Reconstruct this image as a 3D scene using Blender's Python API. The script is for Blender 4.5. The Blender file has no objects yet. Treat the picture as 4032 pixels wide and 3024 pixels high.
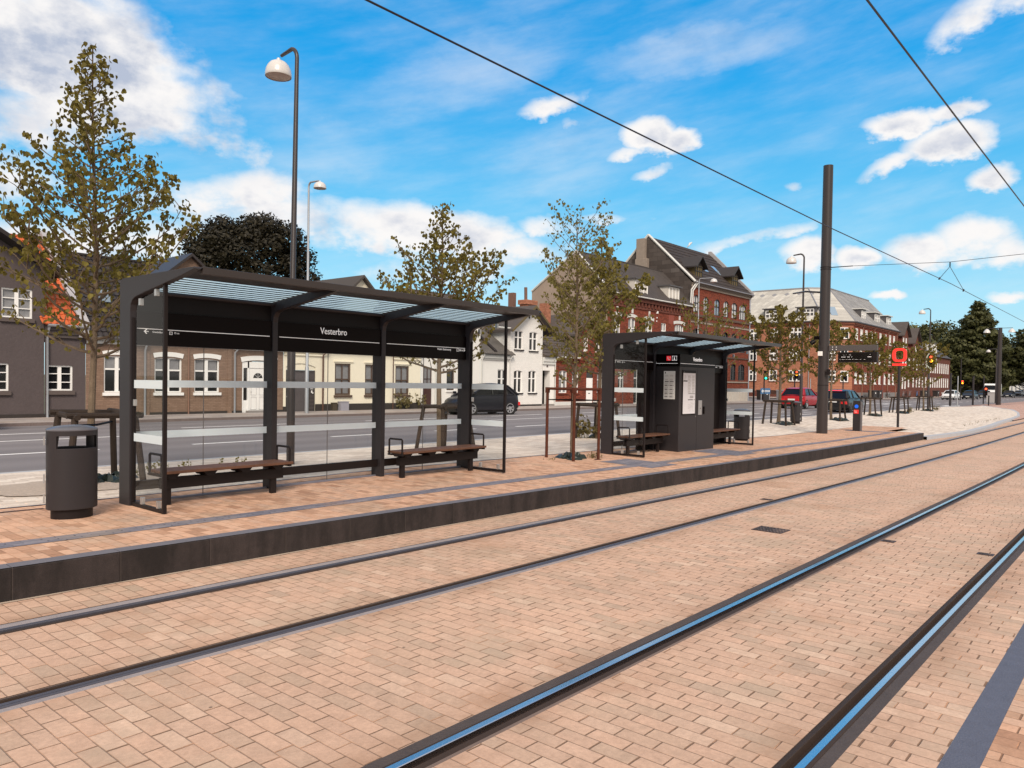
import bpy, bmesh, math, random
from mathutils import Vector, Matrix
D2R = math.radians
sc = bpy.context.scene
COL = sc.collection
# ------------------------------------------------------------------ camera
cam_d = bpy.data.cameras.new("camera"); cam = bpy.data.objects.new("camera", cam_d); COL.objects.link(cam)
_R = ((0.64800568, 0.00617745, -0.76161045), (-0.76147172, 0.02599144, -0.64767682), (0.01579436, 0.99964308, 0.02154655))
cam.matrix_world = Matrix.Translation((0, 0, 1.87)) @ Matrix(_R).to_4x4()
cam_d.sensor_width = 36; cam_d.sensor_fit = 'HORIZONTAL'; cam_d.lens = 36 * 2990 / 4032
cam_d.shift_y = 53 / 4032; cam_d.clip_start = 0.05; cam_d.clip_end = 5000
sc.camera = cam
# ------------------------------------------------------------------ light
SUN_AZ, SUN_EL = D2R(226), D2R(40)       # direction towards the sun, world azimuth from +X
sc.view_settings.view_transform = 'Standard'; sc.view_settings.look = 'None'
sc.view_settings.exposure = 0.82; sc.view_settings.gamma = 1.0
sun_d = bpy.data.lights.new("sun", 'SUN'); sun_d.energy = 2.0; sun_d.angle = D2R(22); sun_d.color = (1, .88, .75)
sun = bpy.data.objects.new("sun", sun_d); COL.objects.link(sun)
sd = Vector((math.cos(SUN_EL) * math.cos(SUN_AZ), math.cos(SUN_EL) * math.sin(SUN_AZ), math.sin(SUN_EL)))
sun.rotation_euler = sd.to_track_quat('Z', 'Y').to_euler()
sun.location = (-30, -20, 40)

class NT:
    """tiny node helper"""
    def __init__(s, tree): s.t = tree; s.n = tree.nodes; s.l = tree.links
    def add(s, typ, **kw):
        nd = s.n.new(typ)
        for k, v in kw.items():
            if k.startswith('i_'):
                key = k[2:]
                key = int(key) if key.isdigit() else key.replace('_', ' ')
                nd.inputs[key].default_value = v
            else: setattr(nd, k, v)
        return nd
    def set(s, inp, v):
        if isinstance(v, bpy.types.NodeSocket): s.l.new(v, inp)
        else: inp.default_value = v
    def m(s, op, a, b=None, c=None, clamp=False):
        nd = s.n.new('ShaderNodeMath'); nd.operation = op; nd.use_clamp = clamp
        s.set(nd.inputs[0], a)
        if b is not None: s.set(nd.inputs[1], b)
        if c is not None: s.set(nd.inputs[2], c)
        return nd.outputs[0]
    def mix(s, f, a, b, blend='MIX'):
        nd = s.n.new('ShaderNodeMix'); nd.data_type = 'RGBA'; nd.blend_type = blend
        s.set(nd.inputs[0], f); s.set(nd.inputs[6], a); s.set(nd.inputs[7], b)
        return nd.outputs[2]
    def ramp(s, f, stops):
        nd = s.n.new('ShaderNodeValToRGB'); cr = nd.color_ramp
        while len(cr.elements) < len(stops): cr.elements.new(.5)
        for e, (p, c) in zip(cr.elements, stops): e.position = p; e.color = c if len(c) == 4 else (*c, 1)
        s.set(nd.inputs[0], f); return nd.outputs[0]
    def noise(s, vec, scale, detail=3, rough=.5, dim='3D', dist=0):
        nd = s.n.new('ShaderNodeTexNoise'); nd.noise_dimensions = dim
        if vec is not None: s.l.new(vec, nd.inputs['Vector'])
        nd.inputs['Scale'].default_value = scale; nd.inputs['Detail'].default_value = detail; nd.inputs['Roughness'].default_value = rough
        nd.inputs['Distortion'].default_value = dist
        return nd.outputs[0]
    def smooth(s, v, a, b, c=0., d=1.):
        nd = s.n.new('ShaderNodeMapRange'); nd.interpolation_type = 'SMOOTHSTEP'
        s.set(nd.inputs[0], v); nd.inputs[1].default_value = a; nd.inputs[2].default_value = b
        nd.inputs[3].default_value = c; nd.inputs[4].default_value = d; return nd.outputs[0]

# cloud banks given as direction: azimuth, elevation, 2x2 shape matrix, strength
CLOUDS = [(1.247, 0.355, -6.337, -2.042, 2.491, -13.659, 1.3), (1.163, 0.324, -6.237, -2.642, 5.427, -16.839, 1.1), (1.273, 0.272, -11.02, 0.02, -3.965, -23.362, 0.9), (1.072, 0.308, -11.284, -3.941, 7.246, -30.552, 0.6), (1.29, 0.212, -20.647, -6.221, 8.648, -32.576, 1.0), (1.077, 0.25, -20.799, -3.429, 3.867, -53.249, 0.5), (1.076, 0.218, -10.08, 0.943, -5.919, -33.57, 1.0), (1.028, 0.19, -8.862, 0.075, -2.021, -29.971, 0.9), (1.187, 0.155, -6.517, 0.027, -2.683, -31.687, 0.8), (0.978, 0.171, -10.847, 0.105, -2.153, -39.121, 0.6), (0.856, 0.189, -10.405, -0.795, 1.437, -28.635, 1.2), (0.766, 0.187, -12.683, 0.19, -0.73, -37.947, 1.2), (0.724, 0.17, -10.31, 0.163, -0.437, -42.372, 0.9), (0.657, 0.2, -20.712, 0.363, -0.073, -61.403, 1.0), (0.591, 0.209, -15.322, 0.291, 1.808, -124.172, 0.9), (0.796, 0.139, -6.343, 0.089, -0.721, -42.104, 0.6), (0.66, 0.344, -21.719, 5.629, -13.167, -73.159, 0.9), (0.632, 0.324, -59.434, 1.15, 1.058, -102.869, 0.7), (0.612, 0.358, -32.57, 10.557, -26.086, -122.18, 0.5), (0.537, 0.31, -28.54, 0.603, 1.847, -46.206, 1.2), (0.499, 0.302, -28.412, 8.694, -13.703, -68.74, 1.1), (0.566, 0.287, -40.144, 16.44, -29.413, -94.492, 0.9), (0.53, 0.264, -32.607, 13.102, -32.816, -105.465, 0.8), (0.405, 0.181, -11.448, 2.843, -20.296, -108.512, 0.8), (0.34, 0.162, -31.887, 0.735, 2.426, -51.741, 1.1), (0.288, 0.154, -44.306, 4.661, -2.707, -65.597, 1.2), (0.351, 0.239, -66.779, -4.263, 21.07, -133.265, 0.8), (0.247, 0.298, -28.211, 4.542, -0.96, -62.433, 1.2), (0.191, 0.305, -28.185, 6.303, -7.284, -102.177, 0.9), (0.19, 0.271, -20.581, 4.515, -4.781, -52.593, 1.3), (0.246, 0.258, -24.953, 11.268, -37.355, -98.764, 0.9), (0.144, 0.229, -33.769, 6.078, -4.908, -67.402, 1.2), (0.179, 0.395, -18.626, 14.056, -27.18, -42.812, 0.8), (0.14, 0.4, -27.242, 5.378, 3.831, -91.443, 0.6), (0.205, 0.157, -20.071, 2.064, -1.203, -45.587, 1.3), (0.16, 0.164, -23.205, 0.587, 2.995, -35.971, 1.4), (0.125, 0.149, -39.989, 1.022, 3.559, -44.757, 1.3), (0.247, 0.108, -49.248, 3.52, -3.012, -142.609, 1.2), (0.128, 0.102, -47.563, 1.202, 5.974, -124.145, 1.0)]
CIRRUS = [(0.775, 0.379, -5.205, 2.293, -6.303, -20.076, 0.9), (0.478, 0.4, -7.009, 1.838, -2.913, -32.684, 1.0), (0.623, 0.285, -5.036, 3.19, -7.001, -14.186, 0.8), (0.951, 0.278, -9.529, 0.103, -1.363, -20.303, 0.8)]
def make_world():
    w = bpy.data.worlds.new("World"); sc.world = w; w.use_nodes = True
    t = NT(w.node_tree); t.n.clear()
    out = t.add('ShaderNodeOutputWorld'); bg = t.add('ShaderNodeBackground')
    sky = t.add('ShaderNodeTexSky', sky_type='NISHITA', sun_disc=False, sun_elevation=SUN_EL, sun_rotation=D2R(90) - SUN_AZ,
                altitude=50, air_density=1.1, dust_density=0.3, ozone_density=1.5)
    tc = t.add('ShaderNodeTexCoord')
    sep = t.add('ShaderNodeSeparateXYZ'); t.l.new(tc.outputs['Generated'], sep.inputs[0])
    az = t.m('ARCTAN2', sep.outputs[1], sep.outputs[0]); el = t.m('ARCSINE', sep.outputs[2])
    hsv = t.add('ShaderNodeHueSaturation'); hsv.inputs['Hue'].default_value = .478; hsv.inputs['Saturation'].default_value = 1.5; hsv.inputs['Value'].default_value = SKYV
    t.l.new(sky.outputs[0], hsv.inputs['Color'])
    st = t.add('ShaderNodeCombineXYZ'); t.l.new(az, st.inputs[0]); t.l.new(t.m('MULTIPLY', el, 1.55), st.inputs[1])
    n1 = t.noise(st.outputs[0], 7, 7, .56); n2 = t.noise(st.outputs[0], 26, 5, .6)
    wob = t.m('MULTIPLY_ADD', n1, .06, -.03); wob2 = t.m('MULTIPLY_ADD', n2, .03, -.015)
    az2 = t.m('ADD', az, wob); el2 = t.m('ADD', el, wob2)
    def banks(L):
        cur = None
        for a0, e0, m00, m01, m10, m11, s in L:
            da = t.m('SUBTRACT', az2, a0); de = t.m('SUBTRACT', el2, e0)
            u = t.m('MULTIPLY_ADD', da, m00, t.m('MULTIPLY', de, m01)); v = t.m('MULTIPLY_ADD', da, m10, t.m('MULTIPLY', de, m11))
            q = t.m('MULTIPLY_ADD', u, u, t.m('MULTIPLY', v, v))
            f = t.m('MULTIPLY_ADD', q, -.6 * s, s)
            cur = f if cur is None else t.m('MAXIMUM', cur, f)
        return cur
    M = banks(CLOUDS)
    dens = t.m('MULTIPLY_ADD', n1, 2.4, t.m('MULTIPLY_ADD', n2, .9, t.m('ADD', M, -1.68)))
    cov = t.smooth(dens, .15, 1.05)
    C2 = banks(CIRRUS)
    st2 = t.add('ShaderNodeCombineXYZ'); t.l.new(t.m('MULTIPLY_ADD', el, -1.6, az), st2.inputs[0]); t.l.new(t.m('MULTIPLY_ADD', el, 5., t.m('MULTIPLY', az, 1.2)), st2.inputs[1])
    n3 = t.noise(st2.outputs[0], 5, 6, .6)
    cir = t.m('MULTIPLY', t.smooth(t.m('MULTIPLY_ADD', n3, 1.5, t.m('MAXIMUM', t.m('ADD', C2, -1.0), -.62)), -.2, 1.3), .5)
    # clouds elsewhere on the dome, out of view, added to warm the ambient light
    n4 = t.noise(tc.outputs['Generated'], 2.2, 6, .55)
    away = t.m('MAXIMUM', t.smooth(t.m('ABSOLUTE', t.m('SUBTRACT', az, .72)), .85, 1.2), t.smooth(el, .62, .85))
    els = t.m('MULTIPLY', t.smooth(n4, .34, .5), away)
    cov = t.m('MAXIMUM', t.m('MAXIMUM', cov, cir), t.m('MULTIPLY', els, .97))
    n5 = t.noise(st.outputs[0], 15, 6, .58)
    shade = t.smooth(t.m('MULTIPLY_ADD', n5, 1.0, t.m('MULTIPLY', t.smooth(dens, .9, 1.9), .35)), .45, .85)
    leftg = t.m('MULTIPLY', t.smooth(az, .85, 1.15), .72)
    leftg = t.m('MULTIPLY', leftg, t.smooth(el, .2, .32))
    shade = t.m('ADD', t.m('MULTIPLY', shade, .75), t.m('MULTIPLY', leftg, t.smooth(t.noise(st.outputs[0], 11, 6, .6), .35, .68)), clamp=True)
    ccol = t.mix(shade, (.95 * CLV, .93 * CLV, .92 * CLV, 1), (.47 * CLV, .53 * CLV, .66 * CLV, 1))
    # pale air near the horizon
    hz = t.smooth(el, -.02, .38, 1., 0.)
    k = 5.9
    grad = t.ramp(t.m('MULTIPLY', t.m('ADD', el, .1), 1.25), [(.0, (.42, .60, .70)), (.125, (.46 , .76, .90)), (.25, (.34, .70, .90)), (.40, (.12, .53, .88)), (.6, (.010, .36, .83)), (1., (.004, .22, .64))])
    gs = t.n.new('ShaderNodeVectorMath'); gs.operation = 'SCALE'; t.l.new(grad, gs.inputs[0]); gs.inputs['Scale'].default_value = k
    skyc = t.mix(.88, hsv.outputs[0], gs.outputs[0])
    ccol = t.mix(away, ccol, (.79 * CLV, .73 * CLV, .665 * CLV, 1))     # unseen cloud before the sun, overhead and behind, tinted to warm the ambient light
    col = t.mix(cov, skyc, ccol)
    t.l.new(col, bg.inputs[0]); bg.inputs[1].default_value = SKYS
    t.l.new(bg.outputs[0], out.inputs[0])
SKYS = .1; SKYV = 1.0; CLV = 5.8; HZ = .55
make_world()

# ------------------------------------------------------------------ terrain functions (metres)
def sm(t): t = max(0., min(1., t)); return t * t * (3 - 2 * t)
def T(X): return -.25 + .03 * math.log1p(math.exp(-(X - 25) / 3.)) if X > -60 else .6      # track level
def PL(X): return T(X) + .28                                                              # platform level
def P2(X, Y): return PL(X) + .06 * sm((X - 4) / 5) * (1 - sm((X - 22) / 5)) * max(0., (Y - 7.3) / 2.7)   # platform with its cross fall
def GI(X, Y):                                                                            # island paving
    a = sm((Y - 10.6) / 4.5); return P2(X, min(Y, 10.5)) * (1 - a) + .16 * a
ROAD = .06; FW = .16; FY = 33.2

# ------------------------------------------------------------------ mesh helpers
ORG = {}
class MB:
    def __init__(s, tf=None): s.v = []; s.f = []; s.tf = tf
    def p(s, *a):
        if s.tf: a = s.tf(*a)
        s.v.append(tuple(a)); return len(s.v) - 1
    def quad(s, a, b, c, d): s.f.append(tuple(s.p(*q) for q in (a, b, c, d)))
    def poly(s, pts): s.f.append(tuple(s.p(*q) for q in pts))
    def box(s, x0, x1, y0, y1, z0, z1):
        i = [s.p(x, y, z) for z in (z0, z1) for y in (y0, y1) for x in (x0, x1)]
        for q in ((0, 2, 3, 1), (4, 5, 7, 6), (0, 1, 5, 4), (2, 6, 7, 3), (0, 4, 6, 2), (1, 3, 7, 5)): s.f.append(tuple(i[k] for k in q))
        return s
    def prism(s, pts, a0, a1, axis='x'):
        """polygon pts (2D) extruded along axis between a0 and a1; x: pts=(y,z)  y: pts=(x,z)  z: pts=(x,y)"""
        def mk(q, a): return (a, q[0], q[1]) if axis == 'x' else (q[0], a, q[1]) if axis == 'y' else (q[0], q[1], a)
        n = len(pts); A = [s.p(*mk(q, a0)) for q in pts]; B = [s.p(*mk(q, a1)) for q in pts]
        s.f.append(tuple(A)); s.f.append(tuple(reversed(B)))
        for k in range(n): s.f.append((A[k], B[k], B[(k + 1) % n], A[(k + 1) % n]))
        return s
    def tube(s, pts, r, seg=8, cap=True):
        pts = [Vector(q) for q in pts]; n = len(pts); rs = r if isinstance(r, (list, tuple)) else [r] * n
        rings = []; up = None
        for k, q in enumerate(pts):
            d = (pts[min(k + 1, n - 1)] - pts[max(k - 1, 0)]); d = d.normalized() if d.length > 1e-9 else Vector((0, 0, 1))
            if up is None: up = Vector((0, 0, 1)) if abs(d.z) < .9 else Vector((1, 0, 0))
            a = d.cross(up); a.normalize(); b = a.cross(d); up = b
            rings.append([s.p(*(q + (a * math.cos(2 * math.pi * j / seg) + b * math.sin(2 * math.pi * j / seg)) * rs[k])) for j in range(seg)])
        for k in range(n - 1):
            for j in range(seg): s.f.append((rings[k][j], rings[k][(j + 1) % seg], rings[k + 1][(j + 1) % seg], rings[k + 1][j]))
        if cap: s.f.append(tuple(reversed(rings[0]))); s.f.append(tuple(rings[-1]))
        return s
    def lathe(s, prof, cx=0, cy=0, seg=24, sx=1, sy=1, a0=0, a1=2 * math.pi):
        full = abs(a1 - a0 - 2 * math.pi) < 1e-6; m = seg if full else seg + 1; R = []
        for r, z in prof: R.append([s.p(cx + sx * r * math.cos(a0 + (a1 - a0) * j / seg), cy + sy * r * math.sin(a0 + (a1 - a0) * j / seg), z) for j in range(m)])
        for k in range(len(prof) - 1):
            for j in range(seg):
                jj = (j + 1) % m; s.f.append((R[k][j], R[k][jj], R[k + 1][jj], R[k + 1][j]))
        return s
    def wall(s, u0, u1, z0, z1, holes, dep=.13, d0=0.):
        """wall with real openings in the plane d=d0, reveals going in to d0+dep"""
        us = sorted({u0, u1, *[h[0] for h in holes], *[h[1] for h in holes]}); zs = sorted({z0, z1, *[h[2] for h in holes], *[h[3] for h in holes]})
        us = [u for u in us if u0 <= u <= u1]; zs = [z for z in zs if z0 <= z <= z1]
        for i in range(len(us) - 1):
            for j in range(len(zs) - 1):
                cu, cz = (us[i] + us[i + 1]) / 2, (zs[j] + zs[j + 1]) / 2
                if any(h[0] < cu < h[1] and h[2] < cz < h[3] for h in holes): continue
                s.quad((us[i], d0, zs[j]), (us[i + 1], d0, zs[j]), (us[i + 1], d0, zs[j + 1]), (us[i], d0, zs[j + 1]))
        for a, b, c, e in holes:
            s.quad((a, d0, c), (a, d0, e), (a, d0 + dep, e), (a, d0 + dep, c)); s.quad((b, d0, c), (b, d0, e), (b, d0 + dep, e), (b, d0 + dep, c))
            s.quad((a, d0, c), (b, d0, c), (b, d0 + dep, c), (a, d0 + dep, c)); s.quad((a, d0, e), (b, d0, e), (b, d0 + dep, e), (a, d0 + dep, e))
        return s
    def build(s, name, mat, parent=None, smooth=False, bevel=0, org=None, label=None, stuff=False, fixn=False):
        o3 = ORG[parent.name] if parent is not None else Vector(org or (0, 0, 0))
        me = bpy.data.meshes.new(name)
        me.from_pydata([(x - o3[0], y - o3[1], z - o3[2]) for x, y, z in s.v], [], s.f)
        if bevel or fixn:
            bm = bmesh.new(); bm.from_mesh(me)
            bmesh.ops.remove_doubles(bm, verts=bm.verts, dist=1e-5)
            if bevel:
                es = [e for e in bm.edges if len(e.link_faces) == 2 and e.calc_face_angle(0) > .6]
                bmesh.ops.bevel(bm, geom=es, offset=bevel, segments=2, affect='EDGES', profile=.6)
            bmesh.ops.recalc_face_normals(bm, faces=bm.faces); bm.to_mesh(me); bm.free()
        if smooth:
            me.polygons.foreach_set('use_smooth', [True] * len(me.polygons))
            try: me.set_sharp_from_angle(angle=D2R(38))
            except Exception: pass
        me.materials.append(mat); me.update()
        o = bpy.data.objects.new(name, me); COL.objects.link(o)
        if parent is not None: o.parent = parent
        else: o.location = o3
        ORG[o.name] = Vector(o3)
        if label: o['label'] = label
        if stuff: o['kind'] = 'stuff'
        return o
def thing(name, label, cat, loc=(0, 0, 0), group=None):
    o = bpy.data.objects.new(name, None); COL.objects.link(o); o.location = loc; o.empty_display_size = .3
    o['label'] = label; o['category'] = cat
    if group: o['group'] = group
    ORG[o.name] = Vector(loc); return o
def tag(o, label, cat, group=None):
    o['label'] = label; o['category'] = cat
    if group: o['group'] = group
    return o
def struct(o): o['kind'] = 'structure'; return o
def copy_thing(src, loc, rz=None, label=None):
    r = src.copy(); COL.objects.link(r); r.location = loc
    if rz is not None: r.rotation_euler = (0, 0, rz)
    if label: r['label'] = label
    def rec(a, b):
        for ch in list(a.children):
            c = ch.copy(); COL.objects.link(c); c.parent = b; rec(ch, c)
    rec(src, r); return r
_tmp = []
def text_mesh(body, size, depth=.002, align='LEFT'):
    cu = bpy.data.curves.new('lettering', 'FONT'); cu.body = body; cu.size = size; cu.extrude = depth; cu.align_x = align
    cu.resolution_u = 3
    o = bpy.data.objects.new('lettering', cu); COL.objects.link(o)
    dg = bpy.context.evaluated_depsgraph_get(); ev = o.evaluated_get(dg)
    me = bpy.data.meshes.new_from_object(ev)
    vs = [tuple(v.co) for v in me.vertices]; fs = [tuple(p.vertices) for p in me.polygons]
    bpy.data.objects.remove(o); bpy.data.curves.remove(cu); bpy.data.meshes.remove(me)
    return vs, fs
def add_text(mb, body, size, at, ux, uz=(0, 0, 1), align='LEFT', sx=1., bold=0.):
    """lettering standing in the plane spanned by ux (reading direction) and uz"""
    vs, fs = text_mesh(body, size, .0015, align); n0 = len(mb.v)
    ux = Vector(ux); uz = Vector(uz); n = ux.cross(uz); at = Vector(at)
    for k in range(2 if bold else 1):
        n0 = len(mb.v)
        for x, y, z in vs: q = at + ux * (x * sx + k * bold) + uz * y + n * (z + k * .0003); mb.v.append(tuple(q))
        for f in fs: mb.f.append(tuple(i + n0 for i in f))

# ------------------------------------------------------------------ materials
MATS = {}
def mk(name, col, rough=.6, metal=0., spec=.5, var=.0, vscale=3., bump=0., bscale=40., dirt=None, coat=0.):
    """plain painted / metal / plaster material with soft colour variation and a fine bump"""
    if name in MATS: return MATS[name]
    m = bpy.data.materials.new(name); m.use_nodes = True; t = NT(m.node_tree); b = t.n['Principled BSDF']
    b.inputs['Roughness'].default_value = rough; b.inputs['Metallic'].default_value = metal; b.inputs['Specular IOR Level'].default_value = spec
    if coat: b.inputs['Coat Weight'].default_value = coat
    c = (*col, 1)
    if var or bump:
        tc = t.add('ShaderNodeTexCoord'); v = tc.outputs['Object']
    if var:
        n = t.noise(v, vscale, 5, .6); n2 = t.noise(v, vscale * 6, 3, .6)
        f = t.m('MULTIPLY_ADD', t.m('MULTIPLY_ADD', n2, .4, t.m('MULTIPLY', n, .6)), 2 * var * 2, 1 - 2 * var)
        cc = t.n.new('ShaderNodeVectorMath'); cc.operation = 'SCALE'; cc.inputs[0].default_value = col; t.l.new(f, cc.inputs['Scale'])
        t.l.new(cc.outputs[0], b.inputs['Base Color'])
    else: b.inputs['Base Color'].default_value = c
    if bump:
        bn = t.add('ShaderNodeBump'); bn.inputs['Strength'].default_value = bump; bn.inputs['Distance'].default_value = .02
        t.l.new(t.noise(v, bscale, 4, .6), bn.inputs['Height']); t.l.new(bn.outputs[0], b.inputs['Normal'])
    MATS[name] = m; return m
def brick_mat(name, stops, mortar, bw, bh, ms, mode='ground', bump=.6, rough=.85, off=.5, stain=.12, joint_bias=0., seedoff=0., blotch=.8, pat=1.):
    if name in MATS: return MATS[name]
    m = bpy.data.materials.new(name); m.use_nodes = True; t = NT(m.node_tree); b = t.n['Principled BSDF']
    b.inputs['Roughness'].default_value = rough; b.inputs['Specular IOR Level'].default_value = .3
    tc = t.add('ShaderNodeTexCoord'); sp = t.add('ShaderNodeSeparateXYZ'); t.l.new(tc.outputs['Object'], sp.inputs[0])
    if mode == 'ground': u, v = sp.outputs[1], sp.outputs[0]          # long side across the track
    elif mode == 'groundx': u, v = sp.outputs[0], sp.outputs[1]
    else: u, v = t.m('ADD', sp.outputs[0], sp.outputs[1]), sp.outputs[2]
    gnd = mode.startswith('ground')
    jit = t.noise(tc.outputs['Object'], 5., 3, .6); jit2 = t.noise(tc.outputs['Object'], 3.1, 3, .6)
    u = t.m('ADD', u, t.m('MULTIPLY_ADD', jit, .012, -.006 + seedoff)); v = t.m('ADD', v, t.m('MULTIPLY_ADD', jit2, .012, -.006))
    vr = t.m('DIVIDE', v, bh); row = t.m('FLOOR', vr); fv = t.m('FRACT', vr)
    wn = t.n.new('ShaderNodeTexWhiteNoise'); wn.noise_dimensions = '1D'; t.l.new(row, wn.inputs['W'])
    uu = t.m('ADD', t.m('DIVIDE', u, bw), t.m('MULTIPLY_ADD', wn.outputs[0], .30 if gnd else .02, t.m('MULTIPLY', t.m('PINGPONG', row, 1.), off)))
    coln = t.m('FLOOR', uu); fu = t.m('FRACT', uu)
    w2 = t.n.new('ShaderNodeTexWhiteNoise'); w2.noise_dimensions = '2D'; cv = t.add('ShaderNodeCombineXYZ'); t.l.new(row, cv.inputs[0]); t.l.new(coln, cv.inputs[1]); t.l.new(cv.outputs[0], w2.inputs['Vector'])
    rnd = w2.outputs[0]; sc3 = t.add('ShaderNodeSeparateXYZ'); t.l.new(w2.outputs[1], sc3.inputs[0])
    edge = t.m('MULTIPLY_ADD', t.noise(tc.outputs['Object'], 60, 2, .6), ms * 1.1, -ms * .55)
    dv = t.m('ADD', t.m('MULTIPLY', t.m('PINGPONG', fv, .5), bh), edge); du = t.m('ADD', t.m('MULTIPLY', t.m('PINGPONG', fu, .5), bw), edge)
    jl = t.smooth(dv, ms * .45, ms * 1.25, 1., 0.); jc = t.smooth(t.m('SUBTRACT', du, t.m('MULTIPLY', t.smooth(sc3.outputs[2], .6, 1.), ms * (.8 if gnd else 0.))), ms * .45, ms * 1.35, 1., 0.)
    joint = t.m('MAXIMUM', t.m('MULTIPLY', jl, .62 if gnd else 1.), jc)
    col = t.ramp(rnd, stops)
    big = t.noise(tc.outputs['Object'], blotch, 4, .6); fine = t.noise(tc.outputs['Object'], 45, 4, .7); mid = t.noise(tc.outputs['Object'], 7, 4, .6)
    f = t.m('MULTIPLY_ADD', big, stain * 2.2, 1 - stain * 1.1); inb = t.noise(tc.outputs['Object'], 22, 5, .7); f = t.m('MULTIPLY', f, t.m('MULTIPLY_ADD', fine, .50, .75)); f = t.m('MULTIPLY', f, t.m('MULTIPLY_ADD', inb, .52, .74)); f = t.m('MULTIPLY', f, t.m('MULTIPLY_ADD', mid, .30, .85))
    sc_ = t.n.new('ShaderNodeVectorMath'); sc_.operation = 'SCALE'; t.l.new(col, sc_.inputs[0]); t.l.new(f, sc_.inputs['Scale'])
    wear = t.smooth(t.noise(tc.outputs['Object'], 1.7, 5, .65), .5, .62)       # joints filled with sand here, open there
    mort = t.mix(wear, (*mortar, 1), (min(1, mortar[0] * 2.3), min(1, mortar[1] * 2.2), min(1, mortar[2] * 2.1), 1)) if mode.startswith('ground') else (*mortar, 1)
    body = sc_.outputs[0]
    if name == 'track_brick':      # grime spread out from the rails
        near = None
        for yr in (1.30, 2.80, 4.93, 6.43):
            dd = t.m('ABSOLUTE', t.m('SUBTRACT', sp.outputs[1], yr)); near = dd if near is None else t.m('MINIMUM', near, dd)
        gr_ = t.m('MULTIPLY', t.smooth(near, .10, .42, 1., 0.), t.smooth(t.noise(tc.outputs['Object'], 1.4, 6, .7), .35, .65)); body = t.mix(t.m('MULTIPLY', gr_, .55), body, (.30, .17, .105, 1))
        vo = t.add('ShaderNodeTexVoronoi'); vo.inputs['Scale'].default_value = 2.3; t.l.new(tc.outputs['Object'], vo.inputs['Vector']); body = t.mix(t.smooth(vo.outputs[0], .018, .030, .8, 0.), body, (.10, .07, .055, 1))
        vo = t.add('ShaderNodeTexVoronoi'); vo.inputs['Scale'].default_value = 1.7; t.l.new(t.noise(tc.outputs['Object'], .01, 0), vo.inputs['W']) if False else None; mpp = t.add('ShaderNodeMapping'); mpp.inputs['Location'].default_value = (3.3, 1.7, .4); t.l.new(tc.outputs['Object'], mpp.inputs[0]); t.l.new(mpp.outputs[0], vo.inputs['Vector']); body = t.mix(t.smooth(vo.outputs[0], .010, .017, .85, 0.), body, (.85, .82, .76, 1))
    if mode.startswith('ground'):
        pn = t.noise(tc.outputs['Object'], .9, 5, .62); body = t.mix(t.m('MULTIPLY', t.smooth(pn, .5, .68), .5 * pat), body, (.40, .31, .23, 1))
        pn2 = t.noise(tc.outputs['Object'], .55, 6, .68); body = t.mix(t.m('MULTIPLY', t.smooth(pn2, .54, .70), .35 * pat), body, (.36, .19, .11, 1))
        bl = t.smooth(t.noise(tc.outputs['Object'], 2.6, 6, .7), .70, .76); body = t.mix(t.m('MULTIPLY', bl, .45), body, (.70, .62, .55, 1))
    c = t.mix(joint, body, mort)
    t.l.new(c, b.inputs['Base Color'])
    bn = t.add('ShaderNodeBump'); bn.inputs['Strength'].default_value = bump; bn.inputs['Distance'].default_value = .006
    tilt = t.m('ADD', t.m('MULTIPLY', t.m('SUBTRACT', sc3.outputs[0], .5), t.m('SUBTRACT', fu, .5)), t.m('MULTIPLY', t.m('SUBTRACT', sc3.outputs[1], .5), t.m('SUBTRACT', fv, .5)))
    hgt = t.m('MULTIPLY_ADD', fine, .3, t.m('MULTIPLY_ADD', joint, -1.2, t.m('MULTIPLY_ADD', rnd, .5 if gnd else .3, t.m('MULTIPLY', tilt, 1.6 if gnd else 0.))))
    t.l.new(hgt, bn.inputs['Height']); t.l.new(bn.outputs[0], b.inputs['Normal'])
    MATS[name] = m; return m
def glass_mat(name, tint, refl=1.4, alpha=1.):
    m = bpy.data.materials.new(name); m.use_nodes = True; t = NT(m.node_tree); t.n.clear()
    out = t.add('ShaderNodeOutputMaterial'); tr = t.add('ShaderNodeBsdfTransparent'); tr.inputs[0].default_value = (*tint, 1)
    gl = t.add('ShaderNodeBsdfGlossy'); gl.inputs['Roughness'].default_value = .02
    lw = t.add('ShaderNodeLayerWeight'); lw.inputs[0].default_value = .5
    fr = t.m('MULTIPLY_ADD', t.m('POWER', lw.outputs[1], 4.), refl, .03)
    mx = t.add('ShaderNodeMixShader'); t.l.new(fr, mx.inputs[0]); t.l.new(tr.outputs[0], mx.inputs[1]); t.l.new(gl.outputs[0], mx.inputs[2])
    t.l.new(mx.outputs[0], out.inputs[0]); return m
def frost_mat(name, col, mixf, rough=.6):
    m = bpy.data.materials.new(name); m.use_nodes = True; t = NT(m.node_tree); t.n.clear()
    out = t.add('ShaderNodeOutputMaterial'); d = t.add('ShaderNodeBsdfDiffuse'); d.inputs[0].default_value = (*col, 1)
    tl = t.add('ShaderNodeBsdfTranslucent'); tl.inputs[0].default_value = (*col, 1); mx = t.add('ShaderNodeMixShader'); mx.inputs[0].default_value = mixf
    t.l.new(d.outputs[0], mx.inputs[1]); t.l.new(tl.outputs[0], mx.inputs[2]); t.l.new(mx.outputs[0], out.inputs[0]); return m
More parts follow.
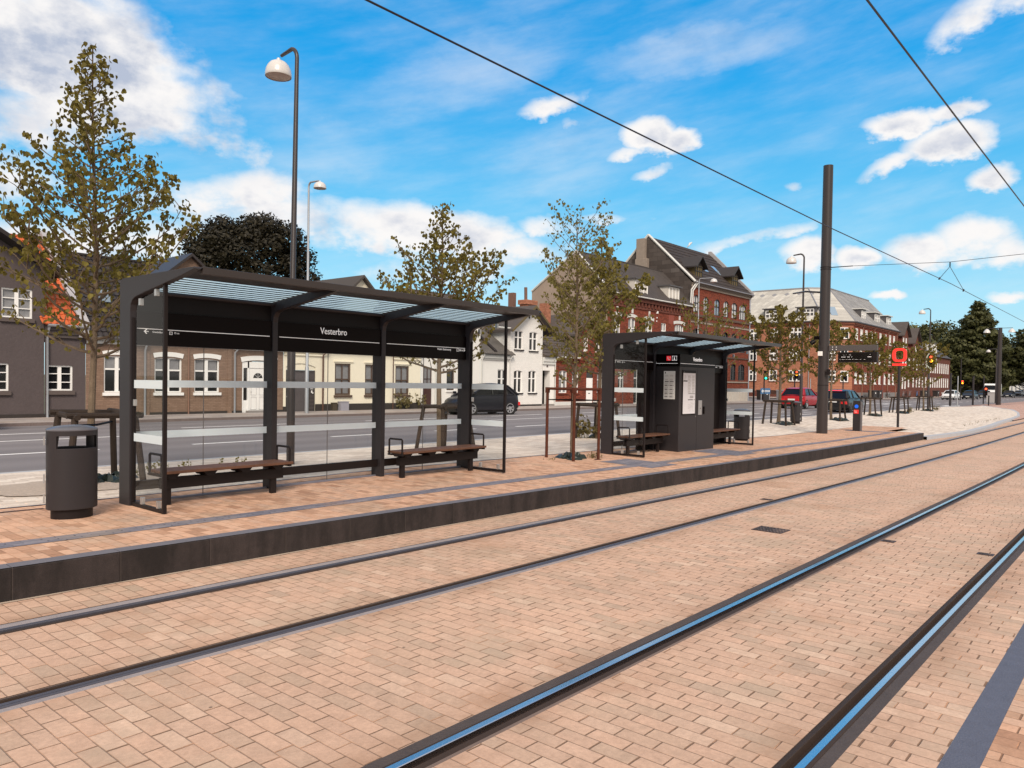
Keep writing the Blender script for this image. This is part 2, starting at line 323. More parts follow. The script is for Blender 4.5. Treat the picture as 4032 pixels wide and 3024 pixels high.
def leaf_mat(name, cols, trans=.35, rough=.6):
    m = bpy.data.materials.new(name); m.use_nodes = True; t = NT(m.node_tree); t.n.clear()
    out = t.add('ShaderNodeOutputMaterial'); tc = t.add('ShaderNodeTexCoord'); g = t.add('ShaderNodeNewGeometry')
    f = t.m('MULTIPLY_ADD', g.outputs['Random Per Island'], .65, t.m('MULTIPLY', t.noise(tc.outputs['Object'], 1.3, 2), .35))
    col = t.ramp(f, [(i / (len(cols) - 1), c) for i, c in enumerate(cols)])
    d = t.add('ShaderNodeBsdfPrincipled'); d.inputs['Roughness'].default_value = rough; d.inputs['Specular IOR Level'].default_value = .3; t.l.new(col, d.inputs['Base Color'])
    tl = t.add('ShaderNodeBsdfTranslucent'); t.l.new(col, tl.inputs[0]); mx = t.add('ShaderNodeMixShader'); mx.inputs[0].default_value = trans
    t.l.new(d.outputs[0], mx.inputs[1]); t.l.new(tl.outputs[0], mx.inputs[2]); t.l.new(mx.outputs[0], out.inputs[0]); return m
def emit_mat(name, col, s):
    m = bpy.data.materials.new(name); m.use_nodes = True; b = m.node_tree.nodes['Principled BSDF']
    b.inputs['Base Color'].default_value = (*col, 1); b.inputs['Emission Color'].default_value = (*col, 1); b.inputs['Emission Strength'].default_value = s; return m
def slab_mat(name, stops, cw, ch, line, mode='wall', ms=.008, rough=.8, bump=.5):
    return brick_mat(name, stops, line, cw, ch, ms, mode=mode, bump=bump, rough=rough, stain=.18)

metal = mk('dark_metal', (.029, .025, .0275), .45, .0, .3, var=.06, vscale=2)
metal2 = mk('near_black_metal', (.012, .008, .008), .5, 0, .25)
header_black = mk('black_enamel', (.0035, .0012, .0012), .4, 0, .12)
pole_paint = mk('pole_paint', (.032, .025, .025), .38, .0, .5)
galv = mk('galvanised', (.42, .44, .47), .45, .6, .5, var=.1, vscale=6)
steel = mk('rail_steel', (.80, .76, .74), .22, 1., .5)
steel_dull = mk('rail_steel_dull', (.10, .095, .115), .45, .35, .5, var=.1, vscale=4)
rubber = mk('rail_filler', (.075, .06, .058), .8, 0, .3, var=.2, vscale=5, bump=.4, bscale=60)
groove_m = mk('groove_rust', (.05, .032, .024), .7, .2, .3, var=.2)
filler_grey = mk('rail_mortar', (.30, .265, .27), .85, 0, .3, var=.2, vscale=6, bump=.4, bscale=50)
rust = mk('corten', (.085, .024, .012), .8, 0, .3, var=.3, vscale=9, bump=.3)
wood_dark = mk('tarred_wood', (.035, .024, .018), .8, 0, .3, var=.3, vscale=8, bump=.4)
white_p = mk('white_paint', (.86, .85, .83), .45, 0, .5, var=.03)
white_d = mk('white_worn', (.62, .62, .6), .6, 0, .4, var=.08)
bark = mk('bark', (.16, .12, .085), .9, 0, .2, var=.35, vscale=12, bump=.6, bscale=60)
bark_dark = mk('bark_dark', (.05, .04, .03), .9, 0, .2, var=.3, vscale=6)
pane_dark = mk('dark_pane', (.012, .012, .014), .06, 0, .6)
pane_curt = mk('curtained_pane', (.22, .22, .23), .12, 0, .6, var=.25, vscale=6)
pane_sky = mk('sky_pane', (.25, .33, .42), .06, 0, .8)
pane_white = mk('white_curtain_pane', (.55, .56, .57), .15, 0, .6, var=.1, vscale=6)
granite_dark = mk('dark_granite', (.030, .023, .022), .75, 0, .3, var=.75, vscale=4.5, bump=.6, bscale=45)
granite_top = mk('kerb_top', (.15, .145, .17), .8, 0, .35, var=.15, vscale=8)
granite_light = mk('light_kerb', (.42, .43, .46), .8, 0, .35, var=.12, vscale=5)
slate_tact = brick_mat('tactile_slate', [(0, (.16, .16, .2)), (.5, (.2, .19, .23)), (1, (.27, .25, .28))], (.08, .08, .10), .30, .05, .006, 'groundx', stain=.1)
strip_blue = mk('edge_strip', (.105, .115, .16), .8, 0, .3, var=.15, vscale=12, bump=.4, bscale=90)
pave_track = brick_mat('track_brick', [(0, (.47, .335, .25)), (.12, (.52, .355, .26)), (.4, (.565, .37, .27)), (.7, (.585, .385, .28)), (.9, (.545, .37, .275)), (1, (.62, .44, .33))], (.22, .13, .085), .235, .112, .0042, 'ground', bump=.8, stain=.2, blotch=.45)
pave_plat = brick_mat('platform_brick', [(0, (.40, .22, .14)), (.25, (.55, .33, .22)), (.5, (.62, .37, .25)), (.75, (.66, .41, .28)), (1, (.52, .34, .25))], (.24, .13, .08), .235, .112, .0045, 'ground', bump=.7, stain=.1)
pave_isl = brick_mat('island_paver', [(0, (.54, .455, .385)), (.3, (.62, .53, .455)), (.6, (.68, .59, .51)), (1, (.74, .66, .575))], (.42, .34, .28), .42, .14, .006, 'groundx', bump=.5, stain=.12, pat=.15)
pave_red = brick_mat('crossing_brick', [(0, (.36, .21, .17)), (.5, (.5, .31, .25)), (1, (.56, .38, .31))], (.25, .15, .12), .235, .112, .004, 'ground', bump=.4)
pave_walk = slab_mat('sidewalk_slab', [(0, (.30, .26, .25)), (.5, (.36, .32, .30)), (1, (.42, .37, .35))], .8, .6, (.2, .17, .16), 'groundx')
asphalt = None
def make_asphalt():
    m = bpy.data.materials.new('asphalt'); m.use_nodes = True; t = NT(m.node_tree); b = t.n['Principled BSDF']
    b.inputs['Roughness'].default_value = .85; b.inputs['Specular IOR Level'].default_value = .3
    tc = t.add('ShaderNodeTexCoord'); mp = t.add('ShaderNodeMapping'); t.l.new(tc.outputs['Object'], mp.inputs[0]); mp.inputs['Scale'].default_value = (.12, 1, 1)
    big = t.noise(mp.outputs[0], .6, 5, .6); fine = t.noise(tc.outputs['Object'], 70, 3, .7)
    sp = t.add('ShaderNodeSeparateXYZ'); t.l.new(tc.outputs['Object'], sp.inputs[0])
    wh = t.m('MULTIPLY', t.m('COSINE', t.m('MULTIPLY', t.m('SUBTRACT', sp.outputs[1], 17.3), 2 * math.pi / 1.75)), .06)
    f = t.m('MULTIPLY_ADD', big, .35, t.m('MULTIPLY_ADD', fine, .55, t.m('ADD', wh, .08)))
    c = t.ramp(f, [(.25, (.125, .115, .12)), (.75, (.245, .225, .232))])
    t.l.new(c, b.inputs['Base Color'])
    bn = t.add('ShaderNodeBump'); bn.inputs['Strength'].default_value = .4; bn.inputs['Distance'].default_value = .01; t.l.new(fine, bn.inputs['Height']); t.l.new(bn.outputs[0], b.inputs['Normal'])
    return m
asphalt = make_asphalt()
paint_road = mk('road_paint', (.86, .85, .84), .7, 0, .3, var=.06, vscale=7)
shelter_glass = glass_mat('shelter_glass', (.90, .92, .92), .45)
frost = frost_mat('frosted_band', (.78, .86, .9), .25)

# ------------------------------------------------------------------ ground
def sheet(name, mat, X0, X1, Ya, Yb, zf, nx=None, ny=1, lift=0.):
    nx = nx or max(2, int((X1 - X0) / 2)); mb = MB()
    g = [[mb.p(X0 + (X1 - X0) * i / nx, Ya(X0 + (X1 - X0) * i / nx) + (Yb(X0 + (X1 - X0) * i / nx) - Ya(X0 + (X1 - X0) * i / nx)) * j / ny, 0) for j in range(ny + 1)] for i in range(nx + 1)]
    mb.v = [(x, y, zf(x, y) + lift) for x, y, _ in mb.v]
    for i in range(nx):
        for j in range(ny): mb.f.append((g[i][j], g[i + 1][j], g[i + 1][j + 1], g[i][j + 1]))
    return mb.build(name, mat)
K = lambda c: (lambda X: c)
tz = lambda X, Y: T(X)
def kerb_mat():
    m = bpy.data.materials.new('kerb_granite'); m.use_nodes = True; t = NT(m.node_tree); b = t.n['Principled BSDF']; b.inputs['Roughness'].default_value = .75; b.inputs['Specular IOR Level'].default_value = .35
    tc = t.add('ShaderNodeTexCoord'); sp = t.add('ShaderNodeSeparateXYZ'); t.l.new(tc.outputs['Object'], sp.inputs[0])
    q = t.m('DIVIDE', t.m('SUBTRACT', sp.outputs[0], 2.1), .865); cell = t.m('FLOOR', q); wn = t.n.new('ShaderNodeTexWhiteNoise'); wn.noise_dimensions = '1D'; t.l.new(cell, wn.inputs['W'])
    mp = t.add('ShaderNodeMapping'); mp.inputs['Scale'].default_value = (1, 1, .3); t.l.new(tc.outputs['Object'], mp.inputs[0])
    st = t.noise(mp.outputs[0], 3.2, 6, .65); fi = t.noise(tc.outputs['Object'], 90, 3, .7); md = t.noise(tc.outputs['Object'], 14, 4, .65)
    f = t.m('MULTIPLY', t.m('MULTIPLY_ADD', wn.outputs[0], .35, .8), t.m('MULTIPLY_ADD', fi, 1.1, .45)); f = t.m('MULTIPLY', f, t.m('MULTIPLY_ADD', md, .8, .6)); f = t.m('MULTIPLY', f, t.smooth(st, .35, .6, .55, 1.2))
    j = t.smooth(t.m('MULTIPLY', t.m('PINGPONG', q, .5), .865), .003, .009, 1., 0.)
    v = t.n.new('ShaderNodeVectorMath'); v.operation = 'SCALE'; v.inputs[0].default_value = (.030, .0225, .0215); t.l.new(f, v.inputs['Scale'])
    t.l.new(t.mix(t.m('MULTIPLY', j, .35), v.outputs[0], (.09, .07, .06, 1)), b.inputs['Base Color'])
    bn = t.add('ShaderNodeBump'); bn.inputs['Strength'].default_value = .6; bn.inputs['Distance'].default_value = .006; t.l.new(t.m('MULTIPLY_ADD', fi, .5, t.m('ADD', md, t.m('MULTIPLY', j, -1.5))), bn.inputs['Height']); t.l.new(bn.outputs[0], b.inputs['Normal'])
    return m
def gr():
    big = MB(); big.quad((-1500, -1500, -.42), (2500, -1500, -.42), (2500, 2500, -.42), (-1500, 2500, -.42))
    struct(big.build('ground', mk('verge', (.10, .11, .06), .95, var=.3, vscale=.2)))
    # brick track bed in strips so that the rail grooves are real recesses
    for a, b in ((.795, 1.20), (1.42, 2.655), (2.91, 4.84), (5.06, 6.31), (6.575, 7.22)):
        struct(sheet('track_bed', pave_track, -16, 150, K(a), K(b), tz))
    for Y0, s, shiny in ((1.335, -1, True), (2.77, 1, True), (4.965, -1, False), (6.40, 1, False)):
        # s = +1: head lies to +Y of the gauge face, groove on the other side
        t_ = thing('tram_rail', {1.335: 'grooved tram rail nearest the camera, polished bright', 2.77: 'second grooved tram rail from the camera, polished bright',
             4.965: 'third grooved tram rail, dull head with a dark groove beyond', 6.40: 'grooved tram rail nearest to the dark platform kerb'}[Y0], 'rail', (0, Y0, 0), 'grooved tram rails in the brick paving')
        def run(mb, pts):
            xs = [-16 + 2 * i for i in range(84)]
            R = [[mb.p(x, Y0 + s * y, T(x) + z) for y, z in pts] for x in xs]
            for i in range(len(xs) - 1):
                for j in range(len(pts) - 1): mb.f.append((R[i][j], R[i + 1][j], R[i + 1][j + 1], R[i][j + 1]))
        a = MB(); run(a, [(0, -.06), (0, .003), (.004, .006), (.042, .006)]); a.build('rail_head', steel if shiny else steel_dull, t_)
        a = MB(); run(a, [(.042, .005), (.062, .001), (.062, -.004)]); a.build('rail_shoulder', groove_m if shiny else steel_dull, t_)
        a = MB(); run(a, [(-.085, -.004), (-.052, .003), (-.05, 0), (-.045, -.04), (0, -.045)]); a.build('groove', groove_m, t_)
        a = MB(); run(a, [(.062, -.003), (.14, 0), (.178, -.004)]); a.build('filler_strip', rubber if shiny else filler_grey, t_)
        a = MB(); run(a, [(-.118, -.004), (-.085, -.004)]); a.build('inner_filler', mk('inner_filler', (.17, .12, .10), .85, var=.2), t_)
    # near platform (the camera stands on it)
    struct(sheet('near_paving', pave_plat, -16, 100, K(-12), K(.635), tz))
    struct(sheet('near_edge_strip', strip_blue, -16, 100, K(.635), K(.80), tz, lift=.001))
    # far platform
    struct(sheet('platform', pave_plat, -16, 34.3, K(7.36), K(10.5), P2, ny=5))
    struct(sheet('platform_apron', pave_plat, 34.3, 38, K(8.6), K(10.5), lambda X, Y: PL(X), nx=2))
    k = thing('platform_kerb', 'long dark granite kerb along the platform edge by the tracks', 'kerb', (0, 7.2, 0))
    f = MB(); j = 2.1 - 18 * .865
    while j < 34.2:
        e = min(j + .862, 34.3); z0, z1 = PL(j), PL(e)
        for (xa, xb) in ((j, e),):
            i = [f.p(xa, 7.2, -.35), f.p(xb, 7.2, -.35), f.p(xb, 7.2, z1 - .012), f.p(xa, 7.2, z0 - .012), f.p(xa, 7.212, z0), f.p(xb, 7.212, z1), f.p(xa, 7.36, z0), f.p(xb, 7.36, z1), f.p(xa, 7.36, -.35), f.p(xb, 7.36, -.35)]
            f.f += [(i[0], i[1], i[2], i[3]), (i[3], i[2], i[5], i[4]), (i[0], i[3], i[4], i[6], i[8]), (i[1], i[9], i[7], i[5], i[2])]
        j += .865
    f.box(34.3, 34.31, 7.2, 8.6, -.35, PL(34.3) - .01)
    f.build('kerb_stones', kerb_mat(), k)
    sheet_ = sheet('kerb_foot_sand', mk('sand_line', (.46, .36, .28), .95, var=.3, vscale=14), -16, 34.3, lambda X: 7.165 + .012 * math.sin(X * 5.1) + .010 * math.sin(X * 13.7), K(7.2), tz, nx=220, lift=.004); struct(sheet_)
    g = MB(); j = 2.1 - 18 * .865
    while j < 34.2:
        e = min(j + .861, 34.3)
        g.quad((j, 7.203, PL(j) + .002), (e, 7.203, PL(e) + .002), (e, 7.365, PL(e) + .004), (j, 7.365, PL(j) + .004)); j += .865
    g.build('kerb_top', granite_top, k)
    # tactile strip + fields
    struct(sheet('tactile_strip', slate_tact, -16, 33.6, K(8.05), K(8.31), P2, ny=2, lift=.004))
    for a, b, c, d in ((13.5, 14.6, 7.75, 8.045), (13.5, 14.6, 8.315, 9.0), (17.8, 19.1, 7.85, 8.045), (17.8, 19.1, 8.315, 9.1), (33.0, 33.6, 8.315, 9.9)):
        struct(sheet('tactile_field', slate_tact, a, b, K(c), K(d), P2, nx=2, ny=2, lift=.005))
    struct(sheet('platform_back_drain', mk('drain_metal', (.10, .09, .12), .5, .5), -16, 33.3, K(10.44), K(10.49), P2, lift=.005))
    struct(sheet('platform_brown_strip', mk('brown_strip', (.09, .045, .035), .8, var=.2), -16, 3.3, K(10.14), K(10.21), P2, lift=.005))
    # island
    def near(X):
        if X < 38: return 10.5
        P = [(38, 6.75), (41.3, 6.6), (48, 6.75), (54.6, 7.14), (61, 7.4), (67.6, 7.8), (74, 8.6), (80.5, 9.75), (86, 11.7), (89.5, 13.4)]
        for (a, b), (c, d) in zip(P, P[1:]):
            if X <= c: return b + (d - b) * (X - a) / (c - a)
        return 13.4
    isl = lambda X, Y: GI(X, Y) if X < 34.3 else (lambda w: GI(X, Y) * w + (T(X) + .12) * (1 - w))(sm((Y - 7.2) / 3.0))
    struct(sheet('island_paving', pave_isl, -16, 38, K(10.5), K(15.0), isl, ny=10))
    struct(sheet('island_paving', pave_isl, 34.3, 38, lambda X: 7.1 - (X - 34.3) * .09, K(8.6), isl, nx=4, ny=4))
    struct(sheet('island_paving', pave_isl, 38, 89.5, near, lambda X: 15.0 - 1.6 * sm((X - 70) / 19.5), isl, nx=52, ny=12))
    # light kerb round the island tip
    kb = MB(); P = []
    for i in range(0, 100):
        X = 34.3 + i * .56; Y = (7.1 - (X - 34.3) * .09) if X < 38 else near(X)
        P.append((X, Y))
    for (a, b), (c, d) in zip(P, P[1:]):
        z = isl(a, b) + .012; z2 = isl(c, d) + .012
        kb.quad((a, b - .02, z), (c, d - .02, z2), (c, d + .28, z2), (a, b + .28, z)); kb.quad((a, b - .02, -.4), (c, d - .02, -.4), (c, d - .02, z2), (a, b - .02, z))
    tag(kb.build('island_kerb', granite_light, org=(60, 7, 0)), 'pale granite kerb curving round the tip of the paved island', 'kerb')
    # roads
    struct(sheet('crossing_paving', pave_red, 60, 150, K(7.22), K(16.), lambda X, Y: -.20 + .25 * sm((Y - 8) / 6), ny=6))
    struct(sheet('road', asphalt, -40, 420, K(15.0), K(29.6), lambda X, Y: ROAD, ny=2))
    struct(sheet('side_street', asphalt, 78.4, 109, K(29.6), K(90), lambda X, Y: ROAD + .004, ny=2, nx=4))
    mb = MB(); mb.box(-40, 86, 14.9, 15.04, -.3, .165)
    struct(mb.build('island_road_kerb', granite_light))
    for a, b in ((-40, 78.2), (109.2, 420)):
        struct(sheet('sidewalk', pave_walk, a, b, K(29.75), K(FY + .5), lambda X, Y: FW))
        mb = MB(); x = a
        while x < b - .5: mb.box(x, min(x + 1.19, b), 29.6, 29.76, -.2, FW + .003); x += 1.2 if x < 120 else 6
        struct(mb.build('sidewalk_kerb', mk('old_kerb', (.17, .13, .12), .85, var=.25, vscale=2)))
    # markings
    mb = MB(); z = ROAD + .004
    for i in range(-6, 60):
        x = 5.4 + 4.43 * i; mb.quad((x, 19.36, z), (x + 2.1, 19.36, z), (x + 2.1, 19.52, z), (x, 19.52, z))
    for i in range(-3, 30):
        x = 4.6 + 8.05 * i; mb.quad((x, 25.75, z), (x + 4.2, 25.75, z), (x + 4.2, 25.9, z), (x, 25.9, z))
    mb.quad((-20, 23.15, z), (120, 23.15, z), (120, 23.3, z), (-20, 23.3, z))
    mb.quad((30, 16.85, z), (49.8, 16.85, z), (49.8, 17.0, z), (30, 17.0, z))
    for i in range(7): mb.quad((86, 16 + i * 1.9, z), (88.6, 16 + i * 1.9, z), (88.6, 16.6 + i * 1.9, z), (86, 16.6 + i * 1.9, z))
    mb.quad((52, 18.2, z), (56, 17.9, z), (56, 18.1, z), (52, 18.4, z)); mb.quad((66, 15.4, z), (66.4, 15.4, z), (66.4, 23.1, z), (66, 23.1, z))
    struct(mb.build('road_markings', paint_road))
    # branch rails over the crossing
    mb = MB(); pts = [(66 + i * 2.4, 15.2 - 3.3 * sm(i / 32.)) for i in range(36)]
    for off in (0, 1.5):
        for (a, b), (c, d) in zip(pts, pts[1:]):
            zz = lambda y: -.20 + .25 * sm((y - 8) / 6) + .01
            mb.quad((a, b + off - .08, zz(b + off)), (c, d + off - .08, zz(d + off)), (c, d + off + .08, zz(d + off)), (a, b + off + .08, zz(b + off)))
    tag(mb.build('branch_rail', steel_dull, org=(90, 14, 0)), 'pair of dark rails of the tram line crossing the road beyond the island', 'rail')
    # covers
    def plate(name, x0, x1, y0, y1, label, cat='manhole cover'):
        t_ = thing(name, label, cat, ((x0 + x1) / 2, (y0 + y1) / 2, T(x0)))
        a = MB(); a.box(x0, x1, y0, y1, T(x0) - .03, T(x0) + .006); a.build('frame', mk('cast_iron', (.09, .06, .055), .6, .4, var=.2, vscale=20), t_)
        a = MB(); a.box(x0 + .02, x1 - .02, y0 + .02, y1 - .02, T(x0) - .01, T(x0) + .009); a.build('lid', slab_mat('cast_lid', [(0, (.07, .05, .045)), (1, (.16, .12, .11))], .045, .045, (.04, .03, .03), 'ground', .012, bump=1.), t_)
    plate('manhole_cover', 9.96, 10.32, 3.76, 4.17, 'rectangular cast iron cover set in the bricks between the two tracks')
    plate('drain_cover', 10.44, 10.58, 2.50, 2.655, 'small iron drain plate touching the second rail', 'drain cover')
    plate('drain_cover', 10.46, 10.60, 1.43, 1.60, 'small iron drain plate touching the nearest rail', 'drain cover')
    plate('drain_cover', 12.9, 13.05, 5.07, 5.25, 'small iron drain plate touching the third rail, inside the far track', 'drain cover')
gr()

# ------------------------------------------------------------------ shelters
roof_frost = frost_mat('roof_stripe', (.44, .60, .70), .85)
roof_dark = glass_mat('roof_tinted_glass', (.20, .30, .40), .02)
alu = mk('aluminium', (.55, .55, .55), .35, .8)
light_line = emit_mat('white_print', (.8, .78, .77), .12)
def shelter(x0, w, zt, label, group, kiosk=False):
    """x0 left end, w length, zt top of roof"""
    x1 = x0 + w; zg = lambda X: P2(X, 9.6)
    t = thing('tram_shelter', label, 'shelter', (x0 + w / 2, 9.5, PL(x0 + w / 2)), group)
    nb = 3; bx = [x0 + .0 + (w - .1) * i / nb for i in range(nb + 1)]
    YB, YF = 10.03, 8.1
    for i, bxx in enumerate(bx):
        m = MB(); g = zg(bxx) - .01
        yi = 9.73 if i in (0, nb) else 9.79
        prof = [(YB, g), (YB, zt - .06), (YB - .02, zt - .02), (YB - .08, zt), (YF + .02, zt - .005), (YF, zt - .03), (8.45, zt - .09), (9.35, zt - .215), (yi - .13, zt - .255), (yi - .06, zt - .285), (yi - .015, zt - .34), (yi, zt - .42), (yi, g)]
        m.prism(prof, bxx + .008, bxx + .092)
        m.build('post_and_arm', metal, t, bevel=.008)
    # roof deck: thin top sheet behind, front band, glass in between
    m = MB(); m.box(x0 + .1, x1 - .1, YF, 8.86, zt - .045, zt - .008); m.box(x0 + .1, x1 - .1, YF - .012, YF + .06, zt - .085, zt - .0)
    m.build('front_deck', mk('deck_brown', (.034, .026, .024), .35, 0, .4), t, bevel=.006)
    for i in range(nb):
        m = MB(); cx = (bx[i] + bx[i + 1]) * .5; m.lathe([(0, zt - .049), (.055, zt - .049), (.06, zt - .046)], cx, 8.45, 16); m.build('downlight', mk('lamp_rim', (.012, .01, .01), .3), t)
    for i in range(nb):
        a, b = bx[i] + .1, bx[i + 1]
        mg = MB(); ms_ = MB(); y = 8.865; zz = lambda q: zt - .034 - (q - 8.862) * .1053
        while y < 9.80:
            for q0, q1, mm in ((y, y + .055, mg), (y + .055, y + .12, ms_)): mm.quad((a + .002, q0, zz(q0)), (b - .002, q0, zz(q0)), (b - .002, q1, zz(q1)), (a + .002, q1, zz(q1)))
            y += .12
        rg = mg.build('roof_glass', roof_dark, t); ms_.build('roof_stripes', roof_frost, rg)
        m = MB(); m.tube([(a, 9.76, zt - .165), (b, 9.76, zt - .165)], .028, 8); m.build('gutter_tube', metal, t, smooth=True)
    # header
    m = MB(); m.box(x0 + .1, x1 - .1, 9.84, 9.99, zt - .40, zt - .14); m.build('upper_beam', mk('beam_dark', (.008, .006, .006), .5, 0, .2), t)
    m = MB(); m.box(x0 + .1, x1 - .1, 9.815, 9.97, zt - .83, zt - .403); m.build('name_board', header_black, t)
    # lettering
    L = MB()
    for i in range(nb): L.box(bx[i] + .13, bx[i + 1] - .03, 9.811, 9.8142, zt - .627, zt - .618)
    if not kiosk:
        add_text(L, 'Vesterbro', .142, (bx[1] + .84, 9.811, zt - .535), (1, 0, 0), sx=.86, bold=.002)
    s_ = .062
    # arrow left
    ax, az = x0 + .215, zt - .678
    L.box(ax, ax + .06, 9.811, 9.8142, az + .018, az + .026)
    L.poly([(ax - .004, 9.811, az + .022), (ax + .03, 9.811, az + .055), (ax + .04, 9.811, az + .047), (ax + .012, 9.811, az + .022), (ax + .04, 9.811, az - .003), (ax + .03, 9.811, az - .011)])
    add_text(L, 'Grønløkkevej', .034, (ax + .105, 9.811, az + .008), (1, 0, 0), sx=.86)
    add_text(L, '75 m', .034, (ax + .385, 9.811, az + .008), (1, 0, 0))
    bx0 = ax + .325
    def ibox(bx0, az, s=.07, y=9.811):
        for q in ((bx0, bx0 + s, az - .01, az - .005), (bx0, bx0 + s, az + s - .015, az + s - .010), (bx0, bx0 + .005, az - .01, az + s - .01), (bx0 + s - .005, bx0 + s, az - .01, az + s - .01)):
            L.box(q[0], q[1], y, y + .003, q[2], q[3])
        add_text(L, 'i', s * .85, (bx0 + s * .38, y, az + .002), (1, 0, 0))
    ibox(bx0, az + .006, .04)
    ax = x1 - .72; add_text(L, 'Vestre Stationsvej', .052, (ax - .12, 9.811, az), (1, 0, 0), sx=.9); ibox(ax + .37, az, .055); add_text(L, '200 m', .05, (ax + .43, 9.811, az), (1, 0, 0), sx=.8)
    L.poly([(x1 - .125, 9.811, az + .02), (x1 - .16, 9.811, az + .05), (x1 - .168, 9.811, az + .042), (x1 - .145, 9.811, az + .02), (x1 - .168, 9.811, az - .002), (x1 - .16, 9.811, az - .01)])
    L.box(x1 - .19, x1 - .13, 9.811, 9.8142, az + .017, az + .024)
    L.build('lettering', light_line, t)
    # back panes, frosted bands, low rail
    for i in range(nb):
        a, b = bx[i] + .1, bx[i + 1]
        if kiosk and i == 0:
            m = MB(); m.box(16.5, b, 9.90, 9.94, zg(b) - .02, zt - .83); m.build('solid_back_panel', metal2, t); b = 16.5
        solid = kiosk and i == 2
        hide = kiosk and i == 1
        g = zg((a + b) / 2)
        if hide: continue
        if solid:
            m = MB(); m.box(a, b, 9.90, 9.94, g - .02, zt - .83); m.build('solid_back_panel', metal2, t); continue
        for u0, u1 in ((a, (a + b) / 2 - .003), ((a + b) / 2 + .003, b)):
            m = MB(); m.quad((u0, 9.92, g + .03), (u1, 9.92, g + .03), (u1, 9.92, zt - .82), (u0, 9.92, zt - .82)); m.build('back_pane', shelter_glass, t)
        m = MB(); m.box((a + b) / 2 - .004, (a + b) / 2 + .004, 9.915, 9.925, g + .03, zt - .82); m.build('pane_joint', mk('joint', (.12, .11, .11), .5), t)
        for z in (zt - 1.37, zt - 2.03): m = MB(); m.box(a + .004, b - .006, 9.910, 9.9165, z, z + .095); m.build('frosted_band', frost, t)
        m = MB(); m.box(a, b, 9.86, 9.905, g + .17, g + .29); m.build('lower_rail', metal2, t, bevel=.004)
        m = MB(); m.box(a, b, 9.90, 9.94, g - .01, g + .03); m.build('bottom_channel', mk('channel', (.25, .25, .30), .5, .5), t)
    # end screens
    for xe, nm in ((x0 + .05, 'end_screen'), (x1 - .05, 'end_screen')):
        g = zg(xe); ypole = 8.88
        e = MB(); e.box(xe - .022, xe + .022, ypole - .02, ypole + .02, g + .0, zt - .13); e.box(xe - .02, xe + .02, ypole + .02, 9.72, g + .005, g + .05)
        e.box(xe - .015, xe + .015, 9.70, 9.722, g + .05, zt - .5)
        fr_ = e.build('end_screen_frame', metal2, t, bevel=.003)
        m = MB(); m.poly([(xe, ypole + .02, g + .05), (xe, 9.70, g + .05), (xe, 9.70, zt - .42), (xe, 9.60, zt - .33), (xe, 9.4, zt - .26), (xe, ypole + .02, zt - .17)]); m.build('end_pane', shelter_glass, t)
        for z in (zt - 1.375, zt - 2.035): m = MB(); m.box(xe - .006, xe - .002, ypole + .03, 9.69, z, z + .10); m.build('frosted_band', frost, t)
        m = MB()
        for y, z in ((9.02, g + .05), (9.45, g + .05), (9.10, zt - .27), (9.52, zt - .36)): m.box(xe - .022, xe + .022, y - .025, y + .025, z, z + .085)
        m.box(xe - .02, xe + .02, 9.66, 9.69, g + 1.25, g + 1.33)
        m.build('glass_clamps', alu, t, bevel=.004)
    return t
def bench(xa, xb, label, legs=None):
    g = P2((xa + xb) / 2, 9.5); y0, y1 = 9.28, 9.70
    t = thing('bench', label, 'bench', ((xa + xb) / 2, 9.5, g), 'benches under the shelters')
    wd = brick_mat('bench_wood', [(0, (.10, .038, .022)), (.5, (.15, .058, .032)), (1, (.19, .08, .045))], (.03, .015, .01), 3.0, .072, .004, 'groundx', bump=.5, stain=.25)
    m = MB()
    for i in range(5): m.box(xa, xb, y0 + i * .085, y0 + i * .085 + .078, g + .415, g + .452)
    m.build('seat', mk('teak', (.115, .052, .03), .6, 0, .4, var=.35, vscale=5), t, bevel=.006)
    m = MB(); m.box(xa + .06, xb - .06, 9.44, 9.54, g + .21, g + .35); m.build('beam', metal2, t, bevel=.005)
    legs = legs or (xa + .14, xb - .2)
    for lx in legs:
        m = MB(); m.box(lx - .04, lx + .04, 9.46, 9.52, g - .01, g + .34); m.build('leg', metal2, t, bevel=.004)
    n = max(2, int((xb - xa) / .55)); 
    for i in range(n + 1):
        x = xa + .14 + (xb - xa - .34) * i / n
        m = MB(); m.prism([(x - .04, g + .35), (x + .04, g + .35), (x + .10, g + .414), (x - .10, g + .414)], 9.34, 9.64, 'y'); m.build('bracket', metal2, t)
    for x in (xa - .01, xb - .04):
        m = MB(); m.tube([(x, 9.32, g + .40), (x, 9.32, g + .64), (x, 9.34, g + .655), (x, 9.62, g + .655), (x, 9.64, g + .64), (x, 9.64, g + .40)], .016, 6)
        m.box(x - .02, x + .02, 9.30, 9.66, g + .385, g + .412); m.build('armrest', metal2, t)
    return t
shelter(4.1, 6.2, 3.085, 'large dark tram shelter named Vesterbro, nearest on the left with clear back panes', 'tram shelters on the platform')
shelter(15.05, 6.2, 3.03, 'second dark tram shelter with an information kiosk built in, behind the rust tree guard', 'tram shelters on the platform', True)
bench(4.33, 6.17, 'wooden bench at the left end of the nearest shelter'); bench(8.24, 10.22, 'wooden bench at the right end of the nearest shelter')
bench(15.2, 17.05, 'wooden bench behind the left glass screen of the kiosk shelter', (15.4, 16.8)); bench(19.32, 21.25, 'short wooden bench right of the kiosk', (19.6, 21.0))
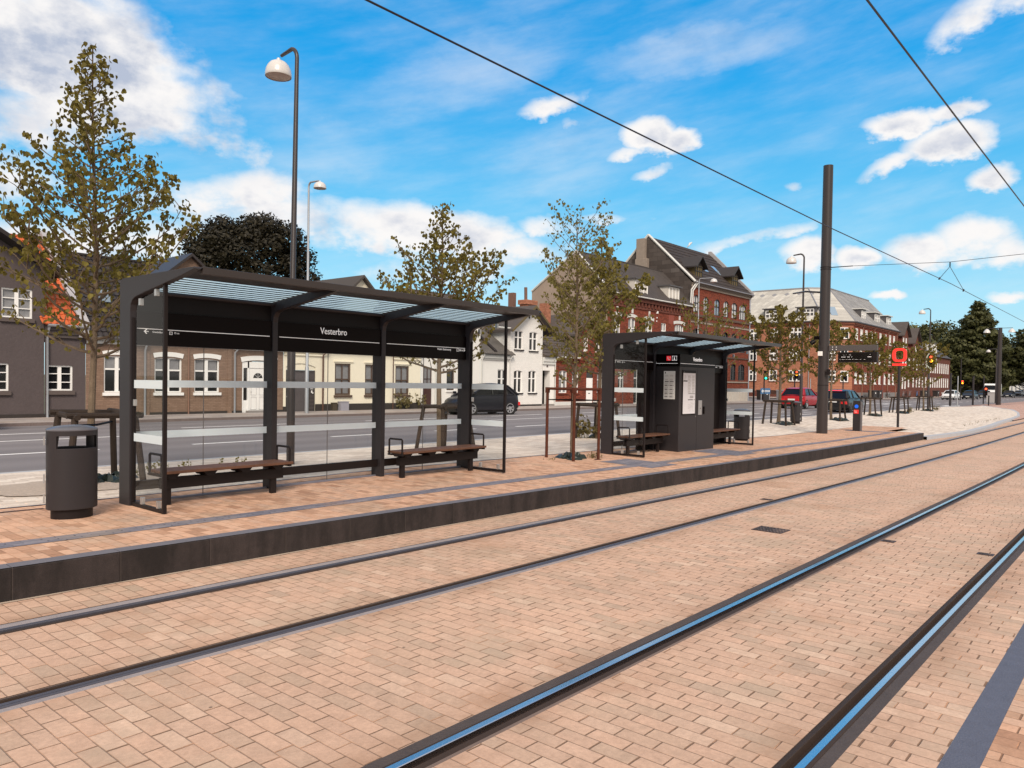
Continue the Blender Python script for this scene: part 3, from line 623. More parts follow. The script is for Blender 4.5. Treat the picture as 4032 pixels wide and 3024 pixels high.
def kiosk():
    x0, x1, y0, y1 = 18.17, 20.27, 9.65, 10.54; g = 1.87 + (P2(18.2, 9.2) - 1.87) / .949
    n0 = set(bpy.data.objects)
    t = thing('information_kiosk', 'dark steel information kiosk with two white timetable panels', 'kiosk', (19.2, 10, g))
    m = MB(); m.box(x0, x1, y0, y1, g - .02, 2.33); m.build('cabinet', metal, t, bevel=.01)
    m = MB(); m.box(x0 - .01, x1 + .01, y0 - .012, y1, 2.335, 2.655); m.build('header', header_black, t)
    m = MB(); m.box(19.2 - .004, 19.2 + .004, y0 - .002, y0 + .01, g, 2.32); m.box(x0 + .02, x1 - .02, y0 + .002, y0 + .02, g - .02, g + .03); m.build('door_gap', metal2, t)
    L = MB(); yy = y0 - .0125
    L.box(x0 + .02, x1 - .03, yy - .002, yy, 2.405, 2.413); L.box(x0 - .0125, x0 - .011, y0 + .05, y1 - .1, 2.405, 2.413)
    add_text(L, 'Vesterbro', .15, (18.90, yy - .002, 2.49), (1, 0, 0), sx=.86, bold=.006)
    # framed i on the side (faces -X): reading direction is -Y
    xx = x0 - .012; ya = 9.87
    for q in ((ya, ya - .14, 2.485, 2.493), (ya, ya - .14, 2.597, 2.605), (ya, ya - .008, 2.485, 2.605), (ya - .132, ya - .14, 2.485, 2.605)): L.box(xx - .002, xx, min(q[0], q[1]), max(q[0], q[1]), q[2], q[3])
    for zc, r in ((2.577, .011),): L.box(xx - .002, xx, ya - .08, ya - .06, 2.568, 2.586)
    L.box(xx - .002, xx, ya - .08, ya - .06, 2.51, 2.556); L.box(xx - .002, xx, ya - .10, ya - .04, 2.503, 2.512); L.box(xx - .002, xx, ya - .08, ya - .045, 2.548, 2.556)
    L.build('lettering', emit_mat('bright_print', (.9, .88, .88), .25), t)
    R_ = MB(); R_.box(xx - .002, xx, 9.905, 10.035, 2.485, 2.605); r = R_.build('emergency_phone_sign', emit_mat('sign_red', (.75, .02, .03), .35), t)
    P = MB(); P.prism([(10.01, 2.585), (9.985, 2.59), (9.98, 2.575), (9.99, 2.56), (9.975, 2.53), (9.955, 2.515), (9.94, 2.52), (9.93, 2.505), (9.95, 2.495), (9.975, 2.505), (10.0, 2.53), (10.012, 2.56)], xx - .004, xx - .0022)
    P.box(xx - .004, xx - .0022, 9.925, 9.937, 2.54, 2.59); P.build('phone_symbol', white_p, r)
    # side notice
    m = MB(); m.box(x0 - .012, x0 - .001, 9.77, 10.11, 1.455, 2.205); a = m.build('side_notice', mk('notice_white', (.80, .80, .78), .4), t, bevel=.004)
    q = MB(); rnd = random.Random(3); xs = x0 - .0135
    q.box(xs, xs + .001, 10.045, 10.075, 2.14, 2.18)
    q2 = MB()
    for i, z in enumerate((2.06, 1.95, 1.85, 1.745, 1.64, 1.545)):
        for c, yb in ((0, 10.075), (1, 9.93)):
            for k in range(4): q2.box(xs, xs + .001, yb - .11 + .02 * rnd.random(), yb, z + .012 * k + .002, z + .012 * k + .006)
            if i: q.box(xs, xs + .001, yb - (.115 if i == 1 else .08), yb, z - .038, z - .018); 
            if i > 1: q.box(xs, xs + .001, yb - .112, yb - .096, z - .036, z - .020)
    q.build('notice_marks', mk('ink', (.05, .04, .04), .6), a); q2.build('notice_text', mk('grey_ink', (.42, .40, .38), .6), a)
    # front timetable
    m = MB(); m.box(18.33, 19.09, y0 - .014, y0 - .001, 1.03, 2.235); fr = m.build('timetable_frame', header_black, t, bevel=.004)
    m = MB(); m.box(18.36, 19.055, y0 - .018, y0 - .0145, 1.065, 2.16); m.build('paper', mk('paper', (.72, .71, .74), .5), fr)
    q = MB(); q2 = MB(); ys = y0 - .0195
    add_text(q2, 'Bus', .03, (18.37, ys, 2.175), (1, 0, 0))
    q.box(18.37, 18.59, ys, ys + .001, 1.93, 1.962)
    for k in range(11):
        q2.box(18.40, 18.40 + rnd.uniform(.05, .12), ys, ys + .001, 2.10 - k * .015, 2.104 - k * .015)
    for k in range(44):
        if k % 7 == 6: continue
        z = 2.09 - k * .0115
        q2.box(18.62, 18.62 + rnd.uniform(.12, .19), ys, ys + .001, z, z + .005); q2.box(18.86, 18.86 + rnd.uniform(.1, .17), ys, ys + .001, z, z + .005)
    q.box(18.66, 19.03, ys, ys + .001, 1.60, 1.612); q.box(18.74, 18.94, ys, ys + .001, 1.53, 1.545); q.box(18.74, 18.94, ys, ys + .001, 1.49, 1.505); q.box(18.64, 18.92, ys, ys + .001, 1.43, 1.452); q.box(18.98, 19.02, ys, ys + .001, 1.43, 1.455)
    for k in range(26):
        x, z = 18.66 + rnd.random() * .33, 1.15 + rnd.random() * .2; ang = rnd.random() * 6
        for j in range(5):
            x2, z2 = x + .03 * math.cos(ang), z + .03 * math.sin(ang); ang += rnd.uniform(-.8, .8)
            x2 = min(max(x2, 18.64), 19.03); z2 = min(max(z2, 1.12), 1.37)
            q2.poly([(x, ys, z), (x2, ys, z2), (x2, ys, z2 + .004), (x, ys, z + .004)]); x, z = x2, z2
    q.build('timetable_marks', MATS['ink'], fr); q2.build('timetable_text', MATS['grey_ink'], fr)
    m = MB(); m.box(19.27, 19.47, y0 - .02, y0 - .001, 1.02, 1.42); d = m.build('intercom', mk('intercom_grey', (.40, .40, .41), .35, .4), t, bevel=.006)
    m = MB(); m.lathe([(0, 0), (.02, 0)], 0, 0, 10); m.v = [(19.37 + x, y0 - .022, 1.2 + y) for x, y, z in m.v]; m.build('call_button', metal2, d)
    m = MB(); m.box(19.575, 19.645, y0 - .03, y0 - .001, 1.04, 1.25); m.build('door_handle', header_black, t, bevel=.01)
    m = MB(); m.lathe([(0, 0), (.014, 0)], 0, 0, 10); m.v = [(19.14 + x, y0 - .003, .98 + y) for x, y, z in m.v]; m.build('lock', alu, t)
    for o in set(bpy.data.objects) - n0:           # drawn a little too large, brought to size and place
        if o.type == 'MESH': o.data.transform(Matrix.Scale(.949, 4))
    t.location = (19.2 * .949, 10 * .949, 1.87 + (g - 1.87) * .949)
kiosk()

# ------------------------------------------------------------------ bins
def make_bin(cx, cy, label, zg, sc_=1.):
    t = thing('litter_bin', label, 'litter bin', (0, 0, 0), 'oval dark litter bins')
    P = MB(); P.lathe([(0, 0), (.215, 0), (.215, .11), (0, .11)], 0, 0, 28, 1.0, .8); P.build('plinth', metal2, t, smooth=True)
    b = MB(); b.lathe([(.25, .085), (.262, .09), (.262, .635), (.255, .64), (.235, .63), (.235, .2), (0, .2)], 0, 0, 36, 1.0, .8); b.build('body', metal, t, smooth=True)
    s_ = MB()
    for a0, a1 in ((D2R(-38), D2R(38)), (D2R(142), D2R(218))):
        s_.lathe([(.262, .63), (.262, .80), (.240, .80), (.240, .63), (.262, .63)], 0, 0, 12, 1.0, .8, a0, a1)
    s_.lathe([(.262, .752), (.262, .80), (.24, .80), (.24, .752), (.262, .752)], 0, 0, 36, 1.0, .8)
    s_.build('side_panels', metal, t, smooth=True)
    h = MB()
    for z in (.2, .38, .72): h.box(-.292, -.282, -.012, .012, z - .05, z + .03)
    h.build('hinges', alu, t)
    l = MB(); l.lathe([(.24, .795), (.264, .797), (.266, .806), (.25, .818), (.17, .836), (.08, .845), (0, .847)], 0, 0, 36, 1.0, .8); l.build('lid', mk('bin_lid', (.13, .13, .15), .3, .2, .6), t, smooth=True)  # grey-blue lid tone: the sky's reflection is put into its colour
    n = MB(); n.lathe([(.2, .2), (.2, .57), (.19, .575)], 0, 0, 20, 1.05, .78); n.build('inner_liner', header_black, t)
    for o in [t] + [c for c in t.children_recursive]:
        if o.type == 'MESH': o.data.transform(Matrix.Diagonal((1, 1, 1.24, 1)))
    t.location = (cx, cy, zg); return t
b1 = make_bin(3.33, 9.38, 'oval dark litter bin nearest the camera, left of the large shelter', PL(3.3))
b2 = copy_thing(b1, (22.95, 9.98, PL(23)), D2R(78), 'oval dark litter bin seen through the right glass end of the kiosk shelter')
b3 = copy_thing(b1, (35.7, 12.9, .09), D2R(65), 'oval dark litter bin between the tree guard and the tall mast')

# ------------------------------------------------------------------ lamps
lamp_white = mk('lamp_white', (.60, .58, .57), .28, 0, .6); lamp_glass = mk('lamp_glass', (.45, .36, .32), .3, 0, .5)
def street_lamp(x, y, zg, h, dirn, label, polemat, r0=.076, r1=.038, hs=1., group='dome headed street lamps', reach=.62, lean=0., fx=0.):
    t = thing('street_lamp', label, 'street lamp', (x, y, zg), group)
    d = dirn; zt = zg + h
    m = MB(); pts = [(x, y, zg - .02), (x, y, zg + 2.2), (x, y, zg + 2.25), (x + lean, y, zt - .28)]; rs = [r0, r0, r0 * .8, r1]
    for k in range(1, 7):
        a = k / 6 * math.pi / 2 * .85; pts.append((x + lean, y + d * .22 * (1 - math.cos(a)), zt - .28 + .22 * math.sin(a))); rs.append(r1)
    pts.append((x + lean, y + d * (reach - .1), zt - .10)); rs.append(r1 * .8)
    m.tube(pts, rs, 14); m.build('pole', polemat, t, smooth=True)
    cx, cy, zz = x + lean + fx, y + d * reach, zt - .14
    H = MB(); H.lathe([(0, .03), (.03, .02), (.04, -.025), (.09 * hs, -.035), (.155 * hs, -.07), (.205 * hs, -.13), (.235 * hs, -.20), (.247 * hs, -.28), (.25 * hs, -.33), (.245 * hs, -.338)], 0, 0, 28); H.v = [(cx + a, cy + b, zz + c) for a, b, c in H.v]
    hd = H.build('lamp_head', lamp_white, t, smooth=True)
    G = MB(); G.lathe([(.24 * hs, -.325), (.2 * hs, -.34), (.0, -.35)], 0, 0, 28); G.v = [(cx + a, cy + b, zz + c) for a, b, c in G.v]; G.build('diffuser', lamp_glass, hd, smooth=True)
    return t
street_lamp(8.24, 12.5, .18, 7.98, 1, 'tall dark lamp post rising behind the nearest shelter', pole_paint, lean=.06)
street_lamp(21.53, 31.34, FW, 11.15, -1, 'grey lamp post before the cream house gate across the road', galv, .09, .045, 1.2, reach=.9)
street_lamp(37.42, 13.29, .11, 8.25, 1, 'dark lamp post beside the litter bin and the tall mast', pole_paint)
street_lamp(62.0, 31.2, FW, 11.1, -1, 'grey lamp post in front of the tall brick house with dormers', galv, .09, .045, 1.2, reach=1.4)
street_lamp(68.9, 14.2, .15, 8.2, 1, 'dark lamp post with a round traffic signal frame, far end of the tree row', pole_paint, .09)
street_lamp(112.5, 15.6, ROAD, 6.9, 1, 'slim lamp post right of the far mast', pole_paint, .09, .05, reach=.9)
def plain_pole(x, y, z0, z1, r, label, mat_, name='signal_pole', cat='pole', group=None):
    m = MB(); m.tube([(x, y, z0 - .05), (x, y, z1)], r, 12); o = m.build(name, mat_, None, smooth=True, org=(x, y, z0)); tag(o, label, cat, group); return o

# ------------------------------------------------------------------ tall mast, wires, display
def mast():
    x, y = 30.24, 9.9; g = PL(x); z1 = 10.36
    t = thing('catenary_mast', 'tall thick dark catenary mast on the platform carrying a departure board', 'mast', (x, y, g))
    m = MB(); m.tube([(x, y, g - .02), (x, y, z1)], [.205, .18], 32); m.build('pole', pole_paint, t, smooth=True)
    m = MB()
    for z in (6.45, 6.37, 1.9): m.lathe([(.196, z - .012), (.206, z - .012), (.206, z + .012), (.196, z + .012)], x, y, 28)
    m.build('bands', metal2, t)
    m = MB(); m.tube([(x, y + .15, 5.5), (x + .4, y + .9, 5.62), (x + 5.6, y + 3.3, 6.2)], .035, 8); m.build('lamp_strut', metal, t)
    m = MB(); m.box(x - .16, x - .02, y + .16, y + .34, 3.66, 3.8); m.tube([(x - .12, y + .32, 3.60), (x - .22, y + .42, 3.52)], .085, 10); m.build('camera_unit', header_black, t, bevel=.01)
    m = MB(); m.box(x - .30, x - .24, y - .04, y + .13, 3.03, 3.2); m.build('sensor_box', white_p, t, bevel=.01)
    m = MB(); m.box(x - .26, x - .18, y - .33, y - .2, 2.30, 2.52); m.build('control_box', metal2, t, bevel=.01)
    return t
mast()
def board():
    x = 30.24; t = thing('departure_board', 'black departure board hanging from a beam on the tall mast', 'display', (x, 8.9, 3.2))
    m = MB(); m.box(x - .05, x + .05, 7.95, 9.70, 3.22, 3.43); b = m.build('beam', mk('beam_paint', (.085, .075, .075), .4), t, bevel=.01)
    m = MB()
    for yy in (9.42, 9.56):
        for zz in (3.28, 3.37): m.box(x - .056, x - .049, yy - .015, yy + .015, zz - .015, zz + .015)
    m.build('bolts', white_p, b)
    m = MB(); m.box(x - .02, x + .02, 9.15, 9.2, 3.16, 3.23); m.box(x - .02, x + .02, 8.06, 8.11, 3.16, 3.23); m.build('hangers', metal2, t)
    m = MB(); m.box(x - .11, x + .11, 7.95, 9.34, 2.78, 3.165); m.build('housing', metal2, t, bevel=.01)
    m = MB(); m.box(x - .1135, x - .1105, 8.10, 9.29, 2.82, 3.125); s = m.build('screen', mk('screen_black', (.006, .004, .004), .15), t)
    L = MB(); r = random.Random(5); xs = x - .1155
    def dashes(ya, yb, z, h, dens=.8):
        y = ya
        while y > yb:
            w = r.uniform(.012, .03)
            if r.random() < dens: L.box(xs, xs + .001, y - w, y, z, z + h * r.uniform(.6, 1))
            y -= w + .008
    dashes(9.24, 8.84, 3.055, .008, .5); dashes(9.26, 8.82, 2.975, .018, .7); dashes(9.27, 8.25, 2.885, .007, .5); dashes(8.30, 8.14, 2.975, .018, .7); dashes(8.22, 8.12, 3.06, .007, .6)
    L.build('lit_text', emit_mat('led_white', (.9, .85, .83), .5), s)
board()
def cable(pts, r, name, label, cat='overhead wire', group='overhead wires', mat_=None):
    m = MB(); m.tube(pts, r, 6); o = m.build(name, mat_ or mk('cable', (.025, .028, .04), .4, .5), None, org=pts[0]); return tag(o, label, cat, group)
cable([(-30, 5.72, 5.42), (2, 5.72, 5.40), (17.3, 5.70, 5.42), (30.2, 5.62, 5.52), (60, 5.75, 5.6), (100, 6.1, 5.6)], .011, 'contact_wire', 'long contact wire over the far track, passing before the tall mast')
cable([(-30, 2.0, 5.25), (2, 2.02, 5.2), (12, 2.02, 5.28), (17.2, 2.02, 5.33), (30.2, 2.05, 5.4), (60, 2.2, 5.5)], .011, 'contact_wire', 'steep contact wire over the near track, crossing the upper right corner')
cable([(30.2, 9.7, 6.43), (30.2, 8.9, 6.42)], .018, 'insulator', 'insulator joining the span wire to the tall mast', 'insulator')
cable([(30.2, 8.9, 6.42), (30.2, 5.66, 6.28), (30.2, 3.3, 6.36), (30.2, -2, 6.6)], .009, 'span_wire', 'thin span wire stretched from the tall mast over both tracks')
def hanger():
    m = MB(); P = (30.2, 5.66, 6.28); Q = (30.2, 5.66, 6.12); m.tube([P, Q], .02, 6); m.tube([Q, (28.6, 5.66, 5.52)], .01, 6); m.tube([Q, (32.6, 5.64, 5.54)], .01, 6)
    m.tube([(28.55, 5.66, 5.50), (28.65, 5.66, 5.55)], .03, 6); m.tube([(32.55, 5.64, 5.50), (32.65, 5.64, 5.56)], .03, 6)
    tag(m.build('wire_hanger', mk('cable', (.025, .028, .04)), None, org=P), 'forked hanger joining the span wire to the far contact wire', 'wire hanger')
hanger()

# ------------------------------------------------------------------ small platform furniture
def pillar():
    x, y = 33.2, 9.47; g = PL(x); t = thing('ticket_pillar', 'slim dark card reader pillar with a blue dot and red label', 'pillar', (x, y, g))
    m = MB(); m.box(x - .12, x + .12, y - .15, y + .13, g - .02, g + 1.25); m.build('post', metal, t, bevel=.01)
    m = MB(); m.box(x - .10, x + .12, y - .18, y - .152, g, g + 1.22); m.build('side_strip', alu if False else mk('strip_grey', (.14, .13, .14), .4, .5), t)
    m = MB(); m.lathe([(0, 0), (.075, 0)], 0, 0, 20); m.v = [(x - .1235, y - .01 + a, g + 1.02 + b) for a, b, c in m.v]; m.build('blue_dot', emit_mat('blue_dot', (.005, .12, .75), .25), t)
    m = MB(); m.box(x - .1245, x - .1215, y - .10, y + .09, g + .72, g + .88); r = m.build('red_label', emit_mat('red_label', (.62, .02, .02), .2), t)
    L = MB(); add_text(L, 'Rejse', .05, (x - .126, y + .08, g + .81), (0, -1, 0)); add_text(L, 'kort', .05, (x - .126, y + .05, g + .75), (0, -1, 0)); L.build('label_text', white_p, r)
pillar()
def osign():
    x, y = 38.36, 9.14; g = PL(x); t = thing('stop_sign_letter', 'bright red letter O with an underline on a dark pole', 'sign', (x, y, g))
    m = MB(); m.tube([(x, y, g - .02), (x, y, 2.86)], .055, 16); m.build('pole', metal, t, smooth=True)
    red = emit_mat('o_red', (.78, .030, .022), .35)
    m = MB()
    def rr(w, h, r, n=8):
        P = []
        for cx, cz, a0 in ((w - r, h - r, 0), (-w + r, h - r, 90), (-w + r, -h + r, 180), (w - r, -h + r, 270)):
            for k in range(n + 1): a = D2R(a0 + 90 * k / n); P.append((cx + r * math.cos(a), cz + r * math.sin(a)))
        return P
    zc = 3.355; A = rr(.30, .315, .20); B = rr(.172, .21, .11); n = len(A)
    for xa, xb in ((x - .045, x + .045),):
        ia = [m.p(xa, y + a, zc + b) for a, b in A]; ib = [m.p(xa, y + a, zc + b) for a, b in B]; ja = [m.p(xb, y + a, zc + b) for a, b in A]; jb = [m.p(xb, y + a, zc + b) for a, b in B]
        for k in range(n):
            l = (k + 1) % n; m.f += [(ia[k], ia[l], ib[l], ib[k]), (ja[k], jb[k], jb[l], ja[l]), (ia[k], ja[k], ja[l], ia[l]), (ib[k], ib[l], jb[l], jb[k])]
    m.build('ring', red, t)
    m = MB(); m.box(x - .045, x + .045, y - .29, y + .30, 2.86, 2.965); m.build('underline', red, t, bevel=.01)
osign()

# ------------------------------------------------------------------ tree guards and trees
def wood_guard(x, y, zg, label, seed=0, s=.5, h=1.04):
    r = random.Random(seed); t = thing('tree_guard', label, 'tree guard', (x, y, zg), 'black wooden tree guards')
    P = []
    for a, b in ((-1, -1), (1, -1), (1, 1), (-1, 1)):
        px, py = x + a * s + r.uniform(-.05, .05), y + b * s + r.uniform(-.05, .05); q = (px - a * .10 + r.uniform(-.04, .04), py - b * .10 + r.uniform(-.04, .04), zg + h)
        m = MB(); m.tube([(px, py, zg - .03), q], .047, 9); m.build('post', wood_dark, t, smooth=True); P.append(q)
    for k in range(4):
        a, b = Vector(P[k]), Vector(P[(k + 1) % 4]); d = (b - a).normalized() * .12
        m = MB(); m.tube([a - d + Vector((0, 0, .02)), b + d + Vector((0, 0, .02 + r.uniform(-.03, .03)))], .043, 8); m.build('rail', wood_dark, t, smooth=True)
    m = MB(); m.tube([Vector(P[0]) - Vector((0, 0, .12)), (x, y - .06, zg + h - .14), Vector(P[2]) - Vector((0, 0, .12))], .018, 6); m.build('strap', header_black, t)
    return t
def rust_guard(x, y, zg):
    t = thing('tree_guard', 'tall square rust brown steel tree guard before the kiosk shelter', 'tree guard', (x, y, zg)); s = .40; h = 1.56; P = []
    import math as _m
    for k in range(4):
        a = D2R(38 + 90 * k); px, py = x + s * 1.414 * math.cos(a), y + s * 1.414 * math.sin(a); P.append((px, py))
        m = MB(); m.tube([(px, py, zg), (px, py, zg + h - .03)], .032, 10); m.box(px - .05, px + .05, py - .05, py + .05, zg + .0, zg + .012); m.box(px - .036, px + .036, py - .036, py + .036, zg + h - .11, zg + h + .01); m.build('post', rust, t, smooth=True)
    for k in range(4):
        a, b = P[k], P[(k + 1) % 4]
        m = MB(); m.tube([(a[0], a[1], zg + h - .02), (b[0], b[1], zg + h - .02)], .03, 10); m.build('top_rail', rust, t, smooth=True)
    m = MB(); 
    for k in range(4):
        a, b = P[k], P[(k + 1) % 4]; m.tube([(a[0], a[1], zg + h - .26), (b[0], b[1], zg + h - .26)], .012, 6)
    m.tube([(P[0][0], P[0][1], zg + h - .26), (x + .1, y, zg + h - .28), (P[2][0], P[2][1], zg + h - .26)], .02, 6); m.build('belt', header_black, t)
    m = MB(); q = [(a[0] + (a[0] - x) * .15, a[1] + (a[1] - y) * .15, zg + .008) for a in P]; m.poly(q); m.build('base_soil', mk('rust_soil', (.12, .045, .025), .95, var=.4, vscale=10), t)
def tarp(x, y, zg, label, seed=0, s=.42, group='green watering bags at the tree feet'):
    r = random.Random(seed); m = MB(); n = 22; k = 7; R = []
    ph = [r.uniform(0, 6.28) for _ in range(6)]
    for i in range(k):
        f = i / (k - 1); ring = []
        for j in range(n):
            a = 2 * math.pi * j / n; w = 1 + .26 * math.sin(3 * a + ph[0]) + .16 * math.sin(7 * a + ph[1] + f * 4) + r.uniform(-.09, .09)
            rad = s * (1 - f * .80) * w; z = .01 + .12 * f ** .8 + (.045 * math.sin(5 * a + ph[2] + f * 5) + r.uniform(-.045, .045)) * (1 - abs(2 * f - 1) * .4)
            ring.append(m.p(x + rad * math.cos(a), y + rad * math.sin(a) * .8, zg + max(.0, z if i else 0)))
        R.append(ring)
    for i in range(k - 1):
        for j in range(n): m.f.append((R[i][j], R[i][(j + 1) % n], R[i + 1][(j + 1) % n], R[i + 1][j]))
    o = m.build('watering_bag', mk('green_tarp', (.016, .024, .020), .4, 0, .5, var=.3, vscale=6), None, org=(x, y, zg)); return tag(o, label, 'watering bag', group)
leafm = leaf_mat('linden_leaf', [(.06, .045, .011), (.14, .11, .022), (.24, .195, .038), (.10, .08, .016), (.40, .33, .08)], .48)
leafg = leaf_mat('green_leaf', [(.07, .058, .014), (.16, .13, .028), (.25, .205, .045), (.10, .085, .02)], .45)
leaft = leaf_mat('thin_leaf', [(.11, .085, .025), (.20, .17, .045), (.16, .14, .04), (.29, .235, .07)], .45)
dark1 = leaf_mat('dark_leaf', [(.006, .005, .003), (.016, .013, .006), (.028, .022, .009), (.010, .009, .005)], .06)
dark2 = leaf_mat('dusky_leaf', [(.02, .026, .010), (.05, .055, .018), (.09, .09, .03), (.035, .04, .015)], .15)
mid_l = leaf_mat('mid_leaf', [(.06, .065, .02), (.12, .12, .035), (.16, .15, .05), (.09, .09, .03)], .2)
def leaf(m, c, d, s, r):
    """heart shaped leaf hanging from c along d"""
    d = d.normalized(); u = Vector((r.uniform(-1, 1), r.uniform(-1, 1), r.uniform(-.3, .3)))
    a = d.cross(u); 
    if a.length < 1e-3: a = Vector((1, 0, 0))
    a.normalize(); n = a.cross(d); f = .16 * s
    P = [c, c + a * s * .42 + d * s * .18 + n * f, c + a * s * .44 + d * s * .52 + n * f, c + d * s * 1.05, c - a * s * .44 + d * s * .52 + n * f, c - a * s * .42 + d * s * .18 + n * f]
    i = [m.p(*q) for q in P]; m.f.append((i[0], i[1], i[2], i[3])); m.f.append((i[0], i[3], i[4], i[5]))
def lenv(q):
    P = [(0, .80), (.12, 1.0), (.30, 1.0), (.45, .78), (.58, .50), (.72, .27), (.86, .17), (1.01, .09)]
    for (a, b), (c, d) in zip(P, P[1:]):
        if q <= c: return b + (d - b) * (q - a) / (c - a)
    return .1
def young_tree(x, y, zg, top, label, seed, wid=1.35, zlow=1.9, nb=26, ls=.095, lmat=None, dens=1., tr=.055, thin=False, lean=(0, 0), name='linden_tree', group='young trees on the paved island', shape='cone', zwide=.35):
    r = random.Random(seed); t = thing(name, label, 'tree', (x, y, zg), group)
    H = top - zg; tk = MB(); L = MB()
    pts = [Vector((x + lean[0] * f + .035 * math.sin(f * 7 + seed) * (1 if f > .05 else 0), y + lean[1] * f + .03 * math.cos(f * 6 + seed) - .03, zg + H * f)) for f in [i / 14 for i in range(15)]]
    def tp(f): k = min(13, int(f * 14)); return pts[k].lerp(pts[k + 1], f * 14 - k)
    tk.tube(pts, [tr * (1.15 if i == 0 else 1) * (1 - .93 * (i / 14) ** 1.0) + .004 for i in range(15)], 9)
    f0 = (zlow - zg) / H
    def leaves(p, d, n, sp):
        for _ in range(n):
            q = p + Vector((r.uniform(-sp, sp), r.uniform(-sp, sp), r.uniform(-sp, sp) * .8))
            leaf(L, q, Vector((r.uniform(-.7, .7), r.uniform(-.7, .7), -1 + r.uniform(-.3, .9))), ls * r.uniform(.7, 1.2), r)
    for i in range(nb):
        f = f0 + (1 - f0) * ((i + r.random() * .5) / nb) ** .95 * .97
        rel = (f - f0) / (1 - f0); ang = i * 2.399 + r.uniform(-.5, .5)
        env = (min(1, .55 + rel / zwide * .45) if rel < zwide else (1 - (rel - zwide) / (1 - zwide)) ** .9) if shape == 'cone' else lenv(rel) if shape == 'linden' else (.35 + .65 * min(1, rel * 2)) * (1 - .5 * rel)
        ln = max(.12, wid * env * r.uniform(.72, 1.12)) * 1.12; up = (.35 + .75 * rel) if not thin else 1.0 + .3 * rel
        base = tp(f); q = base.copy(); d = Vector((math.cos(ang), math.sin(ang), up * .55)).normalized(); bp = [q.copy()]; seg = max(3, int(ln / .16))
        for k in range(seg):
            d = (d + Vector((r.uniform(-.16, .16), r.uniform(-.16, .16), .10 + r.uniform(-.12, .1)))).normalized(); q = q + d * ln / seg * 1.18; bp.append(q.copy())
        br = max(.005, tr * .42 * (1 - rel * .8)); tk.tube(bp, [br * (1 - .85 * k / seg) + .002 for k in range(seg + 1)], 5, False)
        for k in range(1, seg + 1):
            w = k / seg
            if r.random() < .9:
                dd = (d + Vector((r.uniform(-1, 1), r.uniform(-1, 1), r.uniform(-.2, .8)))).normalized(); tl = ln * r.uniform(.18, .42) * (1.1 - .5 * w); e = bp[k] + dd * tl; mdl = bp[k] + dd * tl * .5 + Vector((0, 0, .03))
                tk.tube([bp[k], mdl, e], [br * .35 + .001, br * .25 + .001, .0015], 4, False)
                ncl = int((7 if not thin else 4) * dens * ((.5 + .5 * sm(rel / .3)) if not thin else 1) * (.5 + .7 * w) * (1 - (0 if thin else .72) * max(0, rel - .35) / .65))
                leaves(e, dd, ncl, .085); leaves(mdl, dd, int(ncl * .6), .08)
            leaves(bp[k], d, int(3.2 * dens * (.3 + w) * (1 - .6 * rel)), .09)
    leaves(pts[-1], Vector((0, 0, 1)), int(5 * dens), .06)
    tk.build('trunk', bark, t, smooth=True); L.build('crown', lmat or leafm, t)
    return t
# (x, y, top, width, seed)
young_tree(4.55, 12.05, .23, 6.68, 'large leafy young linden at the far left, behind the nearest bin', 11, wid=1.26, zlow=2.1, nb=92, ls=.072, dens=1.12, tr=.055, shape='linden')
wood_guard(4.62, 12.12, .22, 'black wooden guard round the linden at the far left', 1)
tarp(4.9, 12.3, .2, 'green bag at the foot of the left linden, just left of the large shelter', 2)
young_tree(12.95, 13.35, .16, 6.15, 'young linden rising behind the middle of the nearest shelter', 22, wid=1.6, zlow=2.0, nb=64, ls=.088, dens=1.0, tr=.07, shape='linden')
wood_guard(13.1, 13.3, .16, 'black wooden guard seen through the nearest shelter beside its right bench', 3)
young_tree(13.5, 9.72, .18, 5.35, 'thin sparse tree inside the square rust brown guard', 5, wid=1.15, zlow=1.7, nb=52, ls=.058, lmat=leaft, dens=1.25, tr=.05, thin=True, name='young_tree', shape='vase')
rust_guard(13.5, 9.72, .18); tarp(13.5, 9.72, .19, 'crumpled green bag inside the rust brown guard', 7, .36)
young_tree(19.35, 13.0, .13, 6.25, 'dense young tree standing behind the left corner of the kiosk shelter', 31, wid=1.7, zlow=2.0, nb=50, ls=.10, lmat=leafg, dens=1.3, tr=.07, shape='linden')
wood_guard(19.35, 13.0, .13, 'black wooden guard seen through the left pane of the kiosk shelter', 4); tarp(19.6, 13.1, .13, 'green bag right behind the left corner of the kiosk shelter', 8)
young_tree(26.6, 13.1, .12, 4.9, 'low sparse tree showing just above the roof of the kiosk shelter', 41, wid=1.7, zlow=1.9, nb=30, ls=.09, dens=.6, tr=.06)
wood_guard(26.6, 13.1, .12, 'black wooden guard hidden mostly behind the kiosk', 5)
young_tree(34.6, 13.3, .11, 5.55, 'young tree left of the tall mast, before the red car', 51, wid=1.9, zlow=1.9, nb=38, ls=.12, dens=1.2, tr=.08, zwide=.28)
wood_guard(33.9, 13.0, .10, 'black wooden guard left of the litter bin, before the red car', 6, .55); tarp(34.2, 12.9, .1, 'crumpled green bag in the guard left of the litter bin', 9, .5)
young_tree(41.3, 13.1, .10, 5.35, 'young tree right behind the tall mast', 61, wid=1.6, zlow=1.9, nb=34, ls=.12, dens=1.2, tr=.07)
wood_guard(41.0, 12.9, .10, 'black wooden guard just right of the tall mast, before the black car', 7); tarp(41.2, 12.6, .09, 'crumpled green bag just right of the tall mast', 10, .5)
young_tree(49.4, 13.4, .11, 5.2, 'narrow young tree below the departure board', 71, wid=1.35, zlow=1.9, nb=30, ls=.13, dens=1.2, tr=.07, zwide=.45)
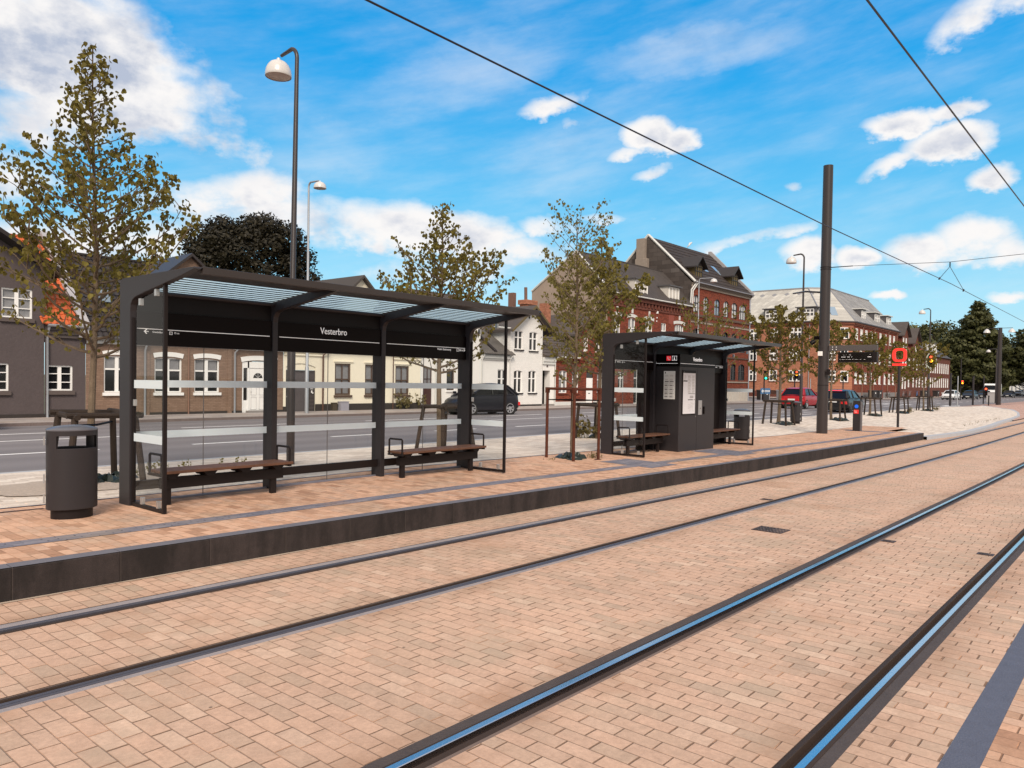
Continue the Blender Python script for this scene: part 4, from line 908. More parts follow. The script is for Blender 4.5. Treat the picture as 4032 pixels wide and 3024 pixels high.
wood_guard(49.3, 13.3, .11, 'black wooden guard right of the slim card reader pillar', 8); tarp(49.3, 13.0, .11, 'crumpled green bag right of the slim card reader pillar', 11, .5)
young_tree(56.4, 13.5, .12, 5.0, 'narrow young tree directly behind the red O sign', 81, wid=1.2, zlow=1.9, nb=28, ls=.13, dens=1.1, tr=.07, zwide=.45)
wood_guard(56.0, 13.3, .12, 'black wooden guard directly behind the red O sign pole', 9); tarp(56.2, 13.1, .12, 'crumpled green bag behind the red O sign pole', 12, .5)
young_tree(64.2, 13.6, .13, 5.4, 'young tree right of the red O sign, last of the row', 91, wid=1.7, zlow=1.8, nb=30, ls=.14, dens=1.0, tr=.07, zwide=.35)
wood_guard(63.8, 13.4, .13, 'black wooden guard at the far end of the tree row', 10); tarp(64.0, 13.2, .13, 'crumpled green bag at the far end of the tree row', 13, .5)
def weeds(name, label, spots, h, n, mat_, seed, cat='weeds', org=None):
    r = random.Random(seed); m = MB()
    for x, y, z in spots:
        for _ in range(n):
            a = r.uniform(0, 6.28); l = h * r.uniform(.4, 1.1); b = Vector((x + r.gauss(0, .07), y + r.gauss(0, .07), z)); d = Vector((math.cos(a) * r.uniform(.1, .6), math.sin(a) * r.uniform(.1, .6), 1)).normalized()
            w = Vector((-math.sin(a), math.cos(a), 0)) * .006; e = b + d * l
            m.poly([b - w, b + w, e + w * .3, e - w * .3])
            for k in range(3): leaf(m, b + d * l * r.uniform(.3, 1), Vector((r.uniform(-1, 1), r.uniform(-1, 1), r.uniform(-.2, .6))), h * .16, r)
    o = m.build(name, mat_, None, org=org or spots[0]); tag(o, label, cat); return o
weed_m = leaf_mat('weed', [(.09, .085, .03), (.16, .13, .05), (.20, .15, .07)], .2)
weeds('weed_clump', 'tall green weeds at the wooden guard left of the kiosk shelter', [(19.15, 13.25, .13), (19.0, 13.4, .13), (19.3, 13.1, .13)], .7, 16, weed_m, 1)
weeds('weed_clump', 'dry weeds seen through the left end screen of the nearest shelter', [(5.7, 12.8, .19), (5.9, 12.9, .19), (6.3, 12.7, .19), (5.4, 12.9, .19), (7.0, 12.6, .18), (7.3, 12.7, .18)], .26, 9, leaft, 2)
weeds('grass_tuft', 'small dry grass tuft at the right foot of the rust guard', [(14.0, 9.5, .18)], .16, 26, weed_m, 3, 'grass tuft')
weeds('grass_tuft', 'tiny grass tuft at the left foot of the rust guard', [(12.85, 9.8, .18)], .09, 20, weed_m, 4, 'grass tuft')
weeds('grass_tuft', 'dry tuft beside the guard behind the O sign', [(57.4, 12.9, .12), (57.7, 13.1, .12)], .4, 18, weed_m, 5, 'grass tuft')
weeds('grass_tuft', 'dry tuft beside the last wooden guard', [(65.6, 12.9, .12), (65.8, 13.1, .12)], .4, 18, weed_m, 6, 'grass tuft')
weeds('weed_clump', 'row of small weeds along the curved pale kerb', [(43 + i * 1.9, 7.25 + .03 * i, .0) for i in range(7)], .15, 5, weed_m, 7)
weeds('weed_clump', 'brown weeds at the plinth of the cream house', [(29.0, 33.0, FW), (29.5, 33.05, FW), (30.5, 33.0, FW)], .9, 22, weed_m, 8)
# sandy bed round the left tree
mb = MB(); r_ = random.Random(12); P_ = []
for k in range(44):
    a_ = 2 * math.pi * k / 44; px_, py_ = 4.35 + 1.45 * math.cos(a_) * (1 + .10 * math.sin(3 * a_)) + r_.uniform(-.05, .05), 12.15 + .95 * math.sin(a_) * (1 + .08 * math.sin(5 * a_)) + r_.uniform(-.04, .04); P_.append((px_, py_, GI(px_, py_) + .012))
for k in range(44): mb.poly([(4.35, 12.15, GI(4.35, 12.15) + .03), P_[k], P_[(k + 1) % 44]])
struct(mb.build('gravel_bed', mk('gravel', (.47, .385, .32), .95, var=.35, vscale=30, bump=.8, bscale=70)))

# ------------------------------------------------------------------ buildings
def pantile(m, x0, x1, y0, z0, y1, z1, px=.21, row=.34, sx=5, amp=.03, tf=None):
    """front slope of a tiled roof from eave (y0,z0) to ridge (y1,z1)"""
    L = math.hypot(y1 - y0, z1 - z0); nr = max(1, int(L / row)); nx = max(2, int((x1 - x0) / px * sx)); dy, dz = (y1 - y0) / L, (z1 - z0) / L; ny_, nz_ = -dz, dy
    for r in range(nr):
        a, b = L * r / nr, L * (r + 1) / nr; rows = []
        for q, lift in ((a, .035), (b, .0)):
            rows.append([m.p(x0 + (x1 - x0) * i / nx, y0 + dy * q + ny_ * (lift + amp * max(-.3, math.sin(2 * math.pi * (x1 - x0) * i / nx / px))), z0 + dz * q + nz_ * (lift + amp * max(-.3, math.sin(2 * math.pi * (x1 - x0) * i / nx / px)))) for i in range(nx + 1)])
        low = [m.p(m.v[k][0], m.v[k][1] - ny_ * .05, m.v[k][2] - nz_ * .05) for k in rows[0]]
        for i in range(nx): m.f.append((rows[0][i], rows[0][i + 1], rows[1][i + 1], rows[1][i])); m.f.append((low[i], low[i + 1], rows[0][i + 1], rows[0][i]))
def roof(t, x0, x1, ye, ze, yr, zr, mat_, tile=True, name='roof', px=.21, row=.34, sx=5, over=.0, back=None):
    m = MB()
    if tile: pantile(m, x0, x1, ye, ze, yr, zr, px, row, sx)
    else:
        m.quad((x0, ye, ze), (x1, ye, ze), (x1, yr, zr), (x0, yr, zr)); m.quad((x0, ye, ze), (x1, ye, ze), (x1, ye, ze - .1), (x0, ye, ze - .1))
    yb = back or (2 * yr - ye)
    m.quad((x0, yr, zr), (x1, yr, zr), (x1, yb, ze), (x0, yb, ze)); m.box(x0, x1, yr - .1, yr + .1, zr - .02, zr + .07)
    return m.build(name, mat_, t)
def win(t, u0, u1, z0, z1, cols=2, rows=(1 / 3, 2 / 3), fm=None, pm=None, tf=None, d=.10, fr=.06, mul=.035, sill=None, lintel=None, silld=.10, arch=0, am=None, mid=0):
    """window: frame and glazing bars, with its panes and sill as pieces"""
    fm = fm or white_p; pm = pm or pane_dark
    m = MB(tf); m.box(u0, u0 + fr, d - .05, d + .02, z0, z1); m.box(u1 - fr, u1, d - .05, d + .02, z0, z1); m.box(u0 + fr, u1 - fr, d - .05, d + .02, z1 - fr, z1); m.box(u0 + fr, u1 - fr, d - .05, d + .02, z0, z0 + fr)
    for c in range(1, cols):
        u = u0 + (u1 - u0) * c / cols; w = mid if mid and c * 2 == cols else mul * 1.6; m.box(u - w / 2, u + w / 2, d - .04, d + .015, z0 + fr, z1 - fr)
    for k, q in enumerate(rows):
        z = z0 + (z1 - z0) * q; h = mul * (1.0 if len(rows) > 1 else 2.0); m.box(u0 + fr, u1 - fr, d - .035, d + .012, z - h / 2, z + h / 2)
    w = m.build('window', fm, t)
    m = MB(tf); m.quad((u0 + .01, d + .03, z0 + .01), (u1 - .01, d + .03, z0 + .01), (u1 - .01, d + .03, z1 - .01), (u0 + .01, d + .03, z1 - .01)); m.build('pane', pm, w)
    if sill:
        m = MB(tf); m.box(u0 - .06, u1 + .06, -.09, d - .05, z0 - silld, z0 - .004); m.build('sill', sill, w)
    return w
def lintel_arch(t, u0, u1, z, h, rise, mat_, tf=None, proud=.03):
    m = MB(tf); n = 10; lo = []; hi = []
    for k in range(n + 1):
        f = k / n; u = u0 + (u1 - u0) * f; a = rise * 4 * f * (1 - f); lo.append((u, z + a)); hi.append((u0 - .05 + (u1 - u0 + .1) * f, z + h + a))
    for k in range(n):
        A = [(lo[k][0], -proud, lo[k][1]), (lo[k + 1][0], -proud, lo[k + 1][1]), (hi[k + 1][0], -proud, hi[k + 1][1]), (hi[k][0], -proud, hi[k][1])]
        m.quad(*A); m.quad((lo[k][0], -proud, lo[k][1]), (lo[k + 1][0], -proud, lo[k + 1][1]), (lo[k + 1][0], .05, lo[k + 1][1]), (lo[k][0], .05, lo[k][1])); m.quad((hi[k][0], -proud, hi[k][1]), (hi[k + 1][0], -proud, hi[k + 1][1]), (hi[k + 1][0], .0, hi[k + 1][1]), (hi[k][0], .0, hi[k][1]))
    return m.build('lintel', mat_, t)
def arch_fill(m, u0, u1, z1, rise, d=.0):
    """wall pieces that turn the square head of an opening into an arch"""
    n = 6; c = (u0 + u1) / 2
    for side in (0, 1):
        P = []
        for k in range(n + 1):
            f = k / n * .5; u = u0 + (u1 - u0) * f; z = z1 - rise + rise * 4 * f * (1 - f); P.append(((u if side == 0 else u0 + u1 - u), d, z))
        m.poly(P + [((u0 if side == 0 else u1), d, z1)]) if False else [m.poly([P[k], P[k + 1], (P[k + 1][0], d, z1), (P[k][0], d, z1)]) for k in range(n)]
def TF(y=FY): return lambda u, d, z: (u, y + d, z)
def pipe(t, x, y, z0, z1, mat_, r=.045, hook=.25, name='downpipe', dx=0):
    m = MB(); m.tube([(x + dx, y - .28, z1 + .15), (x + dx, y - .26, z1), (x, y - .08, z1 - .25), (x, y - .08, z0)], r, 7); return m.build(name, mat_, t, smooth=True)
def gutter(t, x0, x1, y, z, mat_):
    m = MB(); m.tube([(x0, y, z), (x1, y, z)], .06, 8); return m.build('gutter', mat_, t, smooth=True)
def hbox(t, name, mat_, *bs, tf=None):
    m = MB(tf)
    for b in bs: m.box(*b)
    return m.build(name, mat_, t)
plaster_grey = mk('grey_plaster', (.095, .077, .078), .9, 0, .25, var=.12, vscale=1.2, bump=.9, bscale=9)
plaster_cream = mk('cream_plaster', (.85, .79, .64), .9, 0, .25, var=.06, vscale=.8, bump=.3, bscale=12)
plaster_white = mk('white_plaster', (.80, .78, .75), .9, 0, .25, var=.07, vscale=1, bump=.4, bscale=12)
plaster_beige = mk('beige_plaster', (.33, .26, .215), .95, 0, .2, var=.14, vscale=.6, bump=.4, bscale=6)
brick_brown = brick_mat('painted_brown_brick', [(0, (.215, .14, .10)), (.5, (.245, .16, .115)), (1, (.27, .18, .13))], (.20, .13, .095), .24, .075, .008, 'wall', bump=.8, stain=.08)
brick_white = brick_mat('painted_white_brick', [(0, (.78, .77, .74)), (1, (.84, .82, .79))], (.68, .665, .64), .24, .075, .008, 'wall', bump=.8, stain=.08)
brick_red = brick_mat('red_brick', [(0, (.13, .028, .016)), (.5, (.21, .042, .021)), (1, (.28, .065, .032))], (.11, .04, .025), .24, .075, .010, 'wall', bump=.6, stain=.16)
brick_red2 = brick_mat('orange_brick', [(0, (.30, .115, .065)), (.5, (.40, .155, .09)), (1, (.48, .20, .12))], (.26, .14, .10), .24, .075, .010, 'wall', bump=.6, stain=.16)
brick_dark = brick_mat('dark_red_brick', [(0, (.10, .032, .022)), (.5, (.15, .045, .03)), (1, (.19, .06, .04))], (.09, .045, .035), .24, .075, .010, 'wall', bump=.6, stain=.16)
tile_orange = mk('orange_tile', (.52, .115, .035), .6, 0, .4, var=.12, vscale=4)
tile_black = mk('black_tile', (.026, .020, .020), .45, 0, .5, var=.2, vscale=3)
tile_red = mk('old_red_tile', (.22, .05, .03), .7, 0, .3, var=.2, vscale=2)
tile_grey = mk('grey_tile', (.085, .072, .068), .8, 0, .3, var=.25, vscale=2, bump=.4, bscale=20)
slate_wall = slab_mat('slate_sheets', [(0, (.05, .04, .036)), (.4, (.07, .057, .052)), (.8, (.085, .070, .064)), (1, (.11, .095, .088))], .95, .42, (.03, .025, .022), 'wall', .012)
eternit = slab_mat('fibre_slates', [(0, (.40, .385, .36)), (.5, (.47, .455, .42)), (1, (.54, .52, .48))], .6, .6, (.33, .31, .29), 'wall', .02, bump=.2)
eternit_g = slab_mat('fibre_slates_grey', [(0, (.22, .215, .215)), (.5, (.27, .265, .26)), (1, (.32, .31, .31))], .6, .6, (.17, .165, .165), 'wall', .02, bump=.2)
zinc = mk('zinc', (.30, .30, .32), .5, .4, .5, var=.1); zinc_dark = mk('dark_zinc', (.10, .095, .10), .55, .3, .5, var=.1)
brown_wood = mk('brown_wood', (.085, .05, .035), .6, 0, .4); dark_eave = mk('dark_eave', (.02, .014, .013), .8)
plinth_m = mk('dark_plinth', (.035, .028, .026), .9, var=.2); olive_wood = mk('olive_wood', (.12, .09, .035), .7, var=.15)
t_ = TF()
def house_grey():
    t = thing('gable_house', 'dark grey rendered gable house with white windows, leftmost in the street', 'house', (7, FY, FW), 'houses across the road')
    X0, X1, AX, AZ, EZ = 3.0, 10.77, 6.9, 8.35, 5.95
    holes = [(9.32, 10.36, 3.98, 5.10), (8.45, 9.57, 1.2, 2.24), (7.4, 8.3, 3.98, 5.1), (5.2, 6.4, 1.2, 2.24)]
    m = MB(t_); m.wall(X0, X1, FW, EZ, holes); m.poly([(X0, 0, EZ), (X1, 0, EZ), (AX, 0, AZ)]); m.quad((X1, 0, FW), (X1, 9, FW), (X1, 9, EZ), (X1, 0, EZ)); m.build('wall', plaster_grey, t)
    hbox(t, 'plinth', plinth_m, (X0, X1 + .02, -.03, 0.02, FW, .30), tf=t_)
    for h in holes: win(t, *h, 2, sill=mk('grey_sill', (.10, .078, .072), .8), silld=.16, mid=.13, pm=pane_curt if h[2] > 3 else pane_dark, tf=t_)
    m = MB(); sl = (AZ - EZ) / (X1 - AX); ov = .55
    for sgn in (1, -1):
        xe = AX + sgn * (X1 - AX + ov); ze = AZ - sl * (X1 - AX + ov) + .22
        m.prism([(AX, AZ + .22), (xe, ze), (xe, ze - .16), (AX, AZ + .04)], FY - .75, FY + 9, 'y')
    m.build('roof', dark_eave, t)
    # grey lower wing under the orange roof
    w = thing('small_house', 'narrow dark grey house under a bright orange tiled roof', 'house', (11.5, FY, FW), 'houses across the road')
    m = MB(t_); m.wall(10.79, 12.27, FW, 3.72, [(10.87, 11.80, 1.21, 2.21)]); m.build('wall', plaster_grey, w)
    hbox(w, 'cornice', mk('grey_cornice', (.085, .068, .065), .8), (10.79, 12.27, -.10, .02, 3.30, 3.44), (10.79, 12.27, -.16, .02, 3.44, 3.58), (10.79, 12.27, -.22, .02, 3.58, 3.76), tf=t_)
    win(w, 10.87, 11.80, 1.21, 2.21, 2, sill=MATS['grey_sill'], silld=.16, mid=.13, tf=t_); pipe(w, 10.86, FY, FW, 3.66, galv)
    gutter(w, 10.8, 12.3, FY - .32, 3.76, zinc)
    roof(w, 10.6, 12.0, FY - .3, 3.80, FY + 4.3, 7.75, tile_orange, row=.33, px=.22, sx=7)
    hbox(w, 'plinth', plinth_m, (10.79, 12.27, -.03, .02, FW, .3), tf=t_)
    m = MB(); m.prism([(FY - .3, 3.35), (FY - .3, 3.95), (FY + 4.2, 8.12), (FY + 4.7, 8.12), (FY + 8.5, 3.4)], 11.98, 12.32, 'x'); m.build('fire_wall', mk('grey_render', (.40, .39, .41), .85, var=.15, vscale=2), w)
house_grey()
def house_brown():
    t = thing('brick_house', 'brown painted brick house with arched white lintels and black tiled roof', 'house', (16.8, FY, FW), 'houses across the road')
    x0, x1 = 12.28, 21.42
    holes = [(12.98, 14.05, 1.13, 2.66), (15.06, 16.27, 1.13, 2.66), (16.85, 18.05, 1.13, 2.66), (19.2, 21.0, FW, 2.62)]
    m = MB(t_); m.wall(x0, x1, FW, 3.38, holes)
    for h in holes[:3]: arch_fill(m, h[0], h[1], h[3], .07)
    m.build('wall', brick_brown, t)
    for h in holes[:3]:
        win(t, *h, 2, rows=(.64,), pm=pane_dark, tf=t_, mid=.14, sill=white_p, silld=.13); lintel_arch(t, h[0] - .03, h[1] + .03, h[3] - .02, .20, .07, white_p, t_)
        q = MB(t_)
        for a, b in ((h[0] + .09, (h[0] + h[1]) / 2 - .08), ((h[0] + h[1]) / 2 + .08, h[1] - .09)): q.quad((a, .122, 2.15), (b, .122, 2.15), (b, .122, 2.58), (a, .122, 2.58))
        q.build('curtain', pane_curt, t)
    lintel_arch(t, 19.15, 21.05, 2.58, .22, .1, white_p, t_)
    hbox(t, 'plinth', plinth_m, (x0, 19.2, -.02, .02, FW, .27), (21.0, x1, -.02, .02, FW, .27), tf=t_)
    # portal: side lights and door
    hbox(t, 'door_surround', white_p, (19.2, 19.28, .02, .1, FW, 2.6), (19.5, 19.58, .02, .1, FW, 2.6), (20.55, 20.63, .02, .1, FW, 2.6), (20.92, 21.0, .02, .1, FW, 2.6), (19.28, 20.92, .02, .1, 2.3, 2.6), (19.28, 19.5, .04, .1, FW, .75), (20.63, 20.92, .04, .1, FW, .75), tf=t_)
    hbox(t, 'side_light', pane_dark, (19.28, 19.5, .09, .12, .75, 2.3), (20.63, 20.92, .09, .12, .75, 2.3), tf=t_)
    d = hbox(t, 'door', white_p, (19.58, 20.55, .05, .11, FW + .05, 2.3), tf=t_)
    m = MB(t_); P = [(20.06 + .25 * math.cos(a * math.pi / 8), .045, 1.82 + .25 * math.sin(a * math.pi / 8)) for a in range(9)]; m.poly(P); m.build('fanlight', pane_dark, d)
    m = MB(t_)
    for a in (2, 4, 6): m.poly([(20.05, .04, 1.82), (20.07, .04, 1.82), (20.07 + .25 * math.cos(a * math.pi / 8), .04, 1.82 + .25 * math.sin(a * math.pi / 8)), (20.05 + .25 * math.cos(a * math.pi / 8), .04, 1.82 + .25 * math.sin(a * math.pi / 8))])
    for z0, z1 in ((.3, .9), (1.0, 1.65)): 
        for xx in (19.68, 20.12): m.box(xx, xx + .3, .035, .05, z0, z0 + .02); m.box(xx, xx + .3, .035, .05, z1, z1 + .02); m.box(xx, xx + .02, .035, .05, z0, z1); m.box(xx + .28, xx + .3, .035, .05, z0, z1)
    m.box(19.66, 19.69, .0, .05, 1.15, 1.25)
    m.build('door_moulding', mk('door_trim', (.60, .58, .57), .5), d)
    hbox(t, 'step', mk('stone_step', (.25, .23, .22), .8), (19.4, 20.8, -.25, 0, FW, FW + .1), tf=t_)
    bs = []
    for a, b in ((x0 + .02, 14.6), (18.75, x1 - .01)):
        bs += [(a, b, -.12, .0, 3.14, 3.24), (a, b, -.18, .0, 3.30, 3.40), (a, b, -.05, 0, 3.24, 3.30)]; x = a
    hbox(t, 'cornice', white_d, *bs, tf=t_)
    m = MB(t_); x = x0 + .03
    while x < x1 - .1:
        if x < 14.5 or x > 18.75: m.box(x, x + .05, -.10, -.05, 3.245, 3.295)
        x += .1
    m.build('dentils', white_d, t)
    hbox(t, 'pilaster', brick_brown, (14.62, 14.84, -.04, 0.01, FW, 3.9), (18.45, 18.66, -.04, 0.01, FW, 3.9), tf=t_)
    # central front gable above the eave
    m = MB(t_); m.poly([(14.7, 0, 3.38), (18.6, 0, 3.38), (18.6, 0, 5.6), (16.65, 0, 7.2), (14.7, 0, 5.6)]); m.build('front_gable', brick_brown, t)
    m = MB(); m.prism([(14.4, 5.48), (16.6, 7.36), (18.85, 5.48), (18.85, 5.36), (16.6, 7.22), (14.4, 5.36)], FY - .25, FY + 4, 'y'); m.build('gable_roof', tile_black, t); mk('brown_eave', (.06, .05, .045), .8)
    pipe(t, 14.62, FY, FW, 3.2, galv); pipe(t, 18.78, FY, FW, 3.25, galv, dx=.15); m = MB(); m.tube([(16.57, FY - .04, FW), (16.57, FY - .04, 3.6)], .03, 6); m.build('thin_pipe', mk('copper_pipe', (.24, .13, .09), .6), t)
    roof(t, 12.32, x1, FY - .3, 3.42, FY + 4.2, 7.3, tile_black, row=.33, px=.22, sx=5); gutter(t, 12.32, 14.6, FY - .32, 3.38, zinc_dark); gutter(t, 18.7, x1, FY - .32, 3.38, zinc_dark)
    k = MB(); k.prism([(13.3, 5.0), (13.3, 5.5), (13.75, 5.5), (13.75, 5.0)], FY + 1.3, FY + 1.45, 'y'); k.build('roof_window', pane_sky, t)
house_brown()
def house_cream():
    t = thing('rendered_house', 'cream rendered house with brown windows and a dark arched gateway', 'house', (26, FY, FW), 'houses across the road')
    x0, x1 = 21.43, 30.68; holes = [(21.58, 23.33, FW, 2.6), (24.54, 25.58, .98, 2.66), (26.55, 27.6, .98, 2.66), (28.73, 29.77, .98, 2.64)]
    m = MB(t_); m.wall(x0, x1, FW, 3.42, holes); arch_fill(m, 21.58, 23.33, 2.6, .18)
    m.poly([(23.74, 0, 3.42), (28.5, 0, 3.42), (28.5, 0, 5.2), (26.2, 0, 7.35), (23.74, 0, 5.2)]); m.build('wall', plaster_cream, t)
    hbox(t, 'plinth', plinth_m, (23.33, x1, -.03, .02, FW, .52), (x0, 21.58, -.03, .02, FW, .42), tf=t_)
    for h in holes[1:]:
        win(t, *h, 2, rows=(.5,), fm=brown_wood, pm=pane_curt, tf=t_, fr=.09, sill=brown_wood, silld=.12); hbox(t, 'label_mould', plaster_cream, (h[0] - .08, h[1] + .16, -.06, .0, h[3] + .08, h[3] + .14), tf=t_)
    hbox(t, 'gate_infill', plaster_cream, (21.58, 23.33, .05, .09, 2.26, 2.6), tf=t_)
    g = hbox(t, 'gate', mk('dark_gate', (.04, .032, .032), .6, var=.2), (21.6, 21.85, .03, .09, FW, 2.25), (22.95, 23.31, .03, .09, FW, 2.25), (21.85, 22.95, .03, .09, 2.17, 2.25), tf=t_)
    hbox(g, 'gate_panel', mk('gate_grey', (.085, .072, .075), .5, var=.2, vscale=2), (21.85, 22.95, .06, .1, FW, 2.17), tf=t_)
    hbox(g, 'gate_relief', mk('gate_relief', (.065, .052, .05), .5), *[(22.99, 23.27, .02, .035, z, z + .14) for z in (.25, .45, .65, .85)], (22.99, 23.27, .02, .035, 1.5, 2.1), tf=t_)
    q = hbox(g, 'stickers', white_p, (23.08, 23.16, .015, .02, 1.10, 1.22), (23.15, 23.22, .015, .02, 1.06, 1.13), (21.65, 21.74, .02, .03, .88, .94), (23.03, 23.2, .015, .02, 1.29, 1.32), tf=t_)
    hbox(t, 'cornice', plaster_cream, (x0, 23.7, -.08, 0, 3.0, 3.08), (x0, 23.7, -.16, 0, 3.2, 3.38), (28.55, x1, -.08, 0, 3.0, 3.08), (28.55, x1, -.16, 0, 3.2, 3.38), tf=t_)
    pipe(t, 23.74, FY, FW, 3.3, mk('brown_pipe', (.10, .045, .03), .6), dx=.2); pipe(t, 28.5, FY, FW, 3.6, MATS['brown_pipe'], .03)
    m = MB(); m.prism([(23.5, 5.05), (26.2, 7.5), (28.8, 5.05), (28.8, 4.9), (26.2, 7.35), (23.5, 4.9)], FY - .3, FY + 5, 'y'); m.build('gable_roof', MATS['brown_eave'], t)
    roof(t, x0, x1, FY - .3, 3.44, FY + 3.8, 6.8, tile_grey, sx=4)
    c = hbox(None, 'utility_cabinet', mk('cabinet_grey', (.32, .31, .36), .6, var=.05), (24.72, 25.24, -.32, -.05, FW, .62), (24.70, 25.26, -.34, -.04, .62, .65), tf=t_); tag(c, 'pale grey utility cabinet against the cream house plinth', 'cabinet')
    c = hbox(None, 'planter_box', mk('planter', (.06, .045, .03), .8), (24.3, 24.58, -.2, -.05, FW, .56), (24.26, 24.62, -.22, -.04, .55, .59), tf=t_); tag(c, 'small dark wooden box left of the grey utility cabinet', 'box')
house_cream()
def house_white2():
    t = thing('rendered_house', 'plain white two storey house behind the dark hatchback', 'house', (33.2, FY, FW), 'houses across the road')
    x0, x1 = 30.7, 35.82; holes = [(30.92, 31.6, FW, 2.62), (32.83, 33.5, 1.25, 2.55), (34.52, 35.16, 1.25, 2.56), (34.2, 34.87, 4.08, 4.88), (32.4, 33.1, 4.08, 4.88)]
    m = MB(t_); m.wall(x0, x1, FW, 5.75, holes); m.quad((x1, 0, 3), (x1, 7, 3), (x1, 7, 5.75), (x1, 0, 5.75)); m.build('wall', plaster_white, t)
    for h in holes[1:]: win(t, *h, 1, rows=(), fm=brown_wood, tf=t_, fr=.05, sill=white_p)
    d = hbox(t, 'door', mk('oxblood_door', (.055, .018, .016), .5), (30.93, 31.59, .04, .09, FW, 1.5), (30.93, 30.99, .04, .09, 1.5, 2.6), (31.53, 31.59, .04, .09, 1.5, 2.6), (31.23, 31.28, .04, .09, 1.5, 2.6), (30.99, 31.53, .04, .09, 1.9, 1.94), tf=t_)
    hbox(d, 'door_panes', pane_curt, (30.99, 31.53, .07, .1, 1.5, 2.6), tf=t_); hbox(t, 'house_number', mk('plate', (.12, .09, .09), .5), (32.48, 32.62, -.02, 0, 2.42, 2.56), tf=t_)
    m = MB()
    for x, ma in ((31.85, 0), (32.02, 0), (32.24, 0)): m.tube([(x, FY - .06, FW), (x, FY - .06, 5.7)], .045, 6)
    m.build('downpipes', white_d, t); roof(t, x0, x1, FY - .3, 5.75, FY + 2.2, 7.4, tile_grey, sx=4)
    hbox(t, 'plinth', plinth_m, (x0, 30.9, -.02, .02, FW, .3), (31.6, x1, -.02, .02, FW, .3), tf=t_)
    # low white link
    t = thing('rendered_house', 'low white link house with a corrugated grey roof', 'house', (37.3, FY, FW), 'houses across the road')
    m = MB(t_); m.wall(35.83, 38.75, FW, 3.5, [(37.55, 38.5, 1.0, 2.63)]); m.build('wall', plaster_white, t); win(t, 37.55, 38.5, 1.0, 2.63, 2, rows=(.62,), tf=t_, mid=.13, sill=plinth_m)
    hbox(t, 'cornice', white_d, (35.9, 38.7, -.1, 0, 3.25, 3.35), (35.9, 38.7, -.18, 0, 3.35, 3.55), tf=t_)
    m = MB(); pantile(m, 35.75, 38.95, FY - .35, 3.6, FY + 4, 6.6, .14, 4.0, 5, .02); m.build('roof', mk('corrugated', (.10, .088, .08), .7, var=.3, vscale=3), t)
    m = MB(); m.prism([(FY - .2, 3.62), (FY - .2, 3.85), (FY + 3.9, 6.75), (FY + 4, 6.5)], 37.0, 37.25, 'x'); m.build('roof_ridge_wall', dark_eave, t)
    pipe(t, 35.95, FY, FW, 3.5, white_d); pipe(t, 38.68, FY, FW, 3.5, white_d)
    hbox(t, 'plinth', plinth_m, (35.83, 38.75, -.02, .02, FW, .3), tf=t_)
    # white brick gable house
    t = thing('gable_house', 'white painted brick gable house with four white cross windows', 'house', (40.5, FY, FW), 'houses across the road')
    x0, x1, ax, az, ez = 38.78, 42.28, 40.95, 7.0, 5.42
    H = [(39.22, 40.10, 4.03, 5.31), (40.80, 41.70, 4.0, 5.31), (39.2, 40.08, 1.08, 2.61), (40.76, 41.62, 1.08, 2.62)]
    m = MB(t_); m.wall(x0, x1, FW, 5.35, H); m.poly([(x0, 0, 5.35), (x1, 0, 5.35), (x1, 0, 5.75), (ax, 0, 6.85), (x0, 0, 5.45)])
    for h in H: arch_fill(m, h[0], h[1], h[3], .09)
    m.quad((x0, 0, 3.4), (x0, 7, 3.4), (x0, 7, 5.35), (x0, 0, 5.35)); m.build('wall', brick_white, t)
    for h in H: win(t, *h, 2, rows=(.64,), tf=t_, mid=.12, sill=mk('dark_sill', (.02, .016, .016), .7), silld=.09)
    m = MB(); m.prism([(38.5, 5.32), (ax, 7.12), (43.3, 5.30), (43.3, 5.14), (ax, 6.95), (38.5, 5.17)], FY - .45, FY + 7, 'y'); m.build('roof', tile_grey, t)
    m = MB(); m.prism([(38.45, 5.28), (ax, 7.1), (43.35, 5.26), (43.35, 5.10), (ax, 6.92), (38.45, 5.13)], FY - .50, FY - .452, 'y'); m.build('barge_board', olive_wood, t)
    m = MB(); m.lathe([(0, 0), (.09, 0)], 0, 0, 12); m.v = [(ax - .2 + a, FY - .004, 6.3 + b * 1.4) for a, b, c in m.v]; m.build('round_vent', dark_eave, t)
    hbox(t, 'plinth', plinth_m, (x0, x1, -.02, .02, FW, .28), tf=t_); gutter(t, 37.0, 38.8, FY - .1, 5.4, white_d)
    m = MB(); m.box(44.1, 45.2, FY + 3.0, FY + 3.7, 6.4, 7.65); m.box(44.0, 45.3, FY + 2.9, FY + 3.8, 7.65, 8.0); c = m.build('chimney', brick_red2, t, bevel=.02)
    m = MB(); m.tube([(44.35, FY + 3.3, 8.0), (44.32, FY + 3.3, 8.95)], .12, 10); m.box(44.05, 44.4, FY + 4.3, FY + 4.8, 6.3, 8.6); m.build('chimney_pot', mk('pot', (.17, .09, .07), .8), c)
    # entrance passage
    t = thing('rendered_house', 'narrow white passage house with an open dark doorway, number plate above', 'house', (43, FY, FW), 'houses across the road')
    m = MB(t_); m.wall(42.3, 43.72, FW, 3.55, [(42.33, 43.2, FW, 2.66)], dep=.5); m.build('wall', plaster_white, t); hbox(t, 'cornice', white_d, (42.3, 43.72, -.1, 0, 3.1, 3.3), (42.3, 43.72, -.16, 0, 3.3, 3.6), tf=t_)
    hbox(t, 'doorway', header_black, (42.33, 43.2, .5, .55, FW, 2.66), tf=t_); hbox(t, 'house_number', MATS['plate'], (42.78, 42.95, -.02, 0, 2.9, 3.05), tf=t_); hbox(t, 'step', MATS['stone_step'], (42.25, 43.4, -.3, 0, FW, FW + .12), tf=t_)  # black sheet stands for the shade inside the open passage
